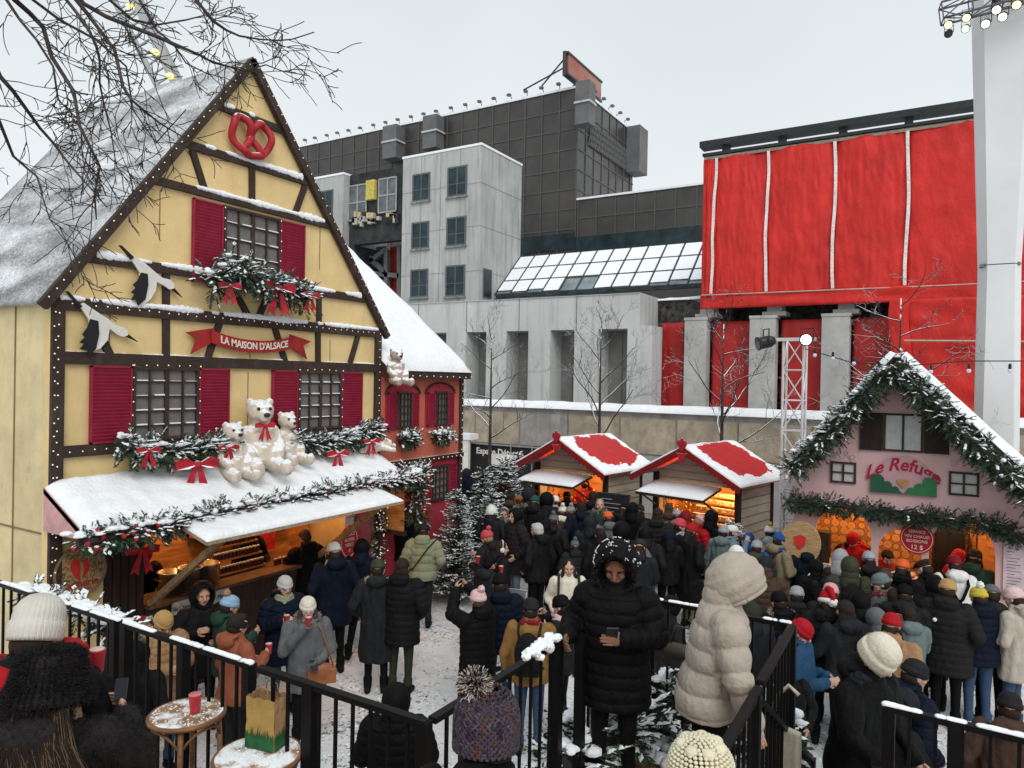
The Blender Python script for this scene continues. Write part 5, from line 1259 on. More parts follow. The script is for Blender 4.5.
# loose end of a wire at the top of the sky
# ------------------------------------------------------------------ two wooden stalls
sid = mat('beige_siding', (.46, .40, .31), .8, .12, 2, .1, 30, stretch=(1, 1, 6))
redroof = mat('red_roof', (.45, .02, .02), .5, .15, 4)
redtrim = mat('red_trim', (.22, .012, .012), .5, .15, 8)
snowy_red = mat('red_roof_snowy', (.48, .025, .025), .5, .1)
YS = 14.3
def SR(x, y, z, xc, ang):
    c, s_ = cos(ang), sin(ang); dx, dy = x-xc, y-YS; return V((xc+dx*c-dy*s_, YS+dx*s_+dy*c, z))
def stall(xc, label, kind, ang):
    """gabled kiosk, ridge along y, front at y=14"""
    r = empty('market_stall', (xc, YS, 0), 0, label, 'market stall', 'red roofed wooden market stalls')
    y0, y1 = 14.85, 16.3; w = .95; ze, za = 2.20, 2.72
    m = MB()
    m.box((xc-w, y1-.06, 0), (xc+w, y1, ze)); m.box((xc-w, y0, 0), (xc-w+.05, y1-.061, ze)); m.box((xc+w-.05, y0, 0), (xc+w, y1-.061, ze))
    m.prism([(xc-w, 2.0), (xc+w, 2.0), (xc+w, ze), (xc, za), (xc-w, ze)], 1, y0, y0+.05)
    m.prism([(xc-w, ze), (xc+w, ze), (xc, za)], 1, y1-.05, y1)
    m.box((xc-w+.051, y0+.0, 0), (xc+w-.051, y0+.05, .98))
    for k in range(11): z = .15+k*.18; m.box((xc+w+.001, y0, z), (xc+w+.012, y1, z+.012), 1); m.box((xc-w-.012, y0, z), (xc-w-.001, y1, z+.012), 1)
    for k in range(4): z = 2.08+k*.15; t = (za-z)/(za-ze) if z > ze else 1; m.box((xc-w*t*.97, y0-.008, z), (xc+w*t*.97, y0-.001, z+.01), 1)
    m.build('wall', [sid, mat('siding_shadow', (.22, .19, .15), .9)], r)
    m = MB()
    for s in (-1, 1): m.box((xc+s*w-.06, y0-.06, 0), (xc+s*w+.06, y0-.002, ze-.03)); m.box((xc+s*w-.05, y1+.001, 0), (xc+s*w+.05, y1+.05, ze))
    m.build('corner_post', darkwood, r)
    m = MB(); m.box((xc-w+.05, y0-.25, .98), (xc+w-.05, y0+.25, 1.03)); m.build('counter', mat('stall_counter', (.2, .12, .06), .6, .2), r)
    # roof with front overhang
    yf, yb_ = y0-.55, y1+.15; ex, dz = w+.30, 0.0; k = (za-ze)/w; zE = za-k*ex+.06; zA = za+.06
    m = MB()
    for s in (-1, 1):
        m.add([(xc, yf, zA), (xc+s*ex, yf, zE), (xc+s*ex, yb_, zE), (xc, yb_, zA), (xc, yf, zA+.05), (xc+s*ex, yf, zE+.05), (xc+s*ex, yb_, zE+.05), (xc, yb_, zA+.05)], [(0,1,2,3),(7,6,5,4),(0,4,5,1),(1,5,6,2),(2,6,7,3),(3,7,4,0)])
    ro = m.build('roof', snowy_red, r)
    # snow: bands along the edges, red showing through in the middle of the right slope
    for s in (-1, 1):
        m = MB(); nu, nv = 64, 44
        H = {}
        for i in range(nu+1):
            for j in range(nv+1):
                u, v = i/nu, j/nv; hole = 0
                if s > 0:
                    du = (u-.55)/.43; dv = (v-.43)/.46; rr_ = (abs(du)**4+abs(dv)**4)**.25+.16*noise.noise(V((u*6+xc, v*6, 2)))+.12*noise.noise(V((u*22+xc, v*22, 2)))+.06*noise.noise(V((u*50, v*50, xc)))
                    hole = min(1, max(0, (1.02-rr_)/.14))
                e = min(u, 1-u, v, 1-v); h = .032*min(1, (e*9)**.5)+.014*noise.noise(V((u*8, v*8, xc)))+.008*noise.noise(V((u*30, v*30, xc)))
                H[i, j] = (.012+h)*(1-hole)-.02*hole
        vs = [(xc+s*ex*v*1.01, yf-.01+(yb_-yf+.02)*u, zA+.052-(zA-zE)*v+H[i, j]) for i in range(nu+1) for j in range(nv+1) for u, v in ((i/nu, j/nv),)]
        fs = [(i*(nv+1)+j, (i+1)*(nv+1)+j, (i+1)*(nv+1)+j+1, i*(nv+1)+j+1) for i in range(nu) for j in range(nv)]
        o = len(vs); vs2 = [(x, y, zA+.03-(zA-zE)*abs(x-xc)/ex) for x, y, z in vs]
        ed = []
        for i in range(nu):
            for j in (0, nv): a = i*(nv+1)+j; ed.append((a, a+nv+1, o+a+nv+1, o+a))
        for j in range(nv):
            for i in (0, nu): a = i*(nv+1)+j; ed.append((a, a+1, o+a+1, o+a))
        m.add(vs+vs2, fs+ed); m.build('snow', SNOW, ro, True)
    # scalloped red bargeboard and heart finial
    for s in (-1, 1):
        m = MB(); n = 13; top = [(xc+s*ex*t/n, zA-(zA-zE)*t/n+.03) for t in range(n+1)]; low = []
        for t in range(n, 0, -1):
            x0 = ex*t/n; x1 = ex*(t-1)/n
            for q in (0, .25, .5, .75): xx = x0+(x1-x0)*q; low.append((xc+s*xx, zA-(zA-zE)*xx/ex-.075-.045*sin(pi*q)))
        low.append((xc, zA-.08)); m.prism(top+low, 1, yf-.04, yf-.005); m.build('bargeboard', redtrim, r)
    m = MB()
    m.ell((xc-.05, yf-.05, zA+.10), (.07, .02, .07)); m.ell((xc+.05, yf-.05, zA+.10), (.07, .02, .07)); m.prism([(xc-.115, zA+.08), (xc, zA-.07), (xc+.115, zA+.08)], 1, yf-.065, yf-.035)
    m.ell((xc, yf-.05, zA+.18), (.035, .02, .035)); m.prism([(xc-.13, zA-.1), (xc+.13, zA-.1), (xc+.07, zA-.2), (xc, zA-.34), (xc-.07, zA-.2)], 1, yf-.062, yf-.042)
    m.build('finial', redp, r)
    # raised serving hatch
    ax0, ax1 = xc-w-.03, xc+w*.62; m = MB()
    P_ = [(ax0, y0-.02, 1.98), (ax1, y0-.02, 1.98), (ax1, y0-.78, 1.80), (ax0, y0-.78, 1.80)]
    m.add(P_+[(a, b, c-.04) for a, b, c in P_], [(0,1,2,3),(7,6,5,4),(0,4,5,1),(1,5,6,2),(2,6,7,3),(3,7,4,0)]); hh_ = m.build('serving_hatch', darkwood, r)
    m = MB(); snowsheet(m, lambda u, v: (ax0+(ax1-ax0)*u, y0-.02-.76*v, 1.985-.175*v), 20, 8, .04, 2, .008); m.build('snow', SNOW, hh_, True)
    m = MB()
    for x in (ax0+.06, ax1-.06): m.beam((x, y0-.7, 1.79), (x, y0-.03, 1.45), .03, .03)
    m.build('hatch_strut', darkwood, r)
    m = MB(); m.box((xc-w+.052, y1-.12, 1.03), (xc+w-.052, y1-.065, ze-.02)); m.box((xc-w+.052, y0+.3, 1.03), (xc-w+.06, y1-.12, ze-.02)); m.box((xc+w-.06, y0+.3, 1.03), (xc+w-.052, y1-.12, ze-.02)); m.build('lining', orangew, r)
    lamp(SR(xc-.3, y0+.5, 1.85, xc, ang), 22, (1, .58, .22), .05); lamp(SR(xc+.45, y0+.4, 1.85, xc, ang), 18, (1, .58, .22), .05)
    for dx in (-.3, .45):
        m = MB(); q_ = SR(xc+dx, y0+.9, 1.80, xc, ang); m.ell(q_, (.028, .028, .035)); m.cap(q_+V((0,0,.03)), q_+V((0,0,.15)), .008, .008, 6); m.top('bulb', emis('bulb_glow', (1, .6, .25), 6), 'glowing bulb in the %s' % kind, 'bulb', 'bulbs in the '+kind)
    r.rotation_euler = (0, 0, ang)
    return r
X1, X2 = -7.38, -4.52; A1, A2 = radians(-9), radians(-13)
stall(X1, 'wooden stall with snowy red roof nearest the fir trees, dark blackboard beside it', 'stall nearest the fir trees', A1)
stall(X2, 'wooden stall with snowy red roof and brightly lit shelves, left of the lattice mast', 'brightly lit stall', A2)
# goods: lit shelves in the second stall, hanging ornaments in the first
gb = MB(); gb.box((-.075, -.05, 0), (.075, .05, .075)); gb.box((-.03, -.055, .01), (.03, -.051, .06), 1); gbm = gb.mesh('soap_box'); gbm.materials.append(mat('pale_box', (.8, .62, .36), .6, .2, 8)); gbm.materials.append(mat('box_label', (.55, .3, .1), .6))
for k in range(5):
    m = MB(); z = 1.12+.14*k; y = 15.1+.12*k; m.box((X2-.28, y-.06, z-.02), (X2+.78, y+.06, z)); m.xf(Matrix.Translation((X2, YS, 0)) @ Matrix.Rotation(A2, 4, 'Z') @ Matrix.Translation((-X2, -YS, 0))); m.top('display_shelf', [orangew], 'tier of the stepped display in the brightly lit stall', 'shelf', 'display tiers in the brightly lit stall')
    for i in range(6):
        o = link('goods_box', gbm); o.location = SR(X2-.19+i*.17, y, z+.002, X2, A2); o.rotation_euler = (0, 0, A2); tag(o, 'small pale box on the stepped display of the brightly lit stall', 'box', 'pale boxes in the brightly lit stall')
random.seed(61)
bm1 = MB(); bm1.ell((0,0,0), (.03,.03,.03), seg=8, ring=6); bm1.tube([(0,0,.03), (0,0,.07)], .003, 3); bme = bm1.mesh('bauble', smooth=True); bme.materials.append(mat('gold_bauble', (.7, .42, .1), .3, .2, metal=.6))
bme2 = bme.copy(); bme2.materials.clear(); bme2.materials.append(BERRY)
for i in range(44):
    o = link('bauble', bme); o.location = SR(X2-.85+rnd(0, .55), 14.95+rnd(0, .3), 1.1+rnd(.05, .75), X2, A2); tag(o, 'small golden bauble hanging at the left of the brightly lit stall', 'bauble', 'golden baubles in the brightly lit stall')
for i in range(46):
    o = link('bauble', bme2 if i % 3 else bme); o.location = SR(X1-.75+rnd(0, 1.0), 14.95+rnd(0, .5), 1.1+rnd(.05, .8), X1, A1); tag(o, 'small bauble hanging in the stall nearest the fir trees', 'bauble', 'baubles in the stall nearest the fir trees')
# blackboard between the stalls
p = PY(613, 505, 13.75); m = MB(); m.box((p.x-.33, 13.75, .9), (p.x+.33, 13.78, 1.78), 0)
for (a, b, c, d) in ((-.36, -.33, .87, 1.81), (.33, .36, .87, 1.81), (-.33, .33, .87, .9), (-.33, .33, 1.78, 1.81)): m.box((p.x+a, 13.74, c), (p.x+b, 13.79, d), 1)
for s in (-.3, .3): m.box((p.x+s-.02, 13.79, 0), (p.x+s+.02, 13.82, 1.7), 1)
random.seed(1)
for k in range(9): m.box((p.x-.26, 13.746, 1.68-.085*k), (p.x-.26+rnd(.2, .5), 13.749, 1.69-.085*k), 2)
m.top('blackboard', [blackb, mat('board_edge', (.03, .03, .04), .5), mat('chalk', (.45, .48, .5), .9)], 'dark blackboard with chalk lines standing between the two stalls', 'blackboard')
# ------------------------------------------------------------------ pink chalet
PY0 = 12.3; pinkm = mat('pink_boards', (.62, .41, .40), .85, .08, 2, .08, 30)
CB = empty('pink_chalet', (-.65, PY0, 0), 0, 'pink chalet with green Le Refuge sign, fir garlands and arched serving openings', 'chalet')
def FC(px, py, y=PY0): p = PY(px, py, y); return (p.x, p.z)
cx0, cx1, cxm = -2.05, 1.05, -.62; zE_, zA_ = 2.75, 4.45
def archp(pl, pr, ptop, zbot, shoulder=.45, n=12, zt=None):
    x0, x1 = FC(pl, 545)[0], FC(pr, 545)[0]; ztop = zt if zt else FC((pl+pr)/2, ptop)[1]; h = (ztop-zbot)*shoulder; r_ = (x1-x0)/2; c = (x0+x1)/2
    return [(x0, zbot), (x1, zbot)]+[(c+r_*cos(pi*i/n), ztop-h+h*sin(pi*i/n)) for i in range(n+1)]
ar1 = archp(815, 871, 508, 1.28); ar2 = archp(878, 922, 530, 1.14); ar3 = archp(929, 996, 519, 1.05)
m = MB(); m.prism([[(cx0, 0), (cx1, 0), (cx1, zE_), (cxm, zA_), (cx0, zE_)], ar1, ar2, ar3], 1, PY0, PY0+.1, 0)
m.box((cx0, PY0+.1, 0), (cx0+.08, 15.4, zE_)); m.box((cx1-.08, PY0+.1, 0), (cx1, 15.4, zE_)); m.prism([(cx0, 0), (cx1, 0), (cx1, zE_), (cxm, zA_), (cx0, zE_)], 1, 15.4, 15.5)
m.box((cx0+.08, PY0+.101, 2.42), (cx1-.08, 15.4, 2.48)); m.build('wall', pinkm, CB)
log = mat('log_slices', (.62, .30, .09), .7, .2, 6)
n_, l_, b_ = nodes(log); t = n_.new('ShaderNodeTexCoord'); vv = n_.new('ShaderNodeTexVoronoi'); vv.feature = 'F1'; vv.inputs['Scale'].default_value = 7.5; vv.inputs['Randomness'].default_value = .35
mp = n_.new('ShaderNodeMapping'); mp.inputs['Scale'].default_value = (1, 0, 1); l_.new(t.outputs['Object'], mp.inputs[0]); l_.new(mp.outputs[0], vv.inputs['Vector'])
rp = n_.new('ShaderNodeValToRGB'); e = rp.color_ramp.elements; e[0].position = .0; e[0].color = (.50, .24, .07, 1); e[1].position = 1; e[1].color = (.40, .18, .06, 1)
x = rp.color_ramp.elements.new(.44); x.color = (.58, .30, .10, 1); x = rp.color_ramp.elements.new(.50); x.color = (.10, .035, .012, 1); x = rp.color_ramp.elements.new(.56); x.color = (.36, .15, .05, 1)
l_.new(vv.outputs['Distance'], rp.inputs[0]); l_.new(rp.outputs[0], b_.inputs['Base Color'])
m = MB(); m.box((cx0+.081, PY0+1.1, 0), (cx1-.081, PY0+1.15, 2.41)); m.build('log_lining', log, CB)
m = MB(); m.box((cx0+.081, PY0+.101, 0), (cx0+.12, PY0+1.1, 2.41)); m.box((cx1-.12, PY0+.101, 0), (cx1-.081, PY0+1.1, 2.41)); 
xr3 = FC(962, 545)[0]; m.add([(xr3+.12, PY0+1.05, 0), (cx1-.14, PY0+.35, 0), (cx1-.14, PY0+.35, 2.4), (xr3+.12, PY0+1.05, 2.4)], [(0,1,2,3)])
for k in range(5): xx = xr3+.2+k*.13; m.box((xx, PY0+.9-k*.12, 0), (xx+.008, PY0+.96-k*.12, 2.4), 1)
m.build('side_lining', [orangew, darkwood], CB)
m = MB(); m.box((cx0+.13, PY0-.13, 1.18), (FC(874, 560)[0], PY0+.25, 1.24)); m.box((FC(876, 560)[0], PY0-.11, 1.04), (FC(924, 560)[0], PY0+.25, 1.10)); m.box((FC(926, 560)[0], PY0-.11, .96), (FC(999, 560)[0], PY0+.25, 1.02)); m.build('counter', mat('chalet_counter', (.16, .08, .04), .6, .3), CB)
m = MB()
for s in (-1, 1):
    xe = cx0-.02 if s < 0 else cx1+.30; k = (zA_-zE_)/(abs(cx0-cxm) if s < 0 else abs(cx1-cxm)); ze2 = zA_+.06-k*abs(xe-cxm)
    yf, yb2 = PY0-.35, 15.7; m.add([(cxm, yf, zA_+.06), (xe, yf, ze2), (xe, yb2, ze2), (cxm, yb2, zA_+.06), (cxm, yf, zA_+.13), (xe, yf, ze2+.07), (xe, yb2, ze2+.07), (cxm, yb2, zA_+.13)], [(0,1,2,3),(7,6,5,4),(0,4,5,1),(1,5,6,2),(2,6,7,3),(3,7,4,0)])
ro = m.build('roof', darkwood, CB)
for s in (-1, 1):
    xe = cx0-.03 if s < 0 else cx1+.31; k = (zA_-zE_)/(abs(cx0-cxm) if s < 0 else abs(cx1-cxm)); ze2 = zA_+.13-k*abs(xe-cxm)
    m = MB(); snowsheet(m, lambda u, v: (cxm+(xe-cxm)*v, yf-.01+(yb2-yf)*u, zA_+.13+(ze2-zA_-.13)*v), 30, 16, .16, 4*s, .02); m.build('snow', SNOW, ro, True)
# upper window with dark shutters, two small windows
def cwin(pl, pt, pr, pb, cols, rows, fmat, pmat, zz=None):
    x0, z1 = FC(pl, pt); x1, z0 = FC(pr, pb)
    f = MB(); t = .03; y = PY0-.03
    for (a, b, c, d) in ((x0, x0+t, z0, z1), (x1-t, x1, z0, z1), (x0+t, x1-t, z0, z0+t), (x0+t, x1-t, z1-t, z1)): f.box((a, y, c), (b, y+.028, d))
    for i in range(1, cols): xx = x0+(x1-x0)*i/cols; f.box((xx-.014, y, z0+t), (xx+.014, y+.02, z1-t))
    for j in range(1, rows): z = z0+(z1-z0)*j/rows; f.box((x0+t, y-.001, z-.012), (x1-t, y+.019, z+.012))
    o = f.build('window', fmat, CB); p = MB(); p.box((x0+t, y+.021, z0+t), (x1-t, y+.026, z1-t)); p.build('pane', pmat, o); return x0, x1, z0, z1
curt = mat('white_curtain', (.5, .5, .49), .9, .08, 9)
x0, x1, z0, z1 = cwin(884, 413, 923, 453, 2, 1, timber, curt)
for (a, b) in ((x0-.32, x0-.01), (x1+.01, x1+.33)):
    m = MB(); m.box((a, PY0-.04, z0), (b, PY0-.002, z1)); 
    for k in range(1, 4): m.box((a+(b-a)*k/4-.004, PY0-.045, z0), (a+(b-a)*k/4+.004, PY0-.041, z1), 1)
    m.build('shutter', [mat('black_shutter', (.022, .012, .012), .7, .2), darkwood], CB)
cwin(831, 461, 856, 484, 2, 2, timber, curt); cwin(949, 471, 979, 497, 2, 2, timber, curt)
# white scroll ornaments above the small windows
for (px, py) in ((843, 456), (965, 462)):
    c = FC(px, py); m = MB()
    for s in (-1, 1):
        m.tube([(c[0]+s*(.02+.15*t)*1.0, PY0-.012, c[1]-.03+.05*sin(t*6)) for t in [i/12 for i in range(13)]], .006, 4); m.tube([(c[0]+s*.14+.035*cos(q), PY0-.012, c[1]+.0+.035*sin(q)) for q in [i*.7 for i in range(10)]], .005, 4)
        m.tube([(c[0]+s*.05+.03*cos(q), PY0-.012, c[1]+.05+.03*sin(q)) for q in [i*.7 for i in range(10)]], .005, 4)
    m.build('scroll_ornament', mat('pale_paint', (.55, .50, .50), .8), CB)
# sign
LS = empty('chalet_sign', (FC(903, 480)[0], PY0-.04, FC(903, 490)[1]), 0, 'pink arched sign reading Le Refuge over green hills with a golden heart', 'sign')
sc_ = FC(903, 490); hw_ = FC(937, 480)[0]-sc_[0]; zb_s = FC(903, 494)[1]; zt_s = FC(903, 456)[1]; hh_ = zt_s-zb_s
m = MB(); m.prism([(sc_[0]-hw_, zb_s)]+[(sc_[0]+hw_*1.0, zb_s)]+[(sc_[0]+hw_*cos(pi*i/20), zb_s+hh_*sin(pi*i/20)**.8) for i in range(1, 20)], 1, PY0-.035, PY0-.005); m.build('board', mat('sign_pink', (.50, .30, .32), .8, .05), LS)
def hump(xs_, col, name):
    m = MB(); m.prism(xs_, 1, PY0-.055, PY0-.036); m.build(name, col, LS)
cx_ = sc_[0]
def hills(s, mtl):
    pts = [(0, .02)]
    for (c, r_, b) in ((.24, .13, .10), (.50, .17, .20), (.80, .22, .34)):
        for i in range(7): a = pi-pi*i/6; pts.append((c+r_*cos(a), b+r_*.9*sin(a)*.9))
    pts.append((1.02, .0)); pts = [(cx_+s*p[0]*hw_*.98, zb_s+.0+p[1]*hh_*.95) for p in pts]
    out = []; 
    for p in pts:
        if not out or abs(p[0]-out[-1][0]) > .004: out.append(p)
    out.append((cx_+s*1.025*hw_*.98, zb_s)); hump(out, mtl, 'hill')
hills(-1, mat('hill_dark', (.02, .09, .05), .7, .1)); hills(1, mat('hill_green', (.03, .16, .06), .7, .1))
m = MB(); hx, hz = cx_, zb_s+.30*hh_; s_ = .07
m.prism([(hx, hz-s_*1.1), (hx+s_*1.1, hz+s_*.1), (hx+s_*1.1, hz+s_*.6), (hx+s_*.5, hz+s_*.85), (hx, hz+s_*.5), (hx-s_*.5, hz+s_*.85), (hx-s_*1.1, hz+s_*.6), (hx-s_*1.1, hz+s_*.1)], 1, PY0-.058, PY0-.04); m.build('heart', mat('gold_paint', (.45, .22, .08), .6), LS)
put_text("Le Refuge", .265, (cx_-.02, PY0-.037, zb_s+.68*hh_), (1,0,0), (0,0,1), mat('crimson_lettering', (.38, .01, .04), .6), LS, bend=lambda x: .05-.14*(x/hw_)**2, bold=.006, shear=.25, sx=.93)
# round signs
c = FC(917, 538); rd = empty('round_sign', (c[0], PY0-.03, c[1]), 0, 'round red sign with white lines of text between the serving arches', 'sign')
m = MB(); m.prism([(c[0]+.225*cos(2*pi*k/32), c[1]+.225*sin(2*pi*k/32)) for k in range(32)], 1, PY0-.05, PY0-.01); m.build('board', mat('round_red2', (.38, .01, .02), .5, .1), rd)
m = MB(); m.prism([[(c[0]+.205*cos(2*pi*k/32), c[1]+.205*sin(2*pi*k/32)) for k in range(32)], [(c[0]+.198*cos(2*pi*k/32), c[1]+.198*sin(2*pi*k/32)) for k in range(32)]], 1, PY0-.055, PY0-.051); m.build('border', cream, rd)
for i, s in enumerate(("SERVICE", "VIN CHAUD", "BOISSONS", "12 $")): put_text(s, .06 if i < 3 else .09, (c[0], PY0-.055, c[1]+.1-.07*i-(.02 if i == 3 else 0)), (1,0,0), (0,0,1), cream, rd)
c = FC(800, 540, PY0-.3); be = empty('barrel_end', (c[0], PY0-.3, 1.3), 0, 'upright barrel end with a small red emblem at the left corner of the chalet', 'barrel end')
m = MB(); m.prism([(c[0]+.30*cos(2*pi*k/36), 1.62+.34*sin(2*pi*k/36)) for k in range(36)], 1, PY0-.30, PY0-.22); m.build('board', mat('barrel_wood', (.42, .27, .13)), be)
m = MB(); m.box((c[0]-.12, PY0-.2, 0), (c[0]-.07, PY0-.16, 1.5)); m.box((c[0]+.07, PY0-.2, 0), (c[0]+.12, PY0-.16, 1.5)); m.build('easel_leg', darkwood, be)
m = MB(); m.prism([(c[0]-.09, 1.72), (c[0]+.01, 1.76), (c[0]+.09, 1.73), (c[0]+.07, 1.60), (c[0], 1.52), (c[0]-.08, 1.62)], 1, PY0-.315, PY0-.301); m.build('emblem', mat('shield_red', (.55, .03, .02)), be)
# menu on the right wall
c0 = FC(1004, 524); m = MB(); m.box((c0[0], PY0-.03, 1.15), (cx1+.0, PY0-.002, 2.05), 0); random.seed(6)
for k in range(16): m.box((c0[0]+.04, PY0-.034, 1.95-.045*k), (c0[0]+.04+rnd(.05, .2), PY0-.031, 1.955-.045*k), 1)
m.top('menu_board', [mat('pink_white', (.58, .46, .5), .8), mat('ink', (.05, .04, .03))], 'pale menu board with rows of fine writing on the right wall of the chalet', 'sign')
m = MB(); p = FC(985, 578, PY0-.1)
m.prism([(p[0]-.05, .55), (p[0]-.04, 1.08), (p[0]+.1, 1.10), (p[0]+.25, .96), (p[0]+.4, .90), (p[0]+.75, .80), (p[0]+.75, .55)], 1, PY0-.16, PY0-.08); m.top('green_hill_board', mat('hill_dark', (.02, .09, .05)), 'dark green hill shaped board at the right foot of the chalet wall', 'board')
# garlands
random.seed(51); nf = V((0, -1, 0))
kL = (zA_-zE_)/abs(cx0-cxm); kR = (zA_-zE_)/abs(cx1-cxm)
def gpt(t, s): 
    xe = cx0+.02 if s < 0 else cx1+.28; x = cxm+(xe-cxm)*t; return (x, PY0-.42, zA_+.06-(kL if s < 0 else kR)*abs(x-cxm)+.02*sin(t*9)-(.09 if s < 0 else .17))
gg = garland([gpt(t/8, -1) for t in range(8, -1, -1)]+[gpt(t/8, 1) for t in range(1, 9)], .165, 290, .18, .34, 0, .8, .020, 12)
gg.top('garland', FOL, 'thick fir garland dusted with snow along the gable of the pink chalet', 'garland', 'fir garlands of the chalet', fix=False)
p0 = FC(785, 492, PY0-.15); p1 = FC(1024, 535, PY0-.15); zz = 2.42
gg = garland([(FC(a, b, PY0-.15)[0], PY0-.15, FC(a, b, PY0-.15)[1]) for a, b in ((786, 501), (830, 505), (860, 509), (900, 514), (950, 519), (990, 524), (1010, 531), (1024, 542))], .10, 240, .15, .06, 0, .6, .02, 0)
gg.top('garland', [GREEN, SNOW, BERRY, GREEN, BARK], 'dark fir garland across the pink chalet above the serving arches', 'garland', 'fir garlands of the chalet', fix=False)
for (x, e) in ((-1.55, 10), (-.75, 9), (.0, 9), (.65, 10)): lamp((x, PY0+.6, 2.25), e, (1, .60, .24), .06)
for x in (-1.55, -.75, .0, .65):
    m = MB(); m.ell((x, PY0+.62, 2.32), (.04, .04, .05)); m.cap((x, PY0+.62, 2.36), (x, PY0+.62, 2.42), .008, .008, 6); m.top('bulb', emis('bulb_glow', (1, .6, .25), 6), 'warm bulb hanging inside the pink chalet', 'bulb', 'bulbs in the chalet')
# things in the arches: red pot, cooker, dark stove door
q = FC(902, 556, PY0+.12); r = empty('red_cooking_pot', (q[0], PY0+.12, 1.10), 0, 'big red cooking pot with pale rim in the small middle arch', 'pot')
m = MB(); m.lathe([(0, .15), (.01, .17), (.17, .17)], (q[0], PY0+.12, 1.10), 26); m.build('pot_body', mat('enamel_red', (.45, .02, .02), .3), r, True)
m = MB(); m.lathe([(.17, .18), (.19, .185), (.195, .15)], (q[0], PY0+.12, 1.10), 26); m.build('rim', mat('pale_rim', (.6, .4, .3), .4), r, True)
q = FC(888, 552, PY0+.12); m = MB(); m.lathe([(0, .09), (.2, .09), (.21, .1), (.22, .1)], (q[0], PY0+.15, 1.10), 22); m.tube([(q[0]-.12, PY0+.15, 1.28), (q[0]+.12, PY0+.15, 1.28)], .012, 6); m.top('black_pot', lb, 'black cooking pot left of the big red pot', 'pot', smooth=True)
q = FC(914, 562, PY0+.1); m = MB(); m.box((q[0]-.07, PY0+.05, 1.101), (q[0]+.1, PY0+.2, 1.22)); m.box((q[0]-.08, PY0+.04, 1.221), (q[0]+.11, PY0+.21, 1.235)); m.top('white_tray', white, 'small white food tray beside the big red pot', 'tray')
q = FC(949, 550, PY0+.9); m = MB(); m.prism([(q[0]-.2, .9), (q[0]+.2, .9)]+[(q[0]+.2*cos(pi*i/12), 1.75+.22*sin(pi*i/12)) for i in range(13)], 1, PY0+.95, PY0+1.08, 0); m.prism([[(q[0]-.23, .88), (q[0]+.23, .88)]+[(q[0]+.23*cos(pi*i/12), 1.75+.25*sin(pi*i/12)) for i in range(13)], [(q[0]-.205, .9), (q[0]+.205, .9)]+[(q[0]+.205*cos(pi*i/12), 1.75+.225*sin(pi*i/12)) for i in range(13)]], 1, PY0+.93, PY0+1.09, 1)
m.top('arched_cabinet', [lb, darkwood], 'black arched cabinet standing at the back of the right serving arch', 'cabinet')
q = FC(823, 545, PY0+.2); m = MB(); m.box((q[0]-.09, PY0+.15, 1.241), (q[0]+.09, PY0+.4, 1.75)); m.box((q[0]-.06, PY0+.13, 1.45), (q[0]+.06, PY0+.149, 1.65)); m.tube([(q[0], PY0+.1, 1.4), (q[0], PY0+.14, 1.4)], .02, 8); m.top('coffee_machine', darkwood, 'tall dark drinks dispenser at the left of the first serving arch', 'dispenser')
q = FC(835, 553, PY0+.2); m = MB(); m.box((q[0]-.07, PY0+.1, 1.241), (q[0]+.12, PY0+.3, 1.36)); m.ell((q[0]+.03, PY0+.2, 1.40), (.1, .08, .05)); m.top('bread_basket', mat('bread', (.55, .36, .10), .8, .3, 8), 'yellowish basket on the counter of the first serving arch', 'basket')
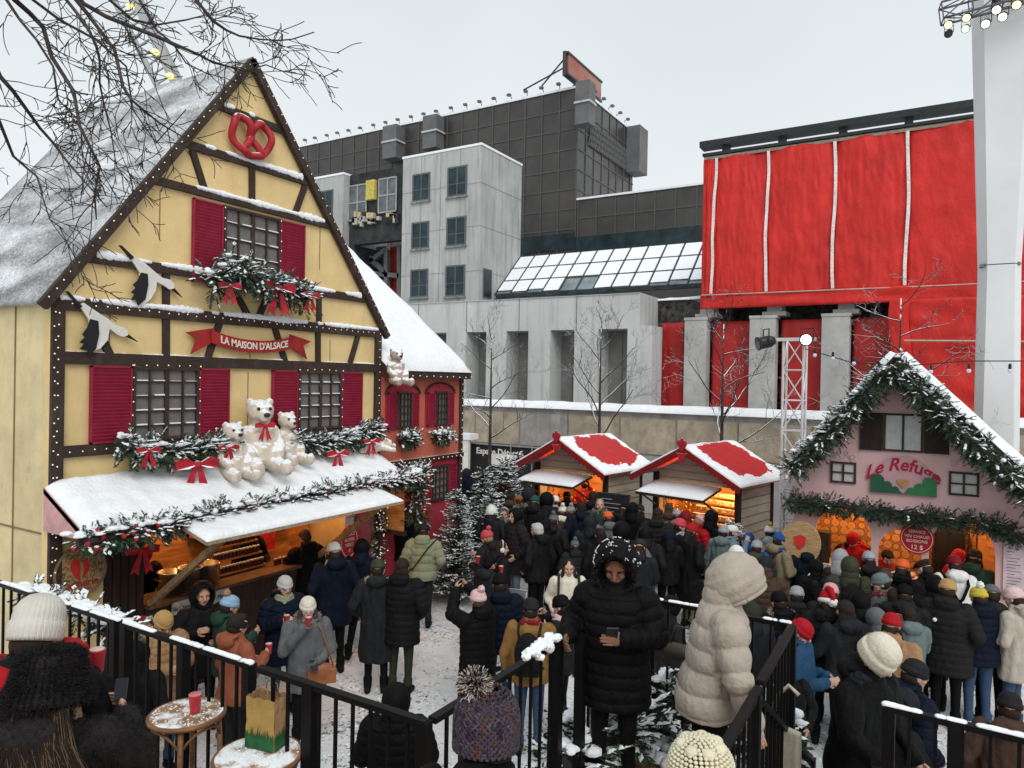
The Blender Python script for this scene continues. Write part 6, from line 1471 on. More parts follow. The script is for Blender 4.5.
# ------------------------------------------------------------------ people
def rotx(p, c, a):   # rotate about x axis through c
    p = V(p)-V(c); return V((p.x, p.y*cos(a)-p.z*sin(a), p.y*sin(a)+p.z*cos(a)))+V(c)
POSE = {
 # elbows / wrists given as (x, y, z) for right (+x) then left (-x); lean = torso bend, hp = head pitch (down +)
 'stand':   dict(e=((.27,-.03,1.15),(-.27,-.03,1.15)), w=((.27,.06,.91),(-.27,.06,.91))),
 'pockets': dict(e=((.31,-.07,1.16),(-.31,-.07,1.16)), w=((.22,.10,1.0),(-.22,.10,1.0)), hp=8),
 'hold':    dict(e=((.28,.02,1.16),(-.28,.0,1.15)), w=((.13,.27,1.27),(-.12,.25,1.14)), hp=6, curl=60),
 'drink':   dict(e=((.27,.10,1.17),(-.28,.03,1.14)), w=((.06,.24,1.47),(-.10,.27,1.08)), hp=4, curl=60),
 'phone':   dict(e=((.27,.04,1.15),(-.27,.04,1.15)), w=((.09,.29,1.21),(-.08,.28,1.19)), hp=28, curl=50),
 'raise':   dict(e=((.25,.22,1.47),(-.25,.20,1.45)), w=((.08,.36,1.70),(-.10,.36,1.68)), hp=-8, curl=50),
 'walk':    dict(e=((.27,-.12,1.17),(-.27,.08,1.16)), w=((.27,-.06,.93),(-.25,.27,1.0)), step=.22, hp=4),
 'rail':    dict(e=((.31,-.06,1.2),(-.29,.06,1.18)), w=((.30,.22,1.17),(-.09,.30,1.22)), hp=26, curl=35),
 'descend': dict(e=((.29,.10,1.22),(-.28,.05,1.16)), w=((.28,.38,1.12),(-.25,.25,1.0)), lean=8, hp=18, step=.16),
 'downrail':dict(e=((.28,.10,1.18),(-.28,.05,1.16)), w=((.24,.26,.93),(-.20,.24,.98)), lean=13, hp=46, step=.14),
 'point':   dict(e=((.33,.15,1.2),(-.28,.0,1.15)), w=((.42,.36,1.08),(-.2,.2,1.0)), lean=14, hp=30, curl=10),
 'cupout': dict(e=((.29,.0,1.20),(-.27,-.03,1.15)), w=((.17,.20,1.34),(-.27,.06,.91)), hp=6, curl=65),
 'selfie': dict(e=((.30,.12,1.25),(-.28,.0,1.15)), w=((.17,.36,1.34),(-.12,.25,1.14)), hp=12, curl=50),
 'serve':   dict(e=((.29,.08,1.16),(-.29,.08,1.16)), w=((.14,.34,1.12),(-.14,.34,1.12)), lean=8, hp=26),
}
def skel(pose):
    P = POSE[pose]; a = -radians(P.get('lean', 0)); H_ = (0, 0, .95)
    T = lambda p: rotx(p, H_, a)
    S = dict(T=T, a=a)
    S['sh'] = [T((.19, 0, 1.43)), T((-.19, 0, 1.43))]; S['e'] = [T(p) for p in P['e']]; S['w'] = [T(p) for p in P['w']]
    S['neck'] = T((0, 0, 1.45)); S['head'] = T((0, .02, 1.62)); S['hp'] = -radians(P.get('hp', 0))+a
    st = P.get('step', .0)
    S['hip'] = [V((.09, 0, .93)), V((-.09, 0, .93))]
    S['knee'] = [V((.10, .02+st*.7, .50)), V((-.10, .02-st*.2, .50))]
    S['ank'] = [V((.105, -.01+st, .09)), V((-.105, -.01-st, .09+.05*(st > 0)))]
    S['curl'] = P.get('curl', 22)
    return S
HEADM = {}
def hand_geo(wr, el, side, curl):
    """palm, four unequal fingers, thumb off the side; built along the forearm"""
    d = (wr-el).normalized(); up = V((0,0,1)); x = d.cross(up)
    x = x.normalized() if x.length > .1 else V((1,0,0))
    # palm faces inward/up; finger row across n
    inw = V((-side, 0, 0)); n = (inw-d*inw.dot(d)); n = n.normalized() if n.length > .2 else x
    r_ = d.cross(n).normalized()           # row direction
    m = MB(); o = wr+d*.012
    R_ = Matrix((r_, d, n)).transposed()
    m.ell(o+d*.045, (.041, .052, .017), R_, 16, 10); m.cap(wr-d*.04, wr+d*.02, .026, .027, 12)
    for i, (off, L_, rr) in enumerate(((-.030, .070, .0088), (-.010, .080, .0094), (.010, .076, .0092), (.029, .060, .008))):
        p = o+d*.082+r_*off; dd = d.copy(); c = radians(curl)
        for k, f in enumerate((.42, .33, .25)):
            q = Quaternion(r_, 0); ang = c*(.55+.35*k)
            dd = (d*cos(ang)+n*sin(ang)).normalized() if k == 0 else (dd*cos(c*.55)+n*sin(c*.55)).normalized()
            e = p+dd*L_*f; m.cap(p, e, rr*(1-.08*k), rr*(.92-.08*k), 8); p = e
    p = o+d*.02-r_*.034; t1 = p+(d*.55-r_*.6+n*.45).normalized()*.038; t2 = t1+(d*.8-r_*.1+n*.6).normalized()*.03
    m.cap(p, t1, .013, .011, 8); m.cap(t1, t2, .011, .009, 8)
    return m
BODYC = {}
def body_mesh(pose, hi=False):
    key = (pose, hi)
    if key in BODYC: return BODYC[key]
    S = skel(pose); m = MB(); T = S['T']; hd = S['head']; hr = Matrix.Rotation(S['hp'], 3, 'X')
    Hh = lambda p: hd+hr @ V(p)
    m.ell((0, 0, .95), (.165, .12, .13)); m.loft([(T((0,0,.95)), .15, .11), (T((0,0,1.1)), .135, .10), (T((0,0,1.28)), .17, .115), (T((0,0,1.42)), .15, .09)])
    m.cap(S['sh'][0], S['sh'][1], .045, .045); m.cap(S['neck'], Hh((0, -.015, -.05)), .055, .052)
    m.ell(Hh((0, -.01, .015)), (.076, .096, .108), hr); m.ell(Hh((0, .035, -.055)), (.055, .055, .052), hr); m.ell(Hh((0, .055, -.088)), (.028, .03, .022), hr)
    m.cap(Hh((0, .082, .02)), Hh((0, .108, -.018)), .011, .017, 10); m.cap(Hh((-.05, .068, .038)), Hh((.05, .068, .038)), .014, .014, 10)
    m.cap(Hh((-.02, .082, -.052)), Hh((.02, .082, -.052)), .011, .011, 10)
    for s in (0, 1):
        sg = 1 if s == 0 else -1
        m.ell(Hh((sg*.077, -.005, -.005)), (.012, .022, .034), hr)
        m.ell(Hh((sg*.042, .055, -.025)), (.026, .03, .026), hr)
        m.cap(S['hip'][s], S['knee'][s], .092, .062); m.cap(S['knee'][s], S['ank'][s], .06, .042)
        m.cap(S['sh'][s], S['e'][s], .046, .040); m.cap(S['e'][s], S['w'][s], .043, .028)
        a = S['ank'][s]; m.cap(a+V((0, -.035, -.045)), a+V((sg*.012, .15, -.055)), .045, .036); m.cap(a, a+V((0, 0, .1)), .055, .06)
    me = remesh(m, .009 if not hi else .0075, 4, 'body')
    a = coords(me); 
    # hands joined as finer geometry at the wrists
    base = len(me.vertices); vs = [tuple(p) for p in a]; fs = [tuple(p.vertices) for p in me.polygons]; nf0 = len(fs)
    bpy.data.meshes.remove(me)
    for s in (0, 1):
        hm = hand_geo(S['w'][s], S['e'][s], 1 if s == 0 else -1, S['curl']); he = remesh(hm, .0045, 2, 'hand')
        o = len(vs); vs += [tuple(p) for p in coords(he)]; fs += [tuple(i+o for i in p.vertices) for p in he.polygons]; bpy.data.meshes.remove(he)
    me = bpy.data.meshes.new('body'); me.from_pydata(vs, [], fs); me.update()
    # materials: 0 skin 1 trousers 2 shoes 3 eye 4 lips 5 hands
    hri = hr.transposed(); mi = []
    A = coords(me)
    for k, p in enumerate(me.polygons):
        c = V(p.center); L_ = hri @ (c-hd)
        if k >= nf0: mi.append(5); continue
        if L_.length < .172 and c.z > 1.3:
            x, y, z = L_
            if y > .06 and abs(abs(x)-.031) < .0135 and abs(z-.016) < .0075: mi.append(3)
            elif y > .07 and abs(x) < .024 and abs(z+.053) < .0085: mi.append(4)
            else: mi.append(0)
        elif c.z < .13: mi.append(2)
        else: mi.append(1)
    me.polygons.foreach_set('material_index', mi); me.polygons.foreach_set('use_smooth', [True]*len(mi))
    BODYC[key] = me; return me
COATC = {}
def coat_mesh(pose, kind, quilt, hood, wide=1., hi=False):
    key = (pose, kind, quilt, hood, wide, hi)
    if key in COATC: return COATC[key]
    S = skel(pose); T = S['T']; m = MB(); a = S['a']; fr = Matrix.Rotation(a, 3, 'X')
    hem = {'short': .82, 'mid': .66, 'long': .42}[kind]; b = (.02 if quilt else .0); W_ = wide
    rings = [(T((0, -.008, 1.565)), .074, .074, fr), (T((0, -.005, 1.50)), .086, .084, fr), (T((0, -.01, 1.465)), .15, .105, fr), (T((0, -.01, 1.43)), (.20+b)*W_, .13+b, fr),
             (T((0, -.005, 1.34)), (.225+b)*W_, .15+b, fr), (T((0, 0, 1.20)), (.22+b)*W_, .155+b, fr), (T((0, .01, 1.07)), (.212+b)*W_, .155+b, fr),
             (V((0, .0, .97)), (.218+b)*W_, .158+b)]
    if kind != 'short': rings += [(V((0, 0, .82)), (.225+b)*W_, .165+b)]
    if kind == 'long': rings += [(V((0, 0, .62)), (.23+b)*W_, .17+b)]
    rings += [(V((0, 0, hem+.03)), (.23+b)*W_, .17+b), (V((0, 0, hem)), (.215+b)*W_, .155+b)]
    m.loft(rings, 28)
    for s in (0, 1):
        sg = 1 if s == 0 else -1; sh, e, w = S['sh'][s], S['e'][s], S['w'][s]; d = (w-e).normalized()
        m.cap(sh+V((sg*.005*W_, 0, -.02)), e, .088+b*.8, .07+b*.8, 18); m.cap(e, w-d*.02, .068+b*.8, .055+b*.6, 18)
        m.tube([w-d*.06, w-d*.005], [.05+b*.3, .047+b*.3], 16)
    if hood == 'down': m.ell(T((0, -.115, 1.50)), (.14, .075, .085), fr); m.ell(T((0, -.07, 1.54)), (.12, .08, .04), fr)
    if hood == 'up': m.cap(T((0, -.04, 1.45)), S['head']+Matrix.Rotation(S['hp'], 3, 'X') @ V((0, -.055, -.05)), .13, .105)
    me = remesh(m, .0125 if not hi else .009, 3 if quilt else 5, 'coat'); A = coords(me); Nn = normals(me)
    segs = []
    for s in (0, 1): segs += [(S['sh'][s], S['e'][s]), (S['e'][s], S['w'][s])]
    ax0, ax1 = T((0,0,1.46)), V((0,0,hem))
    def segd(P_, p, q):
        p = np.array(p); q = np.array(q); d = q-p; t = np.clip(((P_-p) @ d)/(d @ d), 0, 1); c = p+t[:, None]*d; return np.linalg.norm(P_-c, axis=1), t*np.linalg.norm(d)
    D = []; TT_ = []
    for (p, q) in segs: d_, t_ = segd(A, p, q); D.append(d_); TT_.append(t_)
    D = np.array(D); TT_ = np.array(TT_); torso = (np.abs(A[:, 0])/(.225*W_+b))**2+((A[:, 1])/(.19+b))**2
    k = D.argmin(0); dm = D.min(0); arm = (dm < .105+b) & ~((torso < .75))
    s_arm = TT_[k, np.arange(len(A))]+(k % 2)*.31
    s = np.where(arm, s_arm, (1.5-A[:, 2])*1.0)
    wr = nz(A, 9, 2)*.5+nz(A*np.array([1, 1, .5]), 22, 7)*.5
    if quilt:
        per = .085 if quilt == 1 else .13
        q = np.abs(np.sin(pi*(s+wr*.012)/per))**.55
        A = A+Nn*((q-.75)*(.020 if quilt == 2 else .0115)+wr*.010)[:, None]
    else:
        # cloth folds, more at the elbows and low on the coat
        f = nz(A*np.array([1.6, 1.6, .55]), 8, 5); A = A+Nn*(wr*.012+f*.020)[:, None]
        if True:
            zi = np.abs(A[:, 0]) < .006; fr_ = zi & (A[:, 1] > .05); A[fr_, 1] += .004
    setco(me, A); COATC[key] = me; return me
HATC = {}
def lathe_hat(prof, n=40, sy=1.2, mod=None, tilt=-12, off=(0,-.012,.0)):
    m = MB(); m.lathe(prof, off, n, sy, fr=Matrix.Rotation(radians(tilt), 3, 'X'), mod=mod); return m
def hat_mesh(kind):
    if kind in HATC: return HATC[kind]
    rib = lambda j, t: .0022*sin(t*34) if j > 0 else 0
    base = [(.012, .078), (.008, .090), (.02, .0965), (.045, .0965), (.056, .094), (.058, .088), (.075, .0875), (.10, .080), (.122, .062), (.135, .040), (.142, .015)]
    if kind in ('beanie', 'pompom', 'headband'):
        pr = base if kind != 'headband' else [(-.01, .088), (.0, .093), (.03, .096), (.055, .093), (.06, .086)]
        m = lathe_hat(pr, 80, mod=rib); me = m.mesh(kind, smooth=True)
        if kind == 'pompom': pass
    elif kind == 'tall_beanie':
        pr = [(-.012, .080), (-.016, .094), (.0, .101), (.04, .102), (.062, .101), (.066, .094), (.085, .095), (.12, .090), (.150, .075), (.172, .05), (.182, .02)]
        me = lathe_hat(pr, 96, mod=rib, tilt=-16).mesh(kind, smooth=True)
    elif kind == 'santa':
        pr = [(.03, .088), (.06, .092), (.10, .082), (.14, .06), (.165, .035), (.18, .012)]; me = lathe_hat(pr, 40).mesh(kind, smooth=True)
    elif kind == 'pom': 
        m = MB(); m.ell((0,0,0), (.042,.042,.04), seg=22, ring=16); me = m.mesh(kind, smooth=True); A = coords(me); Nn = normals(me); A += Nn*(nz(A, 70, 1)[:, None]*.016); setco(me, A)
    elif kind == 'cap':
        m = MB(); m.lathe([(.02, .088), (.05, .092), (.09, .082), (.115, .06), (.125, .02)], (0,-.012,0), 40, 1.15); m.prism([(-.07, .06), (.07, .06), (.055, .13), (.025, .155), (-.025, .155), (-.055, .13)], 2, .022, .03); me = m.mesh(kind, smooth=True)
    elif kind == 'flatcap':
        m = MB(); m.ell((0, .0, .075), (.098, .125, .045), Matrix.Rotation(radians(-10), 3, 'X')); m.lathe([(.03, .085), (.06, .09)], (0,-.01,0), 30, 1.15); m.ell((0, .11, .05), (.065, .05, .01)); me = m.mesh(kind, smooth=True)
    elif kind == 'band':
        m = MB(); m.tube([(.083*cos(t), -.01, .01+.125*sin(t)) for t in [pi*i/16 for i in range(17)]], .01, 8)
        for s in (-1, 1): m.ell((s*.088, -.01, -.005), (.022, .04, .042))
        me = m.mesh(kind, smooth=True)
    elif kind == 'hair_nape':
        m = MB(); m.ell((0, -.032, -.02), (.0825, .080, .092), seg=22, ring=14); me = m.mesh(kind, smooth=True)
    elif kind in ('hair_short', 'hair_bun', 'hair_long', 'hair_bob', 'hair_under'):
        m = MB(); m.ell((0, -.024, .032), (.088, .098, .098), seg=22, ring=16)
        if kind == 'hair_short': m.ell((0, -.055, -.02), (.078, .062, .07)); m.ell((0, .03, .085), (.07, .06, .035))
        if kind == 'hair_bun': m.ell((0, -.055, -.02), (.078, .062, .07)); m.ell((0, -.10, .10), (.05, .05, .045))
        if kind == 'hair_bob': m.ell((0, -.045, -.05), (.096, .07, .10))
        if kind == 'hair_long':
            m.ell((0, -.045, -.05), (.098, .075, .11))
            for s in (-1, 1): m.cap((s*.075, -.0, -.04), (s*.10, .05, -.24), .036, .03, 10); m.cap((s*.10, .05, -.22), (s*.09, .09, -.36), .03, .014, 10)
            m.cap((0, -.07, -.08), (0, -.12, -.26), .07, .055)
        if kind == 'hair_under':
            m = MB()
            m.ell((0, -.05, -.02), (.080, .062, .06))
            for s in (-1, 1): m.cap((s*.072, .005, -.02), (s*.088, .03, -.18), .026, .026, 10); m.cap((s*.088, .03, -.18), (s*.09, .08, -.32), .026, .012, 10)
            m.cap((0, -.07, -.05), (0, -.10, -.2), .06, .05)
        me = remesh(m, .008, 3, kind); A = coords(me); Nn = normals(me); ang = np.arctan2(A[:, 0], A[:, 1]+.02)
        A += Nn*((np.sin(ang*34+nz(A, 12, 3)*5)*.0025)+nz(A, 30, 3)*.004)[:, None]
        if kind in ('hair_short', 'hair_bun', 'hair_long', 'hair_bob'):    # keep the face clear
            f = (A[:, 1] > .035) & (A[:, 2] < .062) & (np.abs(A[:, 0]) < .066); A[f, 1] = .02; 
        setco(me, A)
    elif kind in ('hood', 'hood_big', 'hood_point', 'hood_quilt'):
        m = MB(); nu, nv = 26, 22; open_a = radians(50); R_ = (.118, .135, .142) if kind != 'hood_big' else (.15, .17, .165)
        vs = []; th = .022
        for s in (0, 1):
            for i in range(nv+1):
                ph = open_a+(radians(179.6)-open_a)*i/nv
                for k in range(nu):
                    t = 2*pi*k/nu; r = 1-(th/.13 if s else 0)
                    x = sin(ph)*cos(t)*R_[0]*r; z = sin(ph)*sin(t)*R_[2]*r; y = cos(ph)*R_[1]*r
                    if z < 0: z *= 1.12
                    if kind == 'hood_point' and y < 0 and z > 0: z += .5*z*max(0, -y/.13)*.6; 
                    bul = 0
                    if kind in ('hood_quilt', 'hood_big') and s == 0: bul = .010*(abs(sin(pi*(ph-open_a)/.42))**.6-.6)
                    q = V((x, y-.028, z+.008)); q += q.normalized()*bul; vs.append(q)
        fs = []; K = (nv+1)*nu
        for s in (0, 1):
            for i in range(nv):
                for k in range(nu):
                    a = s*K+i*nu+k; b = s*K+i*nu+(k+1)%nu; fs.append((a, b, b+nu, a+nu) if s == 0 else (a, a+nu, b+nu, b))
        for k in range(nu): fs.append((k, K+k, K+(k+1)%nu, (k+1)%nu))
        m.add(vs, fs); rim = []
        for k in range(nu+1):
            t = 2*pi*k/nu; rr_ = 1.0; z = sin(open_a)*sin(t)*R_[2]; z = z*1.12 if z < 0 else z
            rim.append((sin(open_a)*cos(t)*R_[0], cos(open_a)*R_[1]-.028, z+.008))
        m.tube(rim, .012, 8, 0, caps=False)
        me = m.mesh(kind, smooth=True)
    elif kind in ('fur', 'fur_big'):
        m = MB(); open_a = radians(50); R_ = (.118, .135, .142) if kind == 'fur' else (.15, .17, .165); random.seed(77)
        for k in range(700):
            t = rnd(0, 2*pi); z = sin(open_a)*sin(t)*R_[2]; z = z*1.12 if z < 0 else z; c = V((sin(open_a)*cos(t)*R_[0], cos(open_a)*R_[1]-.028, z+.008))
            d = (V((cos(t), rnd(-.2, 1.0), sin(t)))+rdir()*.7).normalized(); leaf(m, c, d, rnd(.03, .055), .012, 0)
        me = m.mesh(kind)
    elif kind == 'scarf':
        m = MB(); m.tube([(.092*cos(t), .085*sin(t)-.005, -.155+.015*sin(2*t+1)) for t in [2*pi*i/22 for i in range(23)]], .036, 12, caps=False); m.tube([(.085*cos(t), .08*sin(t)-.005, -.118+.012*sin(3*t)) for t in [2*pi*i/22 for i in range(23)]], .03, 12, caps=False)
        m.cap((.03, .10, -.17), (.05, .16, -.36), .03, .035, 10)
        me = remesh(m, .009, 3, kind); A = coords(me); Nn = normals(me); A += Nn*(nz(A*np.array([1, 1, 2.2]), 30, 1)[:, None]*.008); setco(me, A)
    elif kind == 'collar_fur':
        m = MB(); random.seed(5)
        for k in range(900):
            t = rnd(0, 2*pi); c = V((.12*cos(t), .10*sin(t)-.04, -.13+rnd(-.03, .03))); leaf(m, c, (V((cos(t), sin(t), rnd(-.6, .6)))+rdir()*.6).normalized(), rnd(.03, .06), .014, 0)
        me = m.mesh(kind)
    elif kind == 'glasses':
        m = MB()
        for s in (-1, 1): m.tube([(s*.032+.024*cos(t), .094, .014+.019*sin(t)) for t in [2*pi*i/14 for i in range(15)]], .0028, 5, caps=False); m.tube([(s*.056, .092, .018), (s*.08, .0, .01)], .0025, 4)
        m.tube([(-.009, .1, .016), (.009, .1, .016)], .0028, 4); me = m.mesh(kind, smooth=True)
    HATC[kind] = me; return me
def cloth(name, col, rough=.75, **k): return mat(name, col, rough, .08, 12, .45, 38, spec=.07, **k)
CO = {}
def C_(key):
    """colour name -> cloth material"""
    if key in CO: return CO[key]
    pal = dict(black=(.006,.006,.0065), black2=(.010,.010,.011), black3=(.017,.016,.017), navy=(.006,.009,.020), char=(.018,.019,.022), mustj=(.23,.125,.04), hblonde=(.13,.09,.05), grey=(.12,.125,.13), lgrey=(.30,.31,.32), olive=(.045,.048,.03), dolive=(.028,.030,.022), green=(.02,.05,.035),
        sage=(.24,.26,.16), tan=(.33,.19,.10), rust=(.27,.085,.045), beige=(.42,.37,.31), cream=(.66,.61,.50), white=(.72,.72,.70), red=(.36,.012,.018), dred=(.20,.012,.02), maroon=(.10,.015,.02), pink=(.62,.33,.34), hotpink=(.62,.03,.16),
        orange=(.70,.12,.04), yellow=(.52,.40,.05), mustard=(.42,.26,.10), ochre=(.50,.27,.06), blue=(.02,.07,.24), sky=(.25,.40,.55), teal=(.13,.17,.17), dteal=(.02,.07,.07), brown=(.07,.04,.03), dbrown=(.03,.02,.016), blonde=(.33,.24,.14), silver=(.45,.45,.44),
        jeans=(.04,.07,.13), khaki=(.22,.18,.11), lav=(.36,.36,.45), bluegrey=(.14,.20,.24), puff=(.40,.345,.29), coral=(.50,.07,.09), bright=(.02,.065,.13), skin=(.50,.28,.19), skin2=(.22,.11,.07), skinp=(.56,.34,.26), lips=(.32,.08,.07), eye=(.015,.01,.01), fur=(.36,.30,.24), furg=(.28,.26,.24), furw=(.6,.58,.55), glove=(.014,.014,.015), pinkpale=(.66,.46,.46), darkfur=(.02,.018,.018), strap=(.02,.02,.02))
    snowy = {'black', 'navy', 'char'}
    m = cloth('cloth_'+key, pal[key], .6 if key not in ('skin', 'skin2', 'skinp') else .5); CO[key] = m; return m
CS = {}
def personat(p, rz_, h, pose='stand', coat='short', cc='black', quilt=0, hoodd='down', hat='beanie', hc='black', pc='black', skin='skin', hair=None, hairc='dbrown', fur=None, scarf=None, glasses=False, gloves=None, label='', group=None, wide=1., hi=False, pom=None, shoes='black2', name='person', cat='person', hoods=1.):
    r = empty(name, p, rz_, label, cat); s = h/1.745; r.scale = (s, s, s)
    if group: r['group'] = group
    S = skel(pose); gl = gloves
    me = body_mesh(pose, hi)
    o = link('body', me, r, mats=[C_(skin), C_(pc), C_(shoes), C_('eye'), C_('lips'), C_(gl) if gl else C_(skin)])
    o = link('coat', coat_mesh(pose, coat, quilt, hoodd if hat not in ('hood', 'hood_big', 'hood_quilt', 'hood_point') else 'up', wide, hi), r, mats=[C_(cc)])
    Mh = Matrix.Translation(S['head']) @ Matrix.Rotation(S['hp'], 4, 'X')
    def hp(nm, mk, mt, extra=None):
        q = link(nm, hat_mesh(mk), r, mats=[mt]); q.matrix_local = Mh @ extra if extra else Mh; return q
    hoody = hat in ('hood', 'hood_big', 'hood_quilt', 'hood_point')
    if hair: hp('hair', hair, C_(hairc))
    elif hat in ('beanie', 'pompom', 'tall_beanie', 'cap', 'flatcap', 'santa', 'headband'): hp('hair', 'hair_under' if random.random() < .3 else 'hair_nape', C_(hairc), Matrix.Scale(.85, 4, (0,0,1)))
    if hat:
        if hat.startswith('hair'): hp('hair', hat, C_(hc))
        elif hoody:
            hp('hood', hat, C_(hc), Matrix.Scale(hoods, 4)); 
            if fur: hp('fur_trim', 'fur_big' if hat == 'hood_big' else 'fur', C_(fur))
        else:
            q = hp({'beanie': 'beanie', 'pompom': 'pompom_beanie', 'tall_beanie': 'beanie', 'cap': 'cap', 'flatcap': 'flat_cap', 'santa': 'santa_hat', 'headband': 'headband', 'band': 'earmuffs'}.get(hat, hat), hat, C_(hc))
            if hat == 'santa':
                m = MB(); m.lathe([(.0, .092), (.012, .104), (.04, .106), (.05, .096)], (0,-.012,0), 30, 1.15, fr=Matrix.Rotation(radians(-12), 3, 'X')); b = m.build('fur_band', C_('white'), None, True); b.parent = q
                b = link('pompom', hat_mesh('pom'), q, mats=[C_('white')]); b.location = (.05, -.12, .02)
                m = MB(); m.tube([(0, -.03, .16), (.03, -.08, .16), (.05, -.12, .10), (.05, -.125, .04)], [.04, .035, .028, .016], 12); b = m.build('tip', C_('red'), None, True); b.parent = q
            if hat == 'pompom' or pom:
                b = link('pompom', hat_mesh('pom'), q, mats=[C_(pom or hc)]); b.location = (0, -.05, .165)
            if hat == 'headband': hp('hair', 'hair_short', C_(hairc))
    if scarf: hp('scarf', 'scarf', C_(scarf))
    if glasses: hp('glasses', 'glasses', C_('black'))
    if fur and not hoody: hp('fur_collar', 'collar_fur', C_(fur))
    return r
def heading(p, phi): return atan2(p.y-CP.y, p.x-CP.x)-pi/2-radians(phi)
def person(px, py, label, phi=0, h=1.72, z=0, **k):
    extra = {'hood': .15, 'hood_big': .19, 'hood_quilt': .15, 'hood_point': .19, 'pompom': .2, 'tall_beanie': .17, 'hair_bun': .14}.get(k.get('hat', 'beanie'), .125)
    if 'pose' not in k: k['pose'] = random.choice(('stand', 'pockets', 'hold', 'phone', 'pockets', 'walk', 'drink', 'hold'))
    if phi == 0: phi = rnd(-28, 28)
    if k.get('cc') == 'black' and not k.get('hi'):
        k['cc'] = random.choice(('black', 'black2', 'black3', 'black3'))
        if 'quilt' not in k and 'wool' not in label and 'fluffy' not in label and random.random() < .4: k['quilt'] = 1
    pose = k['pose']; S = skel(pose); top = S['head'].z+extra; s = h/1.745
    p = PZ(px, py, z+top*s); off = Matrix.Rotation(heading(p, phi), 3, 'Z') @ V((S['head'].x, S['head'].y, 0))*s
    b = V((p.x-off.x, p.y-off.y, z))
    return personat(b, heading(p, phi), h, label=label, **k)
BP = {}
def backpack_proto(c):
    if c in BP: return BP[c]
    m = MB(); m.ell((0,0,.0), (.15,.10,.24), seg=20, ring=14); m.box((-.13, -.08, -.22), (.13, .08, .12)); m.ell((0, -.10, -.08), (.11, .06, .11))
    me = remesh(m, .012, 5, 'bag'); BP[c] = me; return me
def wear_pack(r, cc, label, sc=1., strap='strap', z=1.22, slot=None):
    """a backpack on the back of person r: a thing of its own"""
    s = r.scale[0]; Rz = Matrix.Rotation(r.rotation_euler.z, 3, 'Z'); p = r.location+Rz @ V((0, -.255*s, z*s))
    b = empty('backpack', p, r.rotation_euler.z, label, 'backpack'); b.scale = (s*sc,)*3
    link('bag', backpack_proto(0), b, mats=[C_(cc)])
    m = MB()
    for sg in (-1, 1):
        pts = [(sg*.10, .06, .12), (sg*.12, .10, .22), (sg*.125, .22, .265), (sg*.13, .35, .22), (sg*.15, .40, .05), (sg*.17, .34, -.12), (sg*.16, .16, -.2), (sg*.11, .06, -.2)]
        m.tube(pts, .016, 6)
    m.build('strap', C_(strap), None, True).parent = b
    m = MB(); m.tube([(-.11, -.155, -.02), (0, -.17, -.015), (.11, -.155, -.02)], .005, 5); m.build('zip', C_('strap'), None, True).parent = b
    return b
def handpos(r, side=0, pose=None, ext=.09):
    S = skel(pose); s = r.scale[0]; w = S['w'][side]; d = (w-S['e'][side]).normalized(); Rz = Matrix.Rotation(r.rotation_euler.z, 3, 'Z')
    return r.location+Rz @ ((w+d*ext)*s)
def cup_at(p, label, col=(.42, .03, .04), s=1.):
    r = empty('cup', p, 0, label, 'cup', 'red drink cups'); r.location.z -= .05*s
    m = MB(); m.lathe([(0, .026), (.004, .028), (.10, .037), (.104, .039), (.106, .036)], n=22); m.build('cup_body', mat('cup_red', col, .35, .1, 8), None, True).parent = r
    m = MB(); m.lathe([(.1065, .034), (.11, .030), (.112, .01)], n=18); m.build('foam', mat('froth', (.6, .45, .42), .6), None, True).parent = r
    r.scale = (s,)*3; return r
def phone_at(p, rz_, label, tilt=30):
    m = MB(); m.box((-.037, -.005, -.075), (.037, .005, .075), 0); m.box((-.034, -.0062, -.071), (.034, -.0052, .071), 1)
    for q in ((-.02, .0055, .05), (-.02, .0055, .03)): m.box((q[0]-.008, .005, q[2]-.008), (q[0]+.008, .0075, q[2]+.008), 1)
    o = m.top('phone', [mat('phone_case', (.03, .03, .035), .3), mat('phone_glass', (.01, .012, .015), .08)], label, 'phone', origin=(0,0,0)); o.location = p; o.rotation_euler = (radians(tilt), 0, rz_); return o
random.seed(100)
Pp = person
# --- left area, in front of the yellow house
Pp(203, 580, 'person in a black hooded coat facing the camera before the counter of the yellow house', 165, 1.66, pose='hold', cc='black', hat='hood_big', hc='black', coat='mid')
Pp(163, 612, 'person in a tan puffer jacket and orange ribbed beanie behind the railing', 150, 1.66, pose='phone', coat='mid', cc='tan', quilt=1, hat='beanie', hc='mustard', glasses=True, pc='jeans', hi=True, scarf='beige')
Pp(143, 616, 'child in a maroon hood with white fur trim beside the tan puffer jacket', 120, 1.5, cc='maroon', hat='hood', hc='dred', fur='furw')
pr = Pp(238, 614, 'woman in a rust jacket and dark headband holding a red cup', 60, 1.66, pose='hold', coat='short', cc='rust', hat='headband', hc='char', pc='char', skin='skinp', hi=True)
cup_at(handpos(pr, 0, 'hold'), 'red cup held by the woman in the rust jacket')
Pp(230, 590, 'person in a light blue beanie just behind the woman in the rust jacket', 70, 1.62, hat='pompom', hc='sky', pom='tan', cc='green', pose='hold')
pr = Pp(285, 577, 'smiling woman with glasses, pale headband and sage scarf in a navy jacket', 160, 1.66, pose='hold', cc='navy', quilt=1, coat='mid', hat='beanie', hc='silver', scarf='sage', glasses=True, pc='jeans', skin='skinp', hi=True)
cup_at(handpos(pr, 0, 'hold'), 'red cup held by the woman with the sage scarf')
pr = Pp(308, 598, 'woman in a grey coat and pale beanie drinking from a red cup', 175, 1.64, pose='drink', coat='mid', cc='grey', hat='beanie', hc='cream', fur='furg', hair='hair_long', hairc='brown', pc='black', skin='skinp', hi=True, gloves='grey')
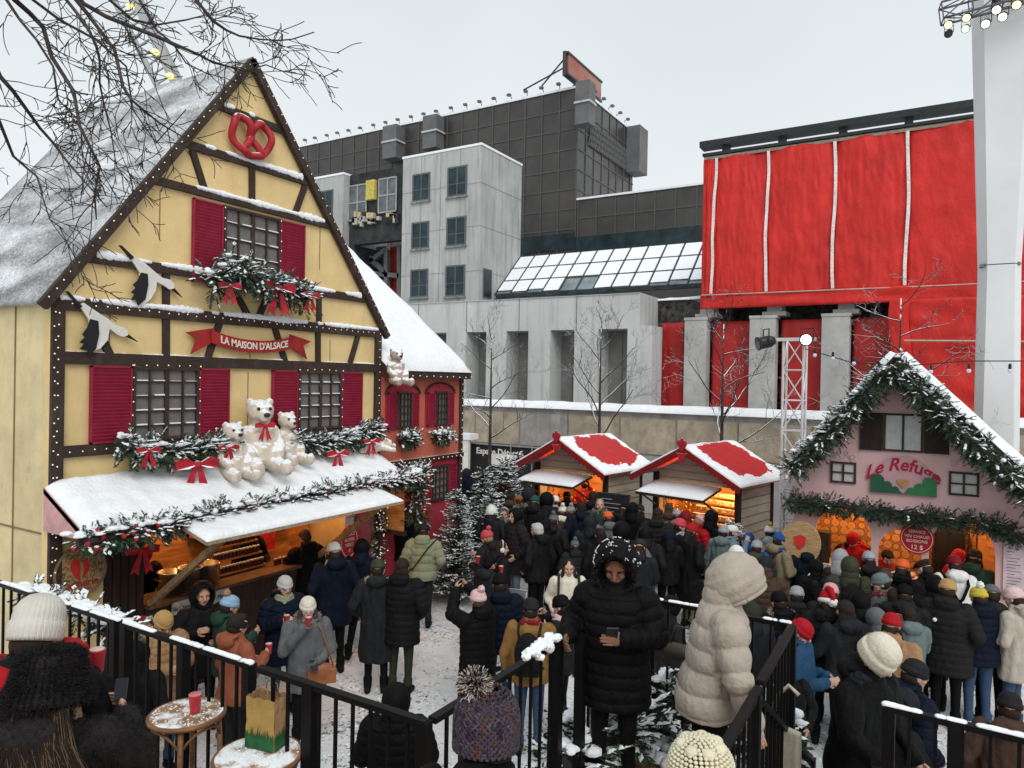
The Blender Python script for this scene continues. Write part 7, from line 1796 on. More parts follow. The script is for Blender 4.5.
q = handpos(pr, 0, 'drink'); cup_at(q, 'red cup at the lips of the woman in the grey coat')
phone_at(handpos(pr, 1, 'drink'), 1.0, 'phone in the gloved hand of the woman in the grey coat', -60)
Rz = Matrix.Rotation(pr.rotation_euler.z, 3, 'Z'); bl = pr.location+Rz @ V((-.14, .22, .86))
bg_ = empty('shoulder_bag', bl, pr.rotation_euler.z, 'cognac brown leather shoulder bag hanging on the grey coat', 'bag')
m = MB(); m.ell((0,0,0), (.17,.06,.12)); m.box((-.15,-.05,-.10), (.15,.05,.05)); me = remesh(m, .01, 4, 'bag_body'); link('bag_body', me, bg_, mats=[mat('cognac', (.28,.10,.04), .45, .2, 6)])
m = MB(); m.tube([(-.12, 0, .08), (.0, -.10, .45), (.16, -.22, .62), (.24, -.32, .3), (.14, -.1, .08)], .009, 6); m.build('strap', mat('cognac', (.28,.10,.04)), None, True).parent = bg_
Pp(305, 530, 'customer in black leaning at the counter of the yellow house', -30, 1.72, cc='black', hat='hair_short', hc='brown', pose='serve')
pr = Pp(334, 543, 'tall person in a long navy coat, grey beanie and pale collar, seen from behind', -15, 1.8, cc='navy', coat='mid', hat='beanie', hc='silver', pc='black', scarf='lgrey', wide=1.1, pose='pockets')
Pp(362, 538, 'person in a black hood beside the oval red sign, seen from behind', 0, 1.72, cc='navy', hat='hood', hc='black')
Pp(378, 560, 'person in a long charcoal parka with pale fur hood and olive beanie, from behind', 5, 1.72, cc='char', coat='long', hat='beanie', hc='olive', fur='fur', pc='black', pose='pockets')
Pp(403, 558, 'brown haired person in a long black parka, right of the fur trimmed charcoal parka', 0, 1.76, cc='black2', coat='mid', quilt=1, hat='hair_bob', hc='dbrown', pc='dolive', pose='pockets')
pr = Pp(424, 524, 'person in a pale green puffer jacket with a dark strap across the back', 10, 1.7, cc='sage', quilt=2, hat='beanie', hc='char', pc='char')
Rz = Matrix.Rotation(pr.rotation_euler.z, 3, 'Z'); m = MB(); m.tube([pr.location+Rz @ V(v) for v in ((.22,-.02,1.46), (.13,-.17,1.38), (0,-.205,1.2), (-.13,-.19,1.02), (-.25,-.05,.93))], .012, 6)
m.top('shoulder_strap', C_('strap'), 'dark strap running across the back of the pale green puffer', 'strap', smooth=True)
Pp(408, 510, 'person with chestnut bun and beige fur collar in a black coat, near the red house', 5, 1.7, cc='black', hat='hair_bun', hc='tan', fur='fur')
Pp(437, 600, 'short person in dark clothes half hidden right of the long black parka', 20, 1.5, cc='black', hat='hood', hc='black') if False else None
pr = Pp(478, 584, 'woman in a pale pink knit hat raising a phone with both hands, long black puffer', -35, 1.66, pose='raise', cc='black', quilt=1, coat='long', hat='pompom', hc='pinkpale', hairc='brown', hi=True)
phone_at(handpos(pr, 0, 'raise')*.5+handpos(pr, 1, 'raise')*.5, pr.rotation_euler.z, 'phone held up by the woman in the pale pink hat', 10)
pr = Pp(500, 574, 'person in a black beanie and navy puffer with jeans, right of the raised phone', -10, 1.74, pose='stand', cc='navy', quilt=1, hat='beanie', hc='black', pc='jeans', hoodd='down')
pr = Pp(531, 599, 'person in a mustard jacket and dark grey beanie, black backpack on', 5, 1.7, cc='mustj', hat='beanie', hc='char', pc='jeans', scarf='dred', hoodd='none')
wear_pack(pr, 'black2', 'black backpack on the mustard jacket')
Pp(561, 596, 'person in a black beanie wrapped in a pale pink scarf', -70, 1.62, cc='black', hat='beanie', hc='black', scarf='pinkpale', skin='skinp', fur=None)
pr = Pp(569, 560, 'woman in a white jacket with long dark curly hair, facing the camera', 175, 1.6, cc='cream', hat='hair_long', hc='dbrown', pc='black', skin='skinp', pose='pockets')
m = MB(); Rz = Matrix.Rotation(pr.rotation_euler.z, 3, 'Z')
for sg in (-1, 1): m.tube([pr.location+Rz @ (V(v)*.92) for v in ((sg*.14,-.12,1.48), (sg*.15,.03,1.50), (sg*.16,.16,1.36), (sg*.17,.18,1.15), (sg*.2,.05,1.0))], .02, 6)
m.top('backpack_straps', C_('dolive'), 'dark backpack straps over the white jacket', 'straps', smooth=True)
Pp(487, 526, 'woman in a bright red double pompom hat and dark coat beside the broad fir', -60, 1.66, cc='black', hat='pompom', hc='coral', hairc='tan', skin='skinp', pose='hold')
Pp(502, 541, 'person with pale earmuffs and brown hair in a black jacket facing right', 75, 1.66, cc='black2', hat='band', hc='furw', hair='hair_bob', hairc='dbrown')
Pp(490, 556, 'person in a dark quilted jacket bending over a stroller', 40, 1.62, cc='char', hat='hair_short', hc='black', pose='phone')
Pp(537, 523, 'white haired man in a black jacket seen half from behind', -50, 1.76, cc='black', hat='hair_short', hc='silver', coat='short', wide=1.1, pose='pockets', pc='black')
Pp(515, 508, 'tall person in a black hood with pale face looking left', -120, 1.8, cc='black', coat='mid', hat='hood', hc='black', skin='skinp', pc='bluegrey', pose='pockets')
Pp(492, 504, 'person in a white hood and dark jacket by the fir trees', 20, 1.7, cc='char', hat='hood', hc='white')
Pp(504, 507, 'person in a pale grey fur lined hood facing the camera', 180, 1.62, cc='grey', hat='hood', hc='lgrey', fur='furg')
Pp(491, 481, 'person in a dark blue hood beside the farthest fir tree', 0, 1.78, cc='navy', hat='hood', hc='navy')
Pp(503, 484, 'person in a dark red hood beside the farthest fir tree', 30, 1.7, cc='dred', hat='hood', hc='dred')
Pp(512, 492, 'person with brown hair in front of the dark red hood', 0, 1.66, cc='brown', hat='hair_bob', hc='dbrown')
Pp(519, 496, 'person in a rusty maroon beanie with beige fur collar', 0, 1.7, cc='char', hat='beanie', hc='rust', fur='fur')
Pp(528, 486, 'tall person in a black slouched hood near the first stall', 0, 1.8, cc='char', hat='hood_big', hc='char')
Pp(535, 496, 'broad person in a dark green beanie and black hooded jacket', 0, 1.76, cc='black2', hat='beanie', hc='dteal', wide=1.15)
Pp(546, 501, 'child in a dark pink beanie with white hood before the first stall', 0, 1.5, cc='lgrey', hat='beanie', hc='coral')
Pp(555, 496, 'person in a white patterned knit hat near the first stall hatch', 25, 1.66, cc='lgrey', hat='beanie', hc='white')
Pp(547, 491, 'person in a dark hood trimmed with pale fur before the first stall hatch', 10, 1.74, cc='black', hat='hood_big', hc='black', fur='fur')
Pp(563, 503, 'person in an off white pompom hat and cream hooded jacket, from behind', 10, 1.64, cc='cream', hat='pompom', hc='cream')
pr = Pp(554, 511, 'person in a grey pompom hat and long black coat with a pale shoulder strap', 0, 1.66, cc='black', coat='long', hat='pompom', hc='grey')
Pp(581, 501, 'tall brown haired man in a long dark navy coat, seen from behind', 0, 1.82, cc='navy', coat='mid', hat='hair_short', hc='dbrown', wide=1.1, pc='jeans')
Pp(571, 503, 'person in a speckled hat just left of the tall navy coat', 0, 1.66, cc='brown', hat='pompom', hc='furg')
Pp(600, 499, 'blonde woman with pale fur hood facing the camera before the blackboard', 180, 1.7, cc='green', hat='hair_bob', hc='blonde', fur='fur', skin='skinp')
Pp(608, 512, 'person in a bright orange red beanie and grey jacket', 0, 1.66, cc='grey', hat='beanie', hc='orange', pose='pockets')
Pp(624, 504, 'person in a black beanie, left of a pair of black hoods', 0, 1.7, cc='black', hat='beanie', hc='black')
Pp(633, 502, 'person in a black hood between the two stalls', 10, 1.76, cc='black', hat='hood', hc='black')
pr = Pp(622, 520, 'person in a large black hood with pale backpack piping, behind the orange beanie', 0, 1.74, cc='black2', hat='hood_big', hc='black')
wear_pack(pr, 'black', 'black backpack with pale straps below the large black hood', strap='lgrey')
Pp(602, 543, 'child in a golden yellow beanie with dark goggles', 190, 1.35, cc='green', hat='beanie', hc='ochre')
pr = Pp(646, 526, 'person in a black winter hat and black jacket with blue jeans', 10, 1.72, cc='black', hat='hood', hc='black', pc='jeans')
wear_pack(pr, 'grey', 'pale grey drawstring backpack on the black jacket with blue jeans', sc=1.1)
Pp(658, 508, 'tall dark figure with a black afro cap in front of the lit stall', 0, 1.8, cc='black', hat='hair_bob', hc='dbrown', coat='mid')
Pp(575, 537, 'child in a black fluffy jacket with a silver grey pompom hat', 0, 1.4, cc='char', hat='pompom', hc='grey', quilt=1)
Pp(677, 510, 'person in a light grey beanie before the lit shelves', 0, 1.66, cc='grey', hat='beanie', hc='lgrey')
Pp(686, 510, 'person in a deep red hat before the lit shelves', 0, 1.66, cc='dred', hat='hood', hc='dred')
Pp(680, 519, 'person in a coral red beanie looking right, black coat and pale scarf', 80, 1.72, cc='black', coat='mid', hat='beanie', hc='coral', scarf='lgrey', skin='skinp')
Pp(692, 524, 'person in a crimson beanie and long black wool coat with khaki trousers', 50, 1.74, cc='black2', coat='long', hat='beanie', hc='red', pc='khaki', hoodd='none')
Pp(700, 515, 'woman in a shiny red puffer with pink knitted hat', 60, 1.66, cc='red', quilt=1, hat='beanie', hc='pink', hairc='tan')
Pp(712, 508, 'person in a tall pointed black hood before the lit stall', 0, 1.74, cc='black', coat='mid', hat='hood_point', hc='black', wide=1.15)
Pp(733, 525, 'person in a white cap and dark green jacket facing right', 80, 1.7, cc='bluegrey', hat='cap', hc='white', skin='skinp')
Pp(724, 526, 'person in a pale beanie and blue grey hood, left of the white cap', 20, 1.68, cc='teal', hat='beanie', hc='lgrey')
Pp(749, 532, 'child in a royal blue hood beside the small fir tree', 0, 1.5, cc='blue', hat='hood', hc='blue')
Pp(757, 541, 'person in a pale grey ribbed beanie and olive hooded jacket', 10, 1.62, cc='olive', hat='beanie', hc='lgrey')
pr = Pp(780, 533, 'person in a tan jacket with royal blue hat and blue scarf, looking right', 55, 1.74, cc='khaki', hat='beanie', hc='blue', scarf='blue', skin='skinp', pc='khaki', coat='short')
wear_pack(pr, 'blue', 'royal blue backpack on the tan jacket')
Pp(770, 522, 'person in a white knitted hat with yellow pompom near the barrel end', 0, 1.66, cc='lgrey', hat='pompom', hc='white', pom='yellow')
Pp(787, 536, 'person in a grey beanie beside the royal blue hat', 60, 1.6, cc='teal', hat='beanie', hc='grey')
Pp(798, 521, 'man in a black hood smiling at the camera before the barrel end', 170, 1.76, cc='black', hat='hood', hc='black', skin='skinp')
pr = Pp(805, 540, 'person in a hot pink beanie and dark navy jacket, from behind', 0, 1.66, cc='navy', hat='beanie', hc='hotpink')
wear_pack(pr, 'white', 'small white patterned backpack below the hot pink beanie', sc=.75, z=1.1)
Pp(816, 559, 'child in a black quilted hood beside the white backpack', 0, 1.5, cc='black', quilt=1, hat='hood', hc='black')
Pp(828, 567, 'child with long dark brown hair behind the pink beanie', 0, 1.45, cc='char', hat='hair_long', hc='dbrown')
Pp(736, 545, 'person in a white puffer hood directly behind the beige puffer jacket', 0, 1.66, cc='white', quilt=2, hat='hood_quilt', hc='white')
Pp(711, 567, 'person in a fuzzy olive beanie left of the beige puffer hood', 30, 1.62, cc='black', hat='beanie', hc='dolive')
Pp(855, 531, 'customer in a brown knitted hat and black jacket at the first chalet arch', 10, 1.74, cc='black', hat='beanie', hc='khaki', pose='serve')
Pp(841, 549, 'person in a pale teal grey hood before the first chalet arch', 0, 1.7, cc='lgrey', hat='hood', hc='lgrey')
pr = Pp(850, 556, 'person in an olive puffer hood with a black backpack', 0, 1.74, cc='olive', quilt=1, hat='hood_quilt', hc='olive', wide=1.1)
wear_pack(pr, 'black2', 'black backpack on the olive puffer')
Pp(869, 552, 'person in a pale lavender beanie before the middle chalet arch', 0, 1.66, cc='black', hat='beanie', hc='lav')
Pp(886, 569, 'person with dark reddish brown hair left of the orange beanie', 0, 1.64, cc='black', hat='hair_bob', hc='brown')
pr = Pp(881, 574, 'woman in a grey green ribbed beanie with black and red scarf, facing left', -100, 1.7, cc='grey', hat='beanie', hc='teal', scarf='dred', fur='furg', skin='skinp')
Pp(903, 560, 'person in a bright orange beanie and black jacket', 0, 1.7, cc='black', hat='beanie', hc='orange')
Pp(924, 560, 'man in a brown flat cap and black jacket looking left', -60, 1.74, cc='black2', hat='flatcap', hc='dbrown', skin='skinp')
pr = Pp(954, 556, 'person in a wine red beanie and white jacket crossed by dark straps', 0, 1.74, cc='white', hat='beanie', hc='dred')
m = MB(); Rz = Matrix.Rotation(pr.rotation_euler.z, 3, 'Z')
for sg in (-1, 1): m.tube([pr.location+Rz @ V(v) for v in ((sg*.14,.12,1.42), (sg*.15,.0,1.50), (sg*.12,-.17,1.38), (sg*.04,-.20,1.2), (-sg*.12,-.19,1.0))], .022, 6)
m.top('crossed_straps', C_('black'), 'dark straps crossing the back of the white jacket', 'straps', smooth=True)
Pp(975, 550, 'person in a dark furry hat and bottle green coat by the right arch', 20, 1.72, cc='green', hat='beanie', hc='darkfur')
pr = Pp(948, 580, 'person in a mustard brown beanie, long black coat with a round badge', 5, 1.78, cc='black', coat='mid', hat='beanie', hc='mustard', wide=1.15, pc='black', pose='pockets')
Rz = Matrix.Rotation(pr.rotation_euler.z, 3, 'Z'); m = MB(); m.ell(pr.location+Rz @ V((-.11, -.185, 1.33)), (.025, .025, .025)); m.top('badge', white, 'small round white badge on the back of the long black coat', 'badge', smooth=True)
Pp(979, 582, 'person in a yellow beanie with white pompom, navy puffer and jeans', -30, 1.7, cc='navy', quilt=1, hat='pompom', hc='yellow', pom='white', scarf='pinkpale', pc='jeans', pose='pockets', shoes='white')
Pp(992, 586, 'person in a pale grey beanie right of the yellow beanie', 0, 1.7, cc='char', hat='beanie', hc='grey')
Pp(1014, 588, 'woman in a pale pink hat and long cream jacket at the right edge', -70, 1.72, cc='beige', coat='mid', hat='beanie', hc='pinkpale', pc='jeans', pose='hold', skin='skinp', hi=True, shoes='beige')
Pp(797, 587, 'person in a white and grey striped beanie left of the santa hat', 0, 1.6, cc='black', hat='beanie', hc='lgrey')
Pp(779, 592, 'person in a black beanie with beige fur hood collar', -30, 1.66, cc='black', hat='beanie', hc='black', fur='fur')
Pp(831, 584, 'person in a light pink hat right behind the santa hat', 0, 1.68, cc='black', hat='beanie', hc='pink')
Pp(828, 592, 'person wearing a red santa hat with white pompom, black coat', 0, 1.74, cc='black', hat='santa', hc='red', coat='mid')
pr = Pp(801, 620, 'man in a red ribbed beanie and bright blue jacket looking down at the right', 105, 1.74, cc='bright', hat='beanie', hc='red', skin='skinp', pose='phone', hi=True, scarf='black')
Pp(786, 657, 'child in a grey beanie and dark jacket below the man in the blue jacket', 165, 1.5, cc='black2', hat='beanie', hc='grey', skin='skinp', hi=True)
Pp(892, 614, 'person in a crimson fleece beanie and camel jacket', 10, 1.72, cc='tan', hat='beanie', hc='red', scarf='black')
Pp(876, 607, 'person in a grey hooded jacket behind the cream beanie', -20, 1.6, cc='grey', hat='hood', hc='grey')
Pp(908, 606, 'person in a teal jacket between the crimson fleece beanie and the long black coat', 0, 1.55, cc='teal', hat='hair_short', hc='dbrown')
Pp(915, 661, 'man in a dark grey beanie and dark blue jacket looking down to the right', 60, 1.74, cc='navy', quilt=1, hat='beanie', hc='char', skin='skinp', hi=True, pose='pockets')
Pp(903, 690, 'person in a black ribbed beanie stretching out a gloved arm behind the snowy railing', 60, 1.68, cc='black2', hat='beanie', hc='char', pose='point', gloves='glove', skin='skinp', hi=True)
Pp(1010, 694, 'person in a dark knit hat and mottled brown fur coat, lower right corner', 0, 1.66, cc='brown', hat='beanie', hc='darkfur', coat='mid')
Pp(397, 682, 'person in a black quilted hood behind the railing, seen from behind', 10, 1.66, cc='black', quilt=1, hat='hood_quilt', hc='black', coat='short', hi=True)
Pp(137, 640, 'person in a shiny black hood behind the snow topped railing', 30, 1.64, cc='black2', hat='hood', hc='black')
Pp(672, 596, 'person in a black jacket leaning with a white mitten, left of the beige puffer', 60, 1.6, cc='black', hat='hood', hc='black', pose='serve', gloves='white')
# --- far gaps in the crowd
FAR = [(508, 470, 'navy', 'hood', 'navy', 'person in a navy hood in the farthest row before the black banner'), (467, 468, 'navy', 'hood', 'char', 'person in a dark hood between the red house corner and the firs'),
       (593, 492, 'black', 'hair_short', 'dbrown', 'dark haired person near the lit post of the first stall'), (567, 492, 'black', 'beanie', 'black', 'person in a black beanie close to the counter of the first stall'),
       (640, 505, 'black2', 'beanie', 'char', 'person in a charcoal beanie left of the black afro cap'), (669, 503, 'brown', 'hair_bob', 'brown', 'brown haired person close to the lit shelves'),
       (590, 515, 'char', 'hood', 'char', 'person in a charcoal hood right of the tall navy coat'), (545, 520, 'black', 'hood', 'black', 'person in a black hood behind the white haired man'),
       (640, 540, 'char', 'beanie', 'dolive', 'person in a dark olive beanie left of the grey drawstring backpack'), (765, 556, 'brown', 'hood', 'char', 'person in a charcoal hood behind the blue backpack'),
       (895, 588, 'black', 'hair_short', 'dbrown', 'dark haired person under the orange beanie'), (860, 590, 'black', 'hood', 'black', 'person in a black hood right of the santa hat'),
       (935, 576, 'black2', 'hood', 'black', 'person in a black hood left of the mustard brown beanie'), (845, 600, 'char', 'hair_bob', 'dbrown', 'brown haired person between the santa hat and the striped beanie'),
       (905, 585, 'black', 'beanie', 'black', 'person in a black beanie below the brown flat cap'), (750, 600, 'char', 'hood', 'dolive', 'person in a dark olive hood right of the beige puffer hood'),
       (600, 528, 'black', 'hair_short', 'dbrown', 'dark haired person left of the orange red beanie'), (668, 530, 'black', 'hood', 'navy', 'person in a navy hood left of the crimson beanie')]
for (px, py, c, ht, hc_, lab) in FAR: Pp(px, py, lab, rnd(-30, 30), rnd(1.6, 1.75), cc=c, hat=ht, hc=hc_, quilt=random.choice((0, 0, 1)))
# --- servers inside the stalls
def server(x, y, rz_, label, **k): return personat(V((x, y, k.pop('z', .05))), rz_, 1.7, label=label, **k)
p = PX(146, 530, HX-.6); server(HX-.75, p.y, radians(-90), 'server in a red patterned hat behind the steel pots', pose='serve', cc='black', hat='beanie', hc='red', z=.12, skin='skinp')
server(HX-.95, 7.55, radians(-90), 'server in black behind the jar shelf', pose='serve', cc='black', hat='beanie', hc='black', z=.1)
p = PY(858, 523, PY0+.5); server(p.x, PY0+.55, radians(150), 'server in a red beanie and red jacket in the first chalet arch', pose='serve', cc='red', hat='beanie', hc='red')
p = PY(886, 540, PY0+.6); server(p.x, PY0+.5, radians(-160), 'server in red leaning over the big red pot', pose='serve', cc='red', hat='hair_short', hc='dbrown', skin='skinp', z=-.15)
p = PY(966, 533, PY0+.2); server(p.x, PY0+.40, radians(140), 'server in a red beanie and red and white jacket in the right chalet arch', pose='serve', cc='red', hat='beanie', hc='red', scarf='white', skin='skinp', z=0)
p = PY(575, 493, 14.8); server(X1+.1, 15.7, radians(180), 'server in dark clothes inside the stall nearest the fir trees', pose='serve', cc='dred', hat='beanie', hc='black')
p = PY(593, 480, 14.2); server(X1+1.0, 14.35, radians(20), 'dark haired customer standing under the roof edge of the first stall', pose='stand', cc='black', hat='hair_short', hc='dbrown', z=0)
# --- stroller
st_p = PZ(517, 590, 1.0); sr = empty('stroller', (st_p.x, st_p.y, 0), heading(st_p, 20), 'empty dark stroller with curved grey handle behind the navy puffer', 'stroller')
m = MB(); m.tube([(-.25, -.35, .95), (-.25, -.25, 1.08), (.25, -.25, 1.08), (.25, -.35, .95)], .014, 8); m.tube([(-.25, -.35, .95), (-.24, .1, .45), (-.24, .35, .12)], .014, 8); m.tube([(.25, -.35, .95), (.24, .1, .45), (.24, .35, .12)], .014, 8); m.tube([(-.24, .1, .45), (-.24, -.35, .12)], .014, 8); m.tube([(.24, .1, .45), (.24, -.35, .12)], .014, 8)
m.build('frame', mat('stroller_frame', (.35, .35, .36), .35, metal=.6), None, True).parent = sr
m = MB(); m.ell((0, .0, .5), (.21, .3, .14)); m.ell((0, -.15, .75), (.21, .1, .25)); me = remesh(m, .02, 4, 'seat'); link('seat', me, sr, mats=[C_('char')])
m = MB(); m.ell((0, -.12, .93), (.2, .16, .09)); m.build('canopy', C_('grey'), None, True).parent = sr
for x in (-.26, .26):
    for y in (-.35, .36):
        m = MB(); m.tube([(x-.02, y, .11), (x+.02, y, .11)], .11, 18); m.build('wheel', lb, None).parent = sr
cup_at(PZ(478, 560, 1.3), 'red cup held near the curved stroller handle'); cup_at(PZ(501, 570, 1.42), 'red cup raised behind the black beanie with navy puffer')
# ------------------------------------------------------------------ figures on the deck
# cream puffer
pr = Pp(738, 560, 'woman in a beige quilted puffer jacket with hood up, stepping down at the railing', 84, 1.74, z=1.30, pose='downrail', cc='puff', quilt=2, coat='short', hat='hood_quilt', hc='puff', hoods=1.2, hairc='dbrown', pc='black', skin='skinp', hi=True, wide=.94)
m = MB(); bp_ = PZ(683, 655, 1.95); m.ell(bp_, (.10, .07, .09)); me = remesh(m, .01, 3, 'x'); m2 = MB(); m2.prism([(-.12, -.09), (.12, -.09), (.13, -.02), (.11, .06), (-.11, .06), (-.13, -.02)], 1, -.05, .05); m2.prism([(-.115, .065), (.115, .065), (.125, -.01), (0, -.03), (-.125, -.01)], 1, -.062, -.051); m2.tube([(-.09, 0, .07), (-.05, 0, .2), (.07, 0, .2), (.09, 0, .07)], .01, 6)
o = m2.top('handbag', mat('olive_leather', (.07, .06, .045), .5, .2, 8), 'small olive brown handbag between the two railings left of the beige puffer', 'bag', smooth=True, origin=(0, 0, -.1)); o.location = PZ(682, 668, 2.0); bpy.data.meshes.remove(me)
# black parka
pr = Pp(617, 540, 'woman in a long black quilted parka with snow on the hood, smiling at her phone', 188, 1.66, z=1.33, pose='rail', cc='black', quilt=1, coat='mid', hat='hood_big', hc='black', pc='black', skin='skin2', hair='hair_under', hairc='dbrown', hi=True, fur='darkfur', wide=1.02)
PARKA = pr
phone_at(handpos(pr, 1, 'rail', .10)+V((0, 0, .03)), pr.rotation_euler.z+.3, 'dark phone in the hand of the woman in the black parka', -35)
random.seed(3); m = MB(); S = skel('rail'); Rz = Matrix.Rotation(pr.rotation_euler.z, 4, 'Z'); Mh = Matrix.Translation(pr.location) @ Rz @ Matrix.Scale(pr.scale[0], 4) @ Matrix.Translation(S['head']) @ Matrix.Rotation(S['hp'], 4, 'X')
for i in range(1100):
    t = rnd(.15, 3.0); ph = rnd(.9, 2.2); q = V((sin(ph)*cos(t)*.162, cos(ph)*.18-.028, sin(ph)*sin(t)*.178+.008))
    if q.z < .03 or noise.noise(q*26) < .24: continue
    w_ = Mh @ (q*1.035); m.ell(w_, (rnd(.002, .006), rnd(.002, .006), rnd(.0015, .003)), seg=6, ring=4)
m.top('snow_flakes', SNOW, 'snow lying on the black parka hood', 'snow', smooth=True, kind='stuff')
# cream beanie man
pr = Pp(876, 632, 'man in a cream ribbed beanie looking down, black coat and grey scarf, on the steps', 120, 1.74, z=.80, pose='descend', cc='black', coat='mid', hat='tall_beanie', hc='cream', scarf='char', pc='black', skin='skinp', hi=True, wide=1.15)
tb = PZ(782, 745, 1.72); r = empty('tote_bag', tb, heading(tb, 30), 'cream canvas tote bag with a long curved strap beside the handrail', 'bag')
m = MB(); m.box((-.13, -.03, -.16), (.13, .03, .13)); me = remesh(m, .012, 6, 'bag_body'); link('bag_body', me, r, mats=[mat('canvas', (.50, .46, .36), .9, .1, 20, .3, 90)])
m = MB(); m.tube([(-.09, 0, .10), (-.05, 0, .30), (.03, .02, .40), (.10, .02, .36)], .013, 8); m.build('strap', mat('canvas', (.50, .46, .36)), None, True).parent = r
# ---- foreground: white beanie and red hood, black fur hat, bobble hat, cream crochet hat
knit_w = mat('white_knit', (.66, .63, .56), .9, .06, 8)
def knit(m, sc, strength=.6, sx=1.):
    n_, l_, b_ = nodes(m); t = n_.new('ShaderNodeTexCoord'); mp = n_.new('ShaderNodeMapping'); l_.new(t.outputs['Object'], mp.inputs[0])
    sp = n_.new('ShaderNodeSeparateXYZ'); l_.new(mp.outputs[0], sp.inputs[0])
    at = n_.new('ShaderNodeMath'); at.operation = 'ARCTAN2'; l_.new(sp.outputs['X'], at.inputs[0]); l_.new(sp.outputs['Y'], at.inputs[1])
    cb_ = n_.new('ShaderNodeCombineXYZ'); mu = n_.new('ShaderNodeMath'); mu.operation = 'MULTIPLY'; mu.inputs[1].default_value = .1*sx; l_.new(at.outputs[0], mu.inputs[0]); l_.new(mu.outputs[0], cb_.inputs[0]); l_.new(sp.outputs['Z'], cb_.inputs[1])
    w1 = n_.new('ShaderNodeTexWave'); w1.bands_direction = 'X'; w1.inputs['Scale'].default_value = sc; l_.new(cb_.outputs[0], w1.inputs['Vector'])
    w2 = n_.new('ShaderNodeTexWave'); w2.bands_direction = 'Y'; w2.inputs['Scale'].default_value = sc*1.2; w2.inputs['Distortion'].default_value = .6; l_.new(cb_.outputs[0], w2.inputs['Vector'])
    ad = n_.new('ShaderNodeMath'); ad.operation = 'MULTIPLY_ADD'; ad.inputs[1].default_value = .5; l_.new(w2.outputs[1], ad.inputs[0]); l_.new(w1.outputs[1], ad.inputs[2])
    bp = n_.new('ShaderNodeBump'); bp.inputs['Strength'].default_value = strength; bp.inputs['Distance'].default_value = .004; l_.new(ad.outputs[0], bp.inputs['Height']); l_.new(bp.outputs[0], b_.inputs['Normal'])
for k_ in list(CO):
    pass
knit(knit_w, 60, .5)
def near_hat(r, S, kind, m, hp=0, pom=None):
    Mh = Matrix.Translation(S['head']) @ Matrix.Rotation(S['hp'], 4, 'X')
    q = link('beanie', hat_mesh(kind).copy(), r, mats=[m]); q.matrix_local = Mh; return q
pr = Pp(37, 597, 'person in a white fine knit beanie with red and grey scarf, lower left corner', 30, 1.74, z=DZ, pose='cupout', gloves='glove', cc='black', hat='tall_beanie', hc='cream', scarf='red', hairc='dbrown', hi=True, quilt=0)
WBP = pr
for c in pr.children:
    if c.name.startswith('beanie'): c.material_slots[0].material = knit_w
m = MB(); m.tube([(.17*cos(t), .155*sin(t)-.02, 1.50+.03*sin(2*t)) for t in [2*pi*i/22 for i in range(23)]], .055, 12, caps=False); me = remesh(m, .01, 3, 'shawl'); A_ = coords(me); A_ += normals(me)*(nz(A_, 25, 1)[:, None]*.012); setco(me, A_); link('shawl', me, pr, mats=[C_('red')])
# woman in black fur hat
pr = Pp(50, 655, 'woman in a big black fur bucket hat and coat, long blond streaked hair', 22, 1.68, z=DZ, pose='selfie', cc='darkfur', hat=None, hair='hair_long', hairc='blonde', hi=True, coat='mid', wide=1.02, skin='skinp')
S = skel('selfie'); Mh = Matrix.Translation(S['head']) @ Matrix.Rotation(S['hp'], 4, 'X')
random.seed(9); m = MB(); m.lathe([(q_[0], q_[1]) for q_ in crom([(-.045, .118, 0), (-.05, .150, 0), (-.02, .148, 0), (.02, .124, 0), (.06, .116, 0), (.11, .110, 0), (.135, .09, 0), (.145, .03, 0)], 4)], (0, -.01, .0), 40, 1.1)
def furry(m, n, L_, seedpts, w=.004, out=V((0,0,0)), mi=0):
    for i in range(n):
        f = random.choice(seedpts); a, nr = f; leaf(m, a, (nr+rdir()*.55+V((0,0,-.35))).normalized(), L_*rnd(.6, 1.2), w, mi)
me0 = m.mesh('t'); me0.update(); pts = [(V(v.co), V(v.normal)) for v in me0.vertices]
pol = []
for p in me0.polygons:
    vs_ = [V(me0.vertices[i].co) for i in p.vertices]
    for _ in range(max(1, int(p.area*60000))):
        w4 = [random.random() for _ in vs_]; s4 = sum(w4); pol.append((sum((v*(w/s4) for v, w in zip(vs_, w4)), V((0,0,0))), V(p.normal)))
pass; bpy.data.meshes.remove(me0)
furry(m, 16000, .026, pol, .003); h_ = m.build('fur_hat', C_('darkfur'), None, False, fix=False); h_.parent = pr; h_.matrix_local = Mh
cm = coat_mesh('selfie', 'mid', 0, 'down', 1.02, True); pol = [(V(p.center), V(p.normal)) for p in cm.polygons if p.center[2] > 1.0]; random.seed(10); m = MB(); furry(m, 20000, .019, pol, .0022); fo = m.build('fur', C_('darkfur'), None, False, fix=False); fo.parent = pr
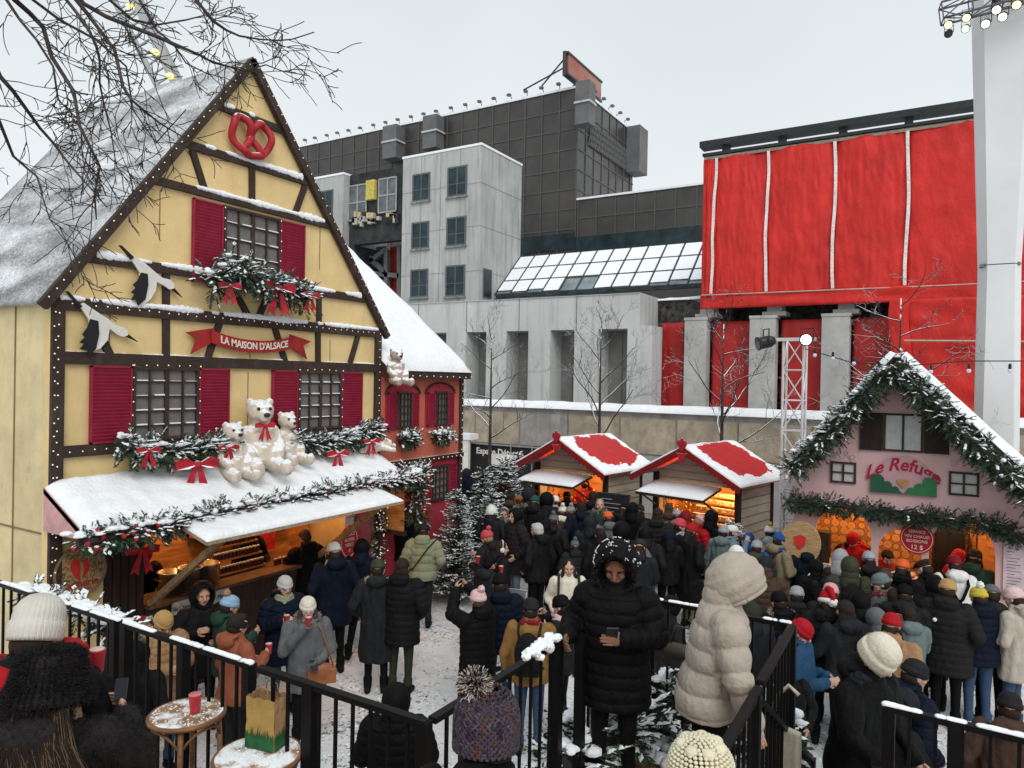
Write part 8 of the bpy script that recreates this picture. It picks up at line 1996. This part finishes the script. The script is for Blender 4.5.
# loose hair strands
random.seed(14); m = MB(); 
for i in range(620):
    x = rnd(-.07, .12); y0 = rnd(-.13, -.10); p0 = V((x, y0, 1.59)); pts = [p0]; 
    dx = rnd(-.03, .05)
    for k in range(1, 6): pts.append(V((x*(1+.12*k)+dx*k*.5+.01*sin(k*1.3+i)+.02*k, -.15-.03*min(k, 3)-rnd(0, .02), 1.57-.085*k)))
    m.tube(pts, [.0012]*5+[.0006], 3, 0 if i % 6 else 1, caps=False)
ho = m.build('loose_hair', [C_('dbrown'), C_('hblonde')], None, True, fix=False); ho.parent = pr
hand = handpos(pr, 0, 'selfie', .1); phone_at(hand+V((0, 0, .05)), pr.rotation_euler.z+.2, 'phone in a clear case held up by the woman in the fur hat', -52).scale = (.66,)*3
cup_at(handpos(WBP, 0, 'cupout')+V((0, 0, .03)), 'tall red cup of mulled wine with pale foam held beside the white beanie', s=1.0)
# arm holding that cup: belongs to the white beanie person? keep cup in reach of the left hand of the fur hat
# bobble hat
pr = Pp(487, 700, 'person in a multicoloured chunky knit hat with a big pompom, bottom centre', 0, 1.66, z=DZ-.02, pose='stand', cc='black', hat=None, hairc='dbrown', hair='hair_bob', hi=True)
Mh = Matrix.Translation(skel('stand')['head']) @ Matrix.Rotation(radians(-6), 4, 'X')
mk = mat('multicolour_knit', (.1, .05, .1), .9, .1, 8); n_, l_, b_ = nodes(mk); t = n_.new('ShaderNodeTexCoord'); vv = n_.new('ShaderNodeTexNoise'); vv.inputs['Scale'].default_value = 26; vv.inputs['Detail'].default_value = 1; l_.new(t.outputs['Object'], vv.inputs['Vector'])
rp = n_.new('ShaderNodeValToRGB'); cols = [(.012,.010,.018), (.05,.012,.04), (.015,.03,.035), (.08,.07,.08), (.012,.012,.03), (.10,.035,.03), (.03,.05,.035), (.055,.02,.055)]
rp.color_ramp.elements[0].position = .30; rp.color_ramp.elements[0].color = (*cols[0], 1); rp.color_ramp.elements[1].position = .70; rp.color_ramp.elements[1].color = (*cols[-1], 1)
for i, c in enumerate(cols[1:-1]): e = rp.color_ramp.elements.new(.36+.05*i); e.color = (*c, 1)
rp.color_ramp.interpolation = 'LINEAR'; l_.new(vv.outputs[0], rp.inputs[0]); l_.new(rp.outputs[0], b_.inputs['Base Color'])
def chunky(nr=15, nc=30, R_=.125, H_=.20, z0=-.03, st=.0085, tall=None):
    m = MB()
    for i in range(nr):
        f = i/(nr-1); z = z0+H_*f; r = R_*(1-max(0, f-.45)**2*2.6)**.5 if (1-max(0, f-.45)**2*2.6) > 0.02 else .02
        k = max(6, int(nc*r/R_))
        for j in range(k):
            t0 = 2*pi*(j+.5*(i % 2))/k; c = V((r*cos(t0), r*sin(t0)*1.12, z)); tg = V((-sin(t0), cos(t0), 0)); up_ = V((0,0,1))
            for s in (-1, 1):
                d = (tg*s*.75+up_*.8).normalized(); m.cap(c-d*.002, c+d*H_/nr*1.25+tg*s*.004, st*.85, st*.6, 7)
    m.ell((0, 0, z0+H_*.35), (R_*.95, R_*1.06, H_*.55), seg=24, ring=14)
    return m
m = chunky(19, 36, .118, .19, -.035); q = m.build('knit_hat', mk, None, True, fix=False); q.parent = pr; q.matrix_local = Mh
random.seed(15); m = MB()
pcol = [C_('furg'), C_('black'), C_('maroon'), C_('furw'), C_('tan')]
for i in range(2600):
    d = rdir(); c = V((-.045, -.03, .185)); L_ = rnd(.05, .068); a = c+d*.012; pth = [a, c+d*L_*.6+rdir()*.004, c+d*L_+rdir()*.008+V((0,0,-.004))]; m.tube(pth, [.0016, .0022, .0018], 3, random.choice((0, 0, 1, 1, 1, 2, 3, 3, 4)), caps=False)
q = m.build('pompom', pcol, None, False, fix=False); q.parent = pr; q.matrix_local = Mh
# cream crochet hat
pr = Pp(701, 740, 'person in a cream crochet bucket hat, bottom edge below the beige puffer', 0, 1.5, z=DZ-.02, pose='stand', cc='beige', hat=None, hair='hair_bob', hairc='brown', hi=True)
Mh = Matrix.Translation(skel('stand')['head']); m = MB(); rows = 13
for i in range(rows):
    f = i/(rows-1); a_ = f*pi/2; r = .125*cos(a_*.97)+.006; z = .01+.125*sin(a_); k = max(5, int(40*r/.13))
    for j in range(k):
        t0 = 2*pi*(j+.5*(i % 2))/k; rr_ = r*(1+.05*sin(t0*7)*f); m.ell((rr_*cos(t0), rr_*sin(t0)*1.08, z), (.0098, .0098, .0075), seg=8, ring=6)
for j in range(7):
    t0 = 2*pi*j/7; m.ell((.075*cos(t0), .08*sin(t0), .105), (.03, .03, .022), seg=14, ring=10)
m.ell((0, 0, .01), (.118, .126, .12), seg=24, ring=14)
m.lathe([(-.06, .15), (-.055, .155), (.0, .128), (.01, .12)], n=36, sy=1.08)
q = m.build('crochet_hat', mat('cream_crochet', (.68, .62, .46), .9, .08, 10), None, True, fix=False); q.parent = pr; q.matrix_local = Mh
# ------------------------------------------------------------------ bistro stools, cup, paper bag
cane = mat('bentwood', (.20, .095, .04), .45, .3, 6, .1, 20, stretch=(1, 1, 4)); cane_s = mat('cane_snow', (.32, .18, .09), .7, .3, 12, .2, 40, snow=1.02); cane_t = mat('cane_snow_thick', (.32, .18, .09), .7, .3, 12, .2, 40, snow=.96)
def stool(loc, label, h=.77, R_=.205, rz_=0, seat=None):
    r = empty('bistro_stool', loc, rz_, label, 'stool', 'round bentwood stools on the deck')
    m = MB(); m.lathe([(h-.028, R_-.02), (h-.026, R_), (h-.004, R_), (h, R_-.008), (h, .01)], n=40); m.build('seat', seat or cane_s, None, True).parent = r
    m = MB(); m.tube([((R_)*cos(t), R_*sin(t), h-.014) for t in [2*pi*i/40 for i in range(41)]], .014, 8, caps=False); m.build('seat_rim', cane, None, True).parent = r
    for k in range(4):
        t = pi/4+k*pi/2; d = V((cos(t), sin(t), 0)); m = MB(); m.tube([d*(R_-.03)+V((0,0,h-.03)), d*(R_-.015)+V((0,0,h*.5)), d*(R_+.03)], [.016, .0155, .013], 8); m.build('leg', cane, None, True).parent = r
    m = MB(); m.tube([((R_-.015)*cos(t), (R_-.015)*sin(t), h*.35) for t in [2*pi*i/30 for i in range(31)]], .009, 6, caps=False); m.build('foot_ring', cane, None, True).parent = r
    m = MB()
    for k in range(4):
        t0 = pi/4+k*pi/2; pts = []
        for j in range(9): t = t0+(pi/2)*j/8; pts.append(((R_-.02)*cos(t), (R_-.02)*sin(t), h-.05-.10*(1-sin(pi*j/8))**1.5))
        m.tube(pts, .008, 6)
    m.build('brace', cane, None, True).parent = r
    sn = MB(); random.seed(int(loc[0]*100))
    for i in range(180):
        a = rnd(0, 2*pi); q_ = R_*.93*sqrt(random.random()); sn.ell((q_*cos(a), q_*sin(a), h+.001), (rnd(.003, .009), rnd(.003, .009), .003), seg=5, ring=4)
    sn.build('snow_crumbs', SNOW, None, True).parent = r
    return r
s1 = PZ(187, 712, DZ+.77); stool((s1.x, s1.y, DZ), 'round wooden stool dusted with snow, a red plastic cup on it', .77)
cup = empty('plastic_cup', PZ(195, 712, DZ+.775), 0, 'red plastic cup standing on the snowy round stool', 'cup')
m = MB(); m.lathe([(0, .026), (.004, .028), (.10, .036), (.104, .038)], n=22); m.build('cup_body', mat('cup_red_clear', (.55, .03, .05), .2, .1, 8, spec=.6), None, True).parent = cup
m = MB(); m.lathe([(.1045, .038), (.108, .034), (.106, .01)], n=18); m.build('lid', mat('cup_lid', (.6, .2, .2), .3), None, True).parent = cup
s2 = PZ(258, 754, DZ+.66); stool((s2.x, s2.y, DZ), 'round wooden stool thick with snow carrying the paper bag', .66, .23, .4, cane_t)
bagp = PZ(266, 745, DZ+.665); pb = empty('paper_bag', bagp, heading(bagp, 0)-radians(38), 'brown paper shopping bag with a green printed fir skyline', 'bag')
kr = mat('kraft_paper', (.36, .215, .10), .8, .1, 5, .2, 12); kr2 = mat('kraft_yellow', (.42, .27, .08), .8, .1, 5, .2, 12); grn_ = mat('printed_green', (.015, .10, .03), .7, .3, 14)
m = MB(); w_, d_, h_ = .095, .055, .285; m.loft([((0,0,0), w_, d_), ((0,0,h_), w_, d_)], 4); m.v = []; m.f = []; m.m = []
nx_, nz_ = 8, 10
def side(a, b, mi):
    o = len(m.v)
    for i in range(nx_+1):
        for j in range(nz_+1):
            p = V(a)+(V(b)-V(a))*i/nx_; n = V((b[1]-a[1], a[0]-b[0], 0)).normalized(); z = h_*j/nz_; m.v.append(tuple(p+V((0,0,z+(.006*sin(i*2.2) if j == nz_ else 0)))+n*.006*noise.noise(V((p.x*30, p.y*30, z*18)))))
    for i in range(nx_):
        for j in range(nz_): k = o+i*(nz_+1)+j; m.f.append((k, k+nz_+1, k+nz_+2, k+1)); m.m.append(mi)
cs_ = [(-w_, -d_, 0), (w_, -d_, 0), (w_, d_, 0), (-w_, d_, 0)]
side(cs_[0], cs_[1], 1); side(cs_[1], cs_[2], 0); side(cs_[2], cs_[3], 0); side(cs_[3], cs_[0], 0); m.face(cs_, 0)
b_o = m.build('bag_body', [kr, kr2], None, False, fix=False); b_o.parent = pb
random.seed(16)
for (ax_, c, rng, sgn) in ((1, -d_-.007, w_, -1), (0, w_+.007, d_, 1)):
    m = MB(); pts = [(-rng, .002), (rng, .002)]; x = rng
    while x > -rng+.004: pts.append((x, rnd(.06, .08))); x -= rnd(.004, .008); pts.append((x, rnd(.085, .13))); x -= rnd(.004, .008)
    pts.append((-rng, .08)); m.prism(pts, ax_, c-.0006, c+.0006); m.build('printed_trees', grn_, None).parent = pb
for sgn in (-1, 1):
    m = MB(); m.tube([(-.045, sgn*d_*.9, h_-.02), (-.035, sgn*d_*.8, h_+.05), (0, sgn*d_*.7, h_+.065), (.035, sgn*d_*.8, h_+.05), (.045, sgn*d_*.9, h_-.02)], .0035, 6); m.build('handle', kr, None, True).parent = pb
# planters of fir branches and snow by the deck edge
random.seed(18)
for (pa, pb_, lab) in (((-2.12, 4.3, 1.5), (-1.98, 5.2, 1.5), 'snowy fir branches heaped below the railing left of the black parka'), ((-1.85, 5.42, 1.6), (-.95, 5.45, 1.5), 'snowy fir branches heaped between the black parka and the beige puffer')):
    a = V(pa); b = V(pb_); mb = garland([a, (a+b)/2+V((0,0,.05)), b], .26, 190, .24, .9, 0, .2, .026, 70); mb.top('fir_branches', FOL, lab, 'branches', 'snowy fir branches by the railings', fix=False)
m = MB(); 
for i in range(50): m.ell((rnd(-2.05, -1.0), rnd(4.95, 5.28), DZ+.03), (rnd(.04, .12), rnd(.04, .1), rnd(.02, .05)), seg=10, ring=6)
for i in range(25): m.ell((rnd(-2.07, -1.9), rnd(4.1, 5.0), DZ+.03), (rnd(.04, .09), rnd(.04, .1), rnd(.02, .06)), seg=10, ring=6)
m.top('snow_heap', SNOW, 'snow swept against the railings around the black parka', 'snow', smooth=True, kind='stuff')
random.seed(19); a = PZ(5, 598, 2.3); b = PZ(150, 632, 2.2); mb = garland([(a.x, 2.98, 2.30), ((a.x+b.x)/2, 2.98, 2.30), (b.x, 2.98, 2.26)], .07, 90, .12, 1, 0, .1, .022, 110); mb.top('fir_branches', FOL, 'snow covered fir branches along the outside of the railing at the lower left', 'branches', 'snowy fir branches by the railings', fix=False)
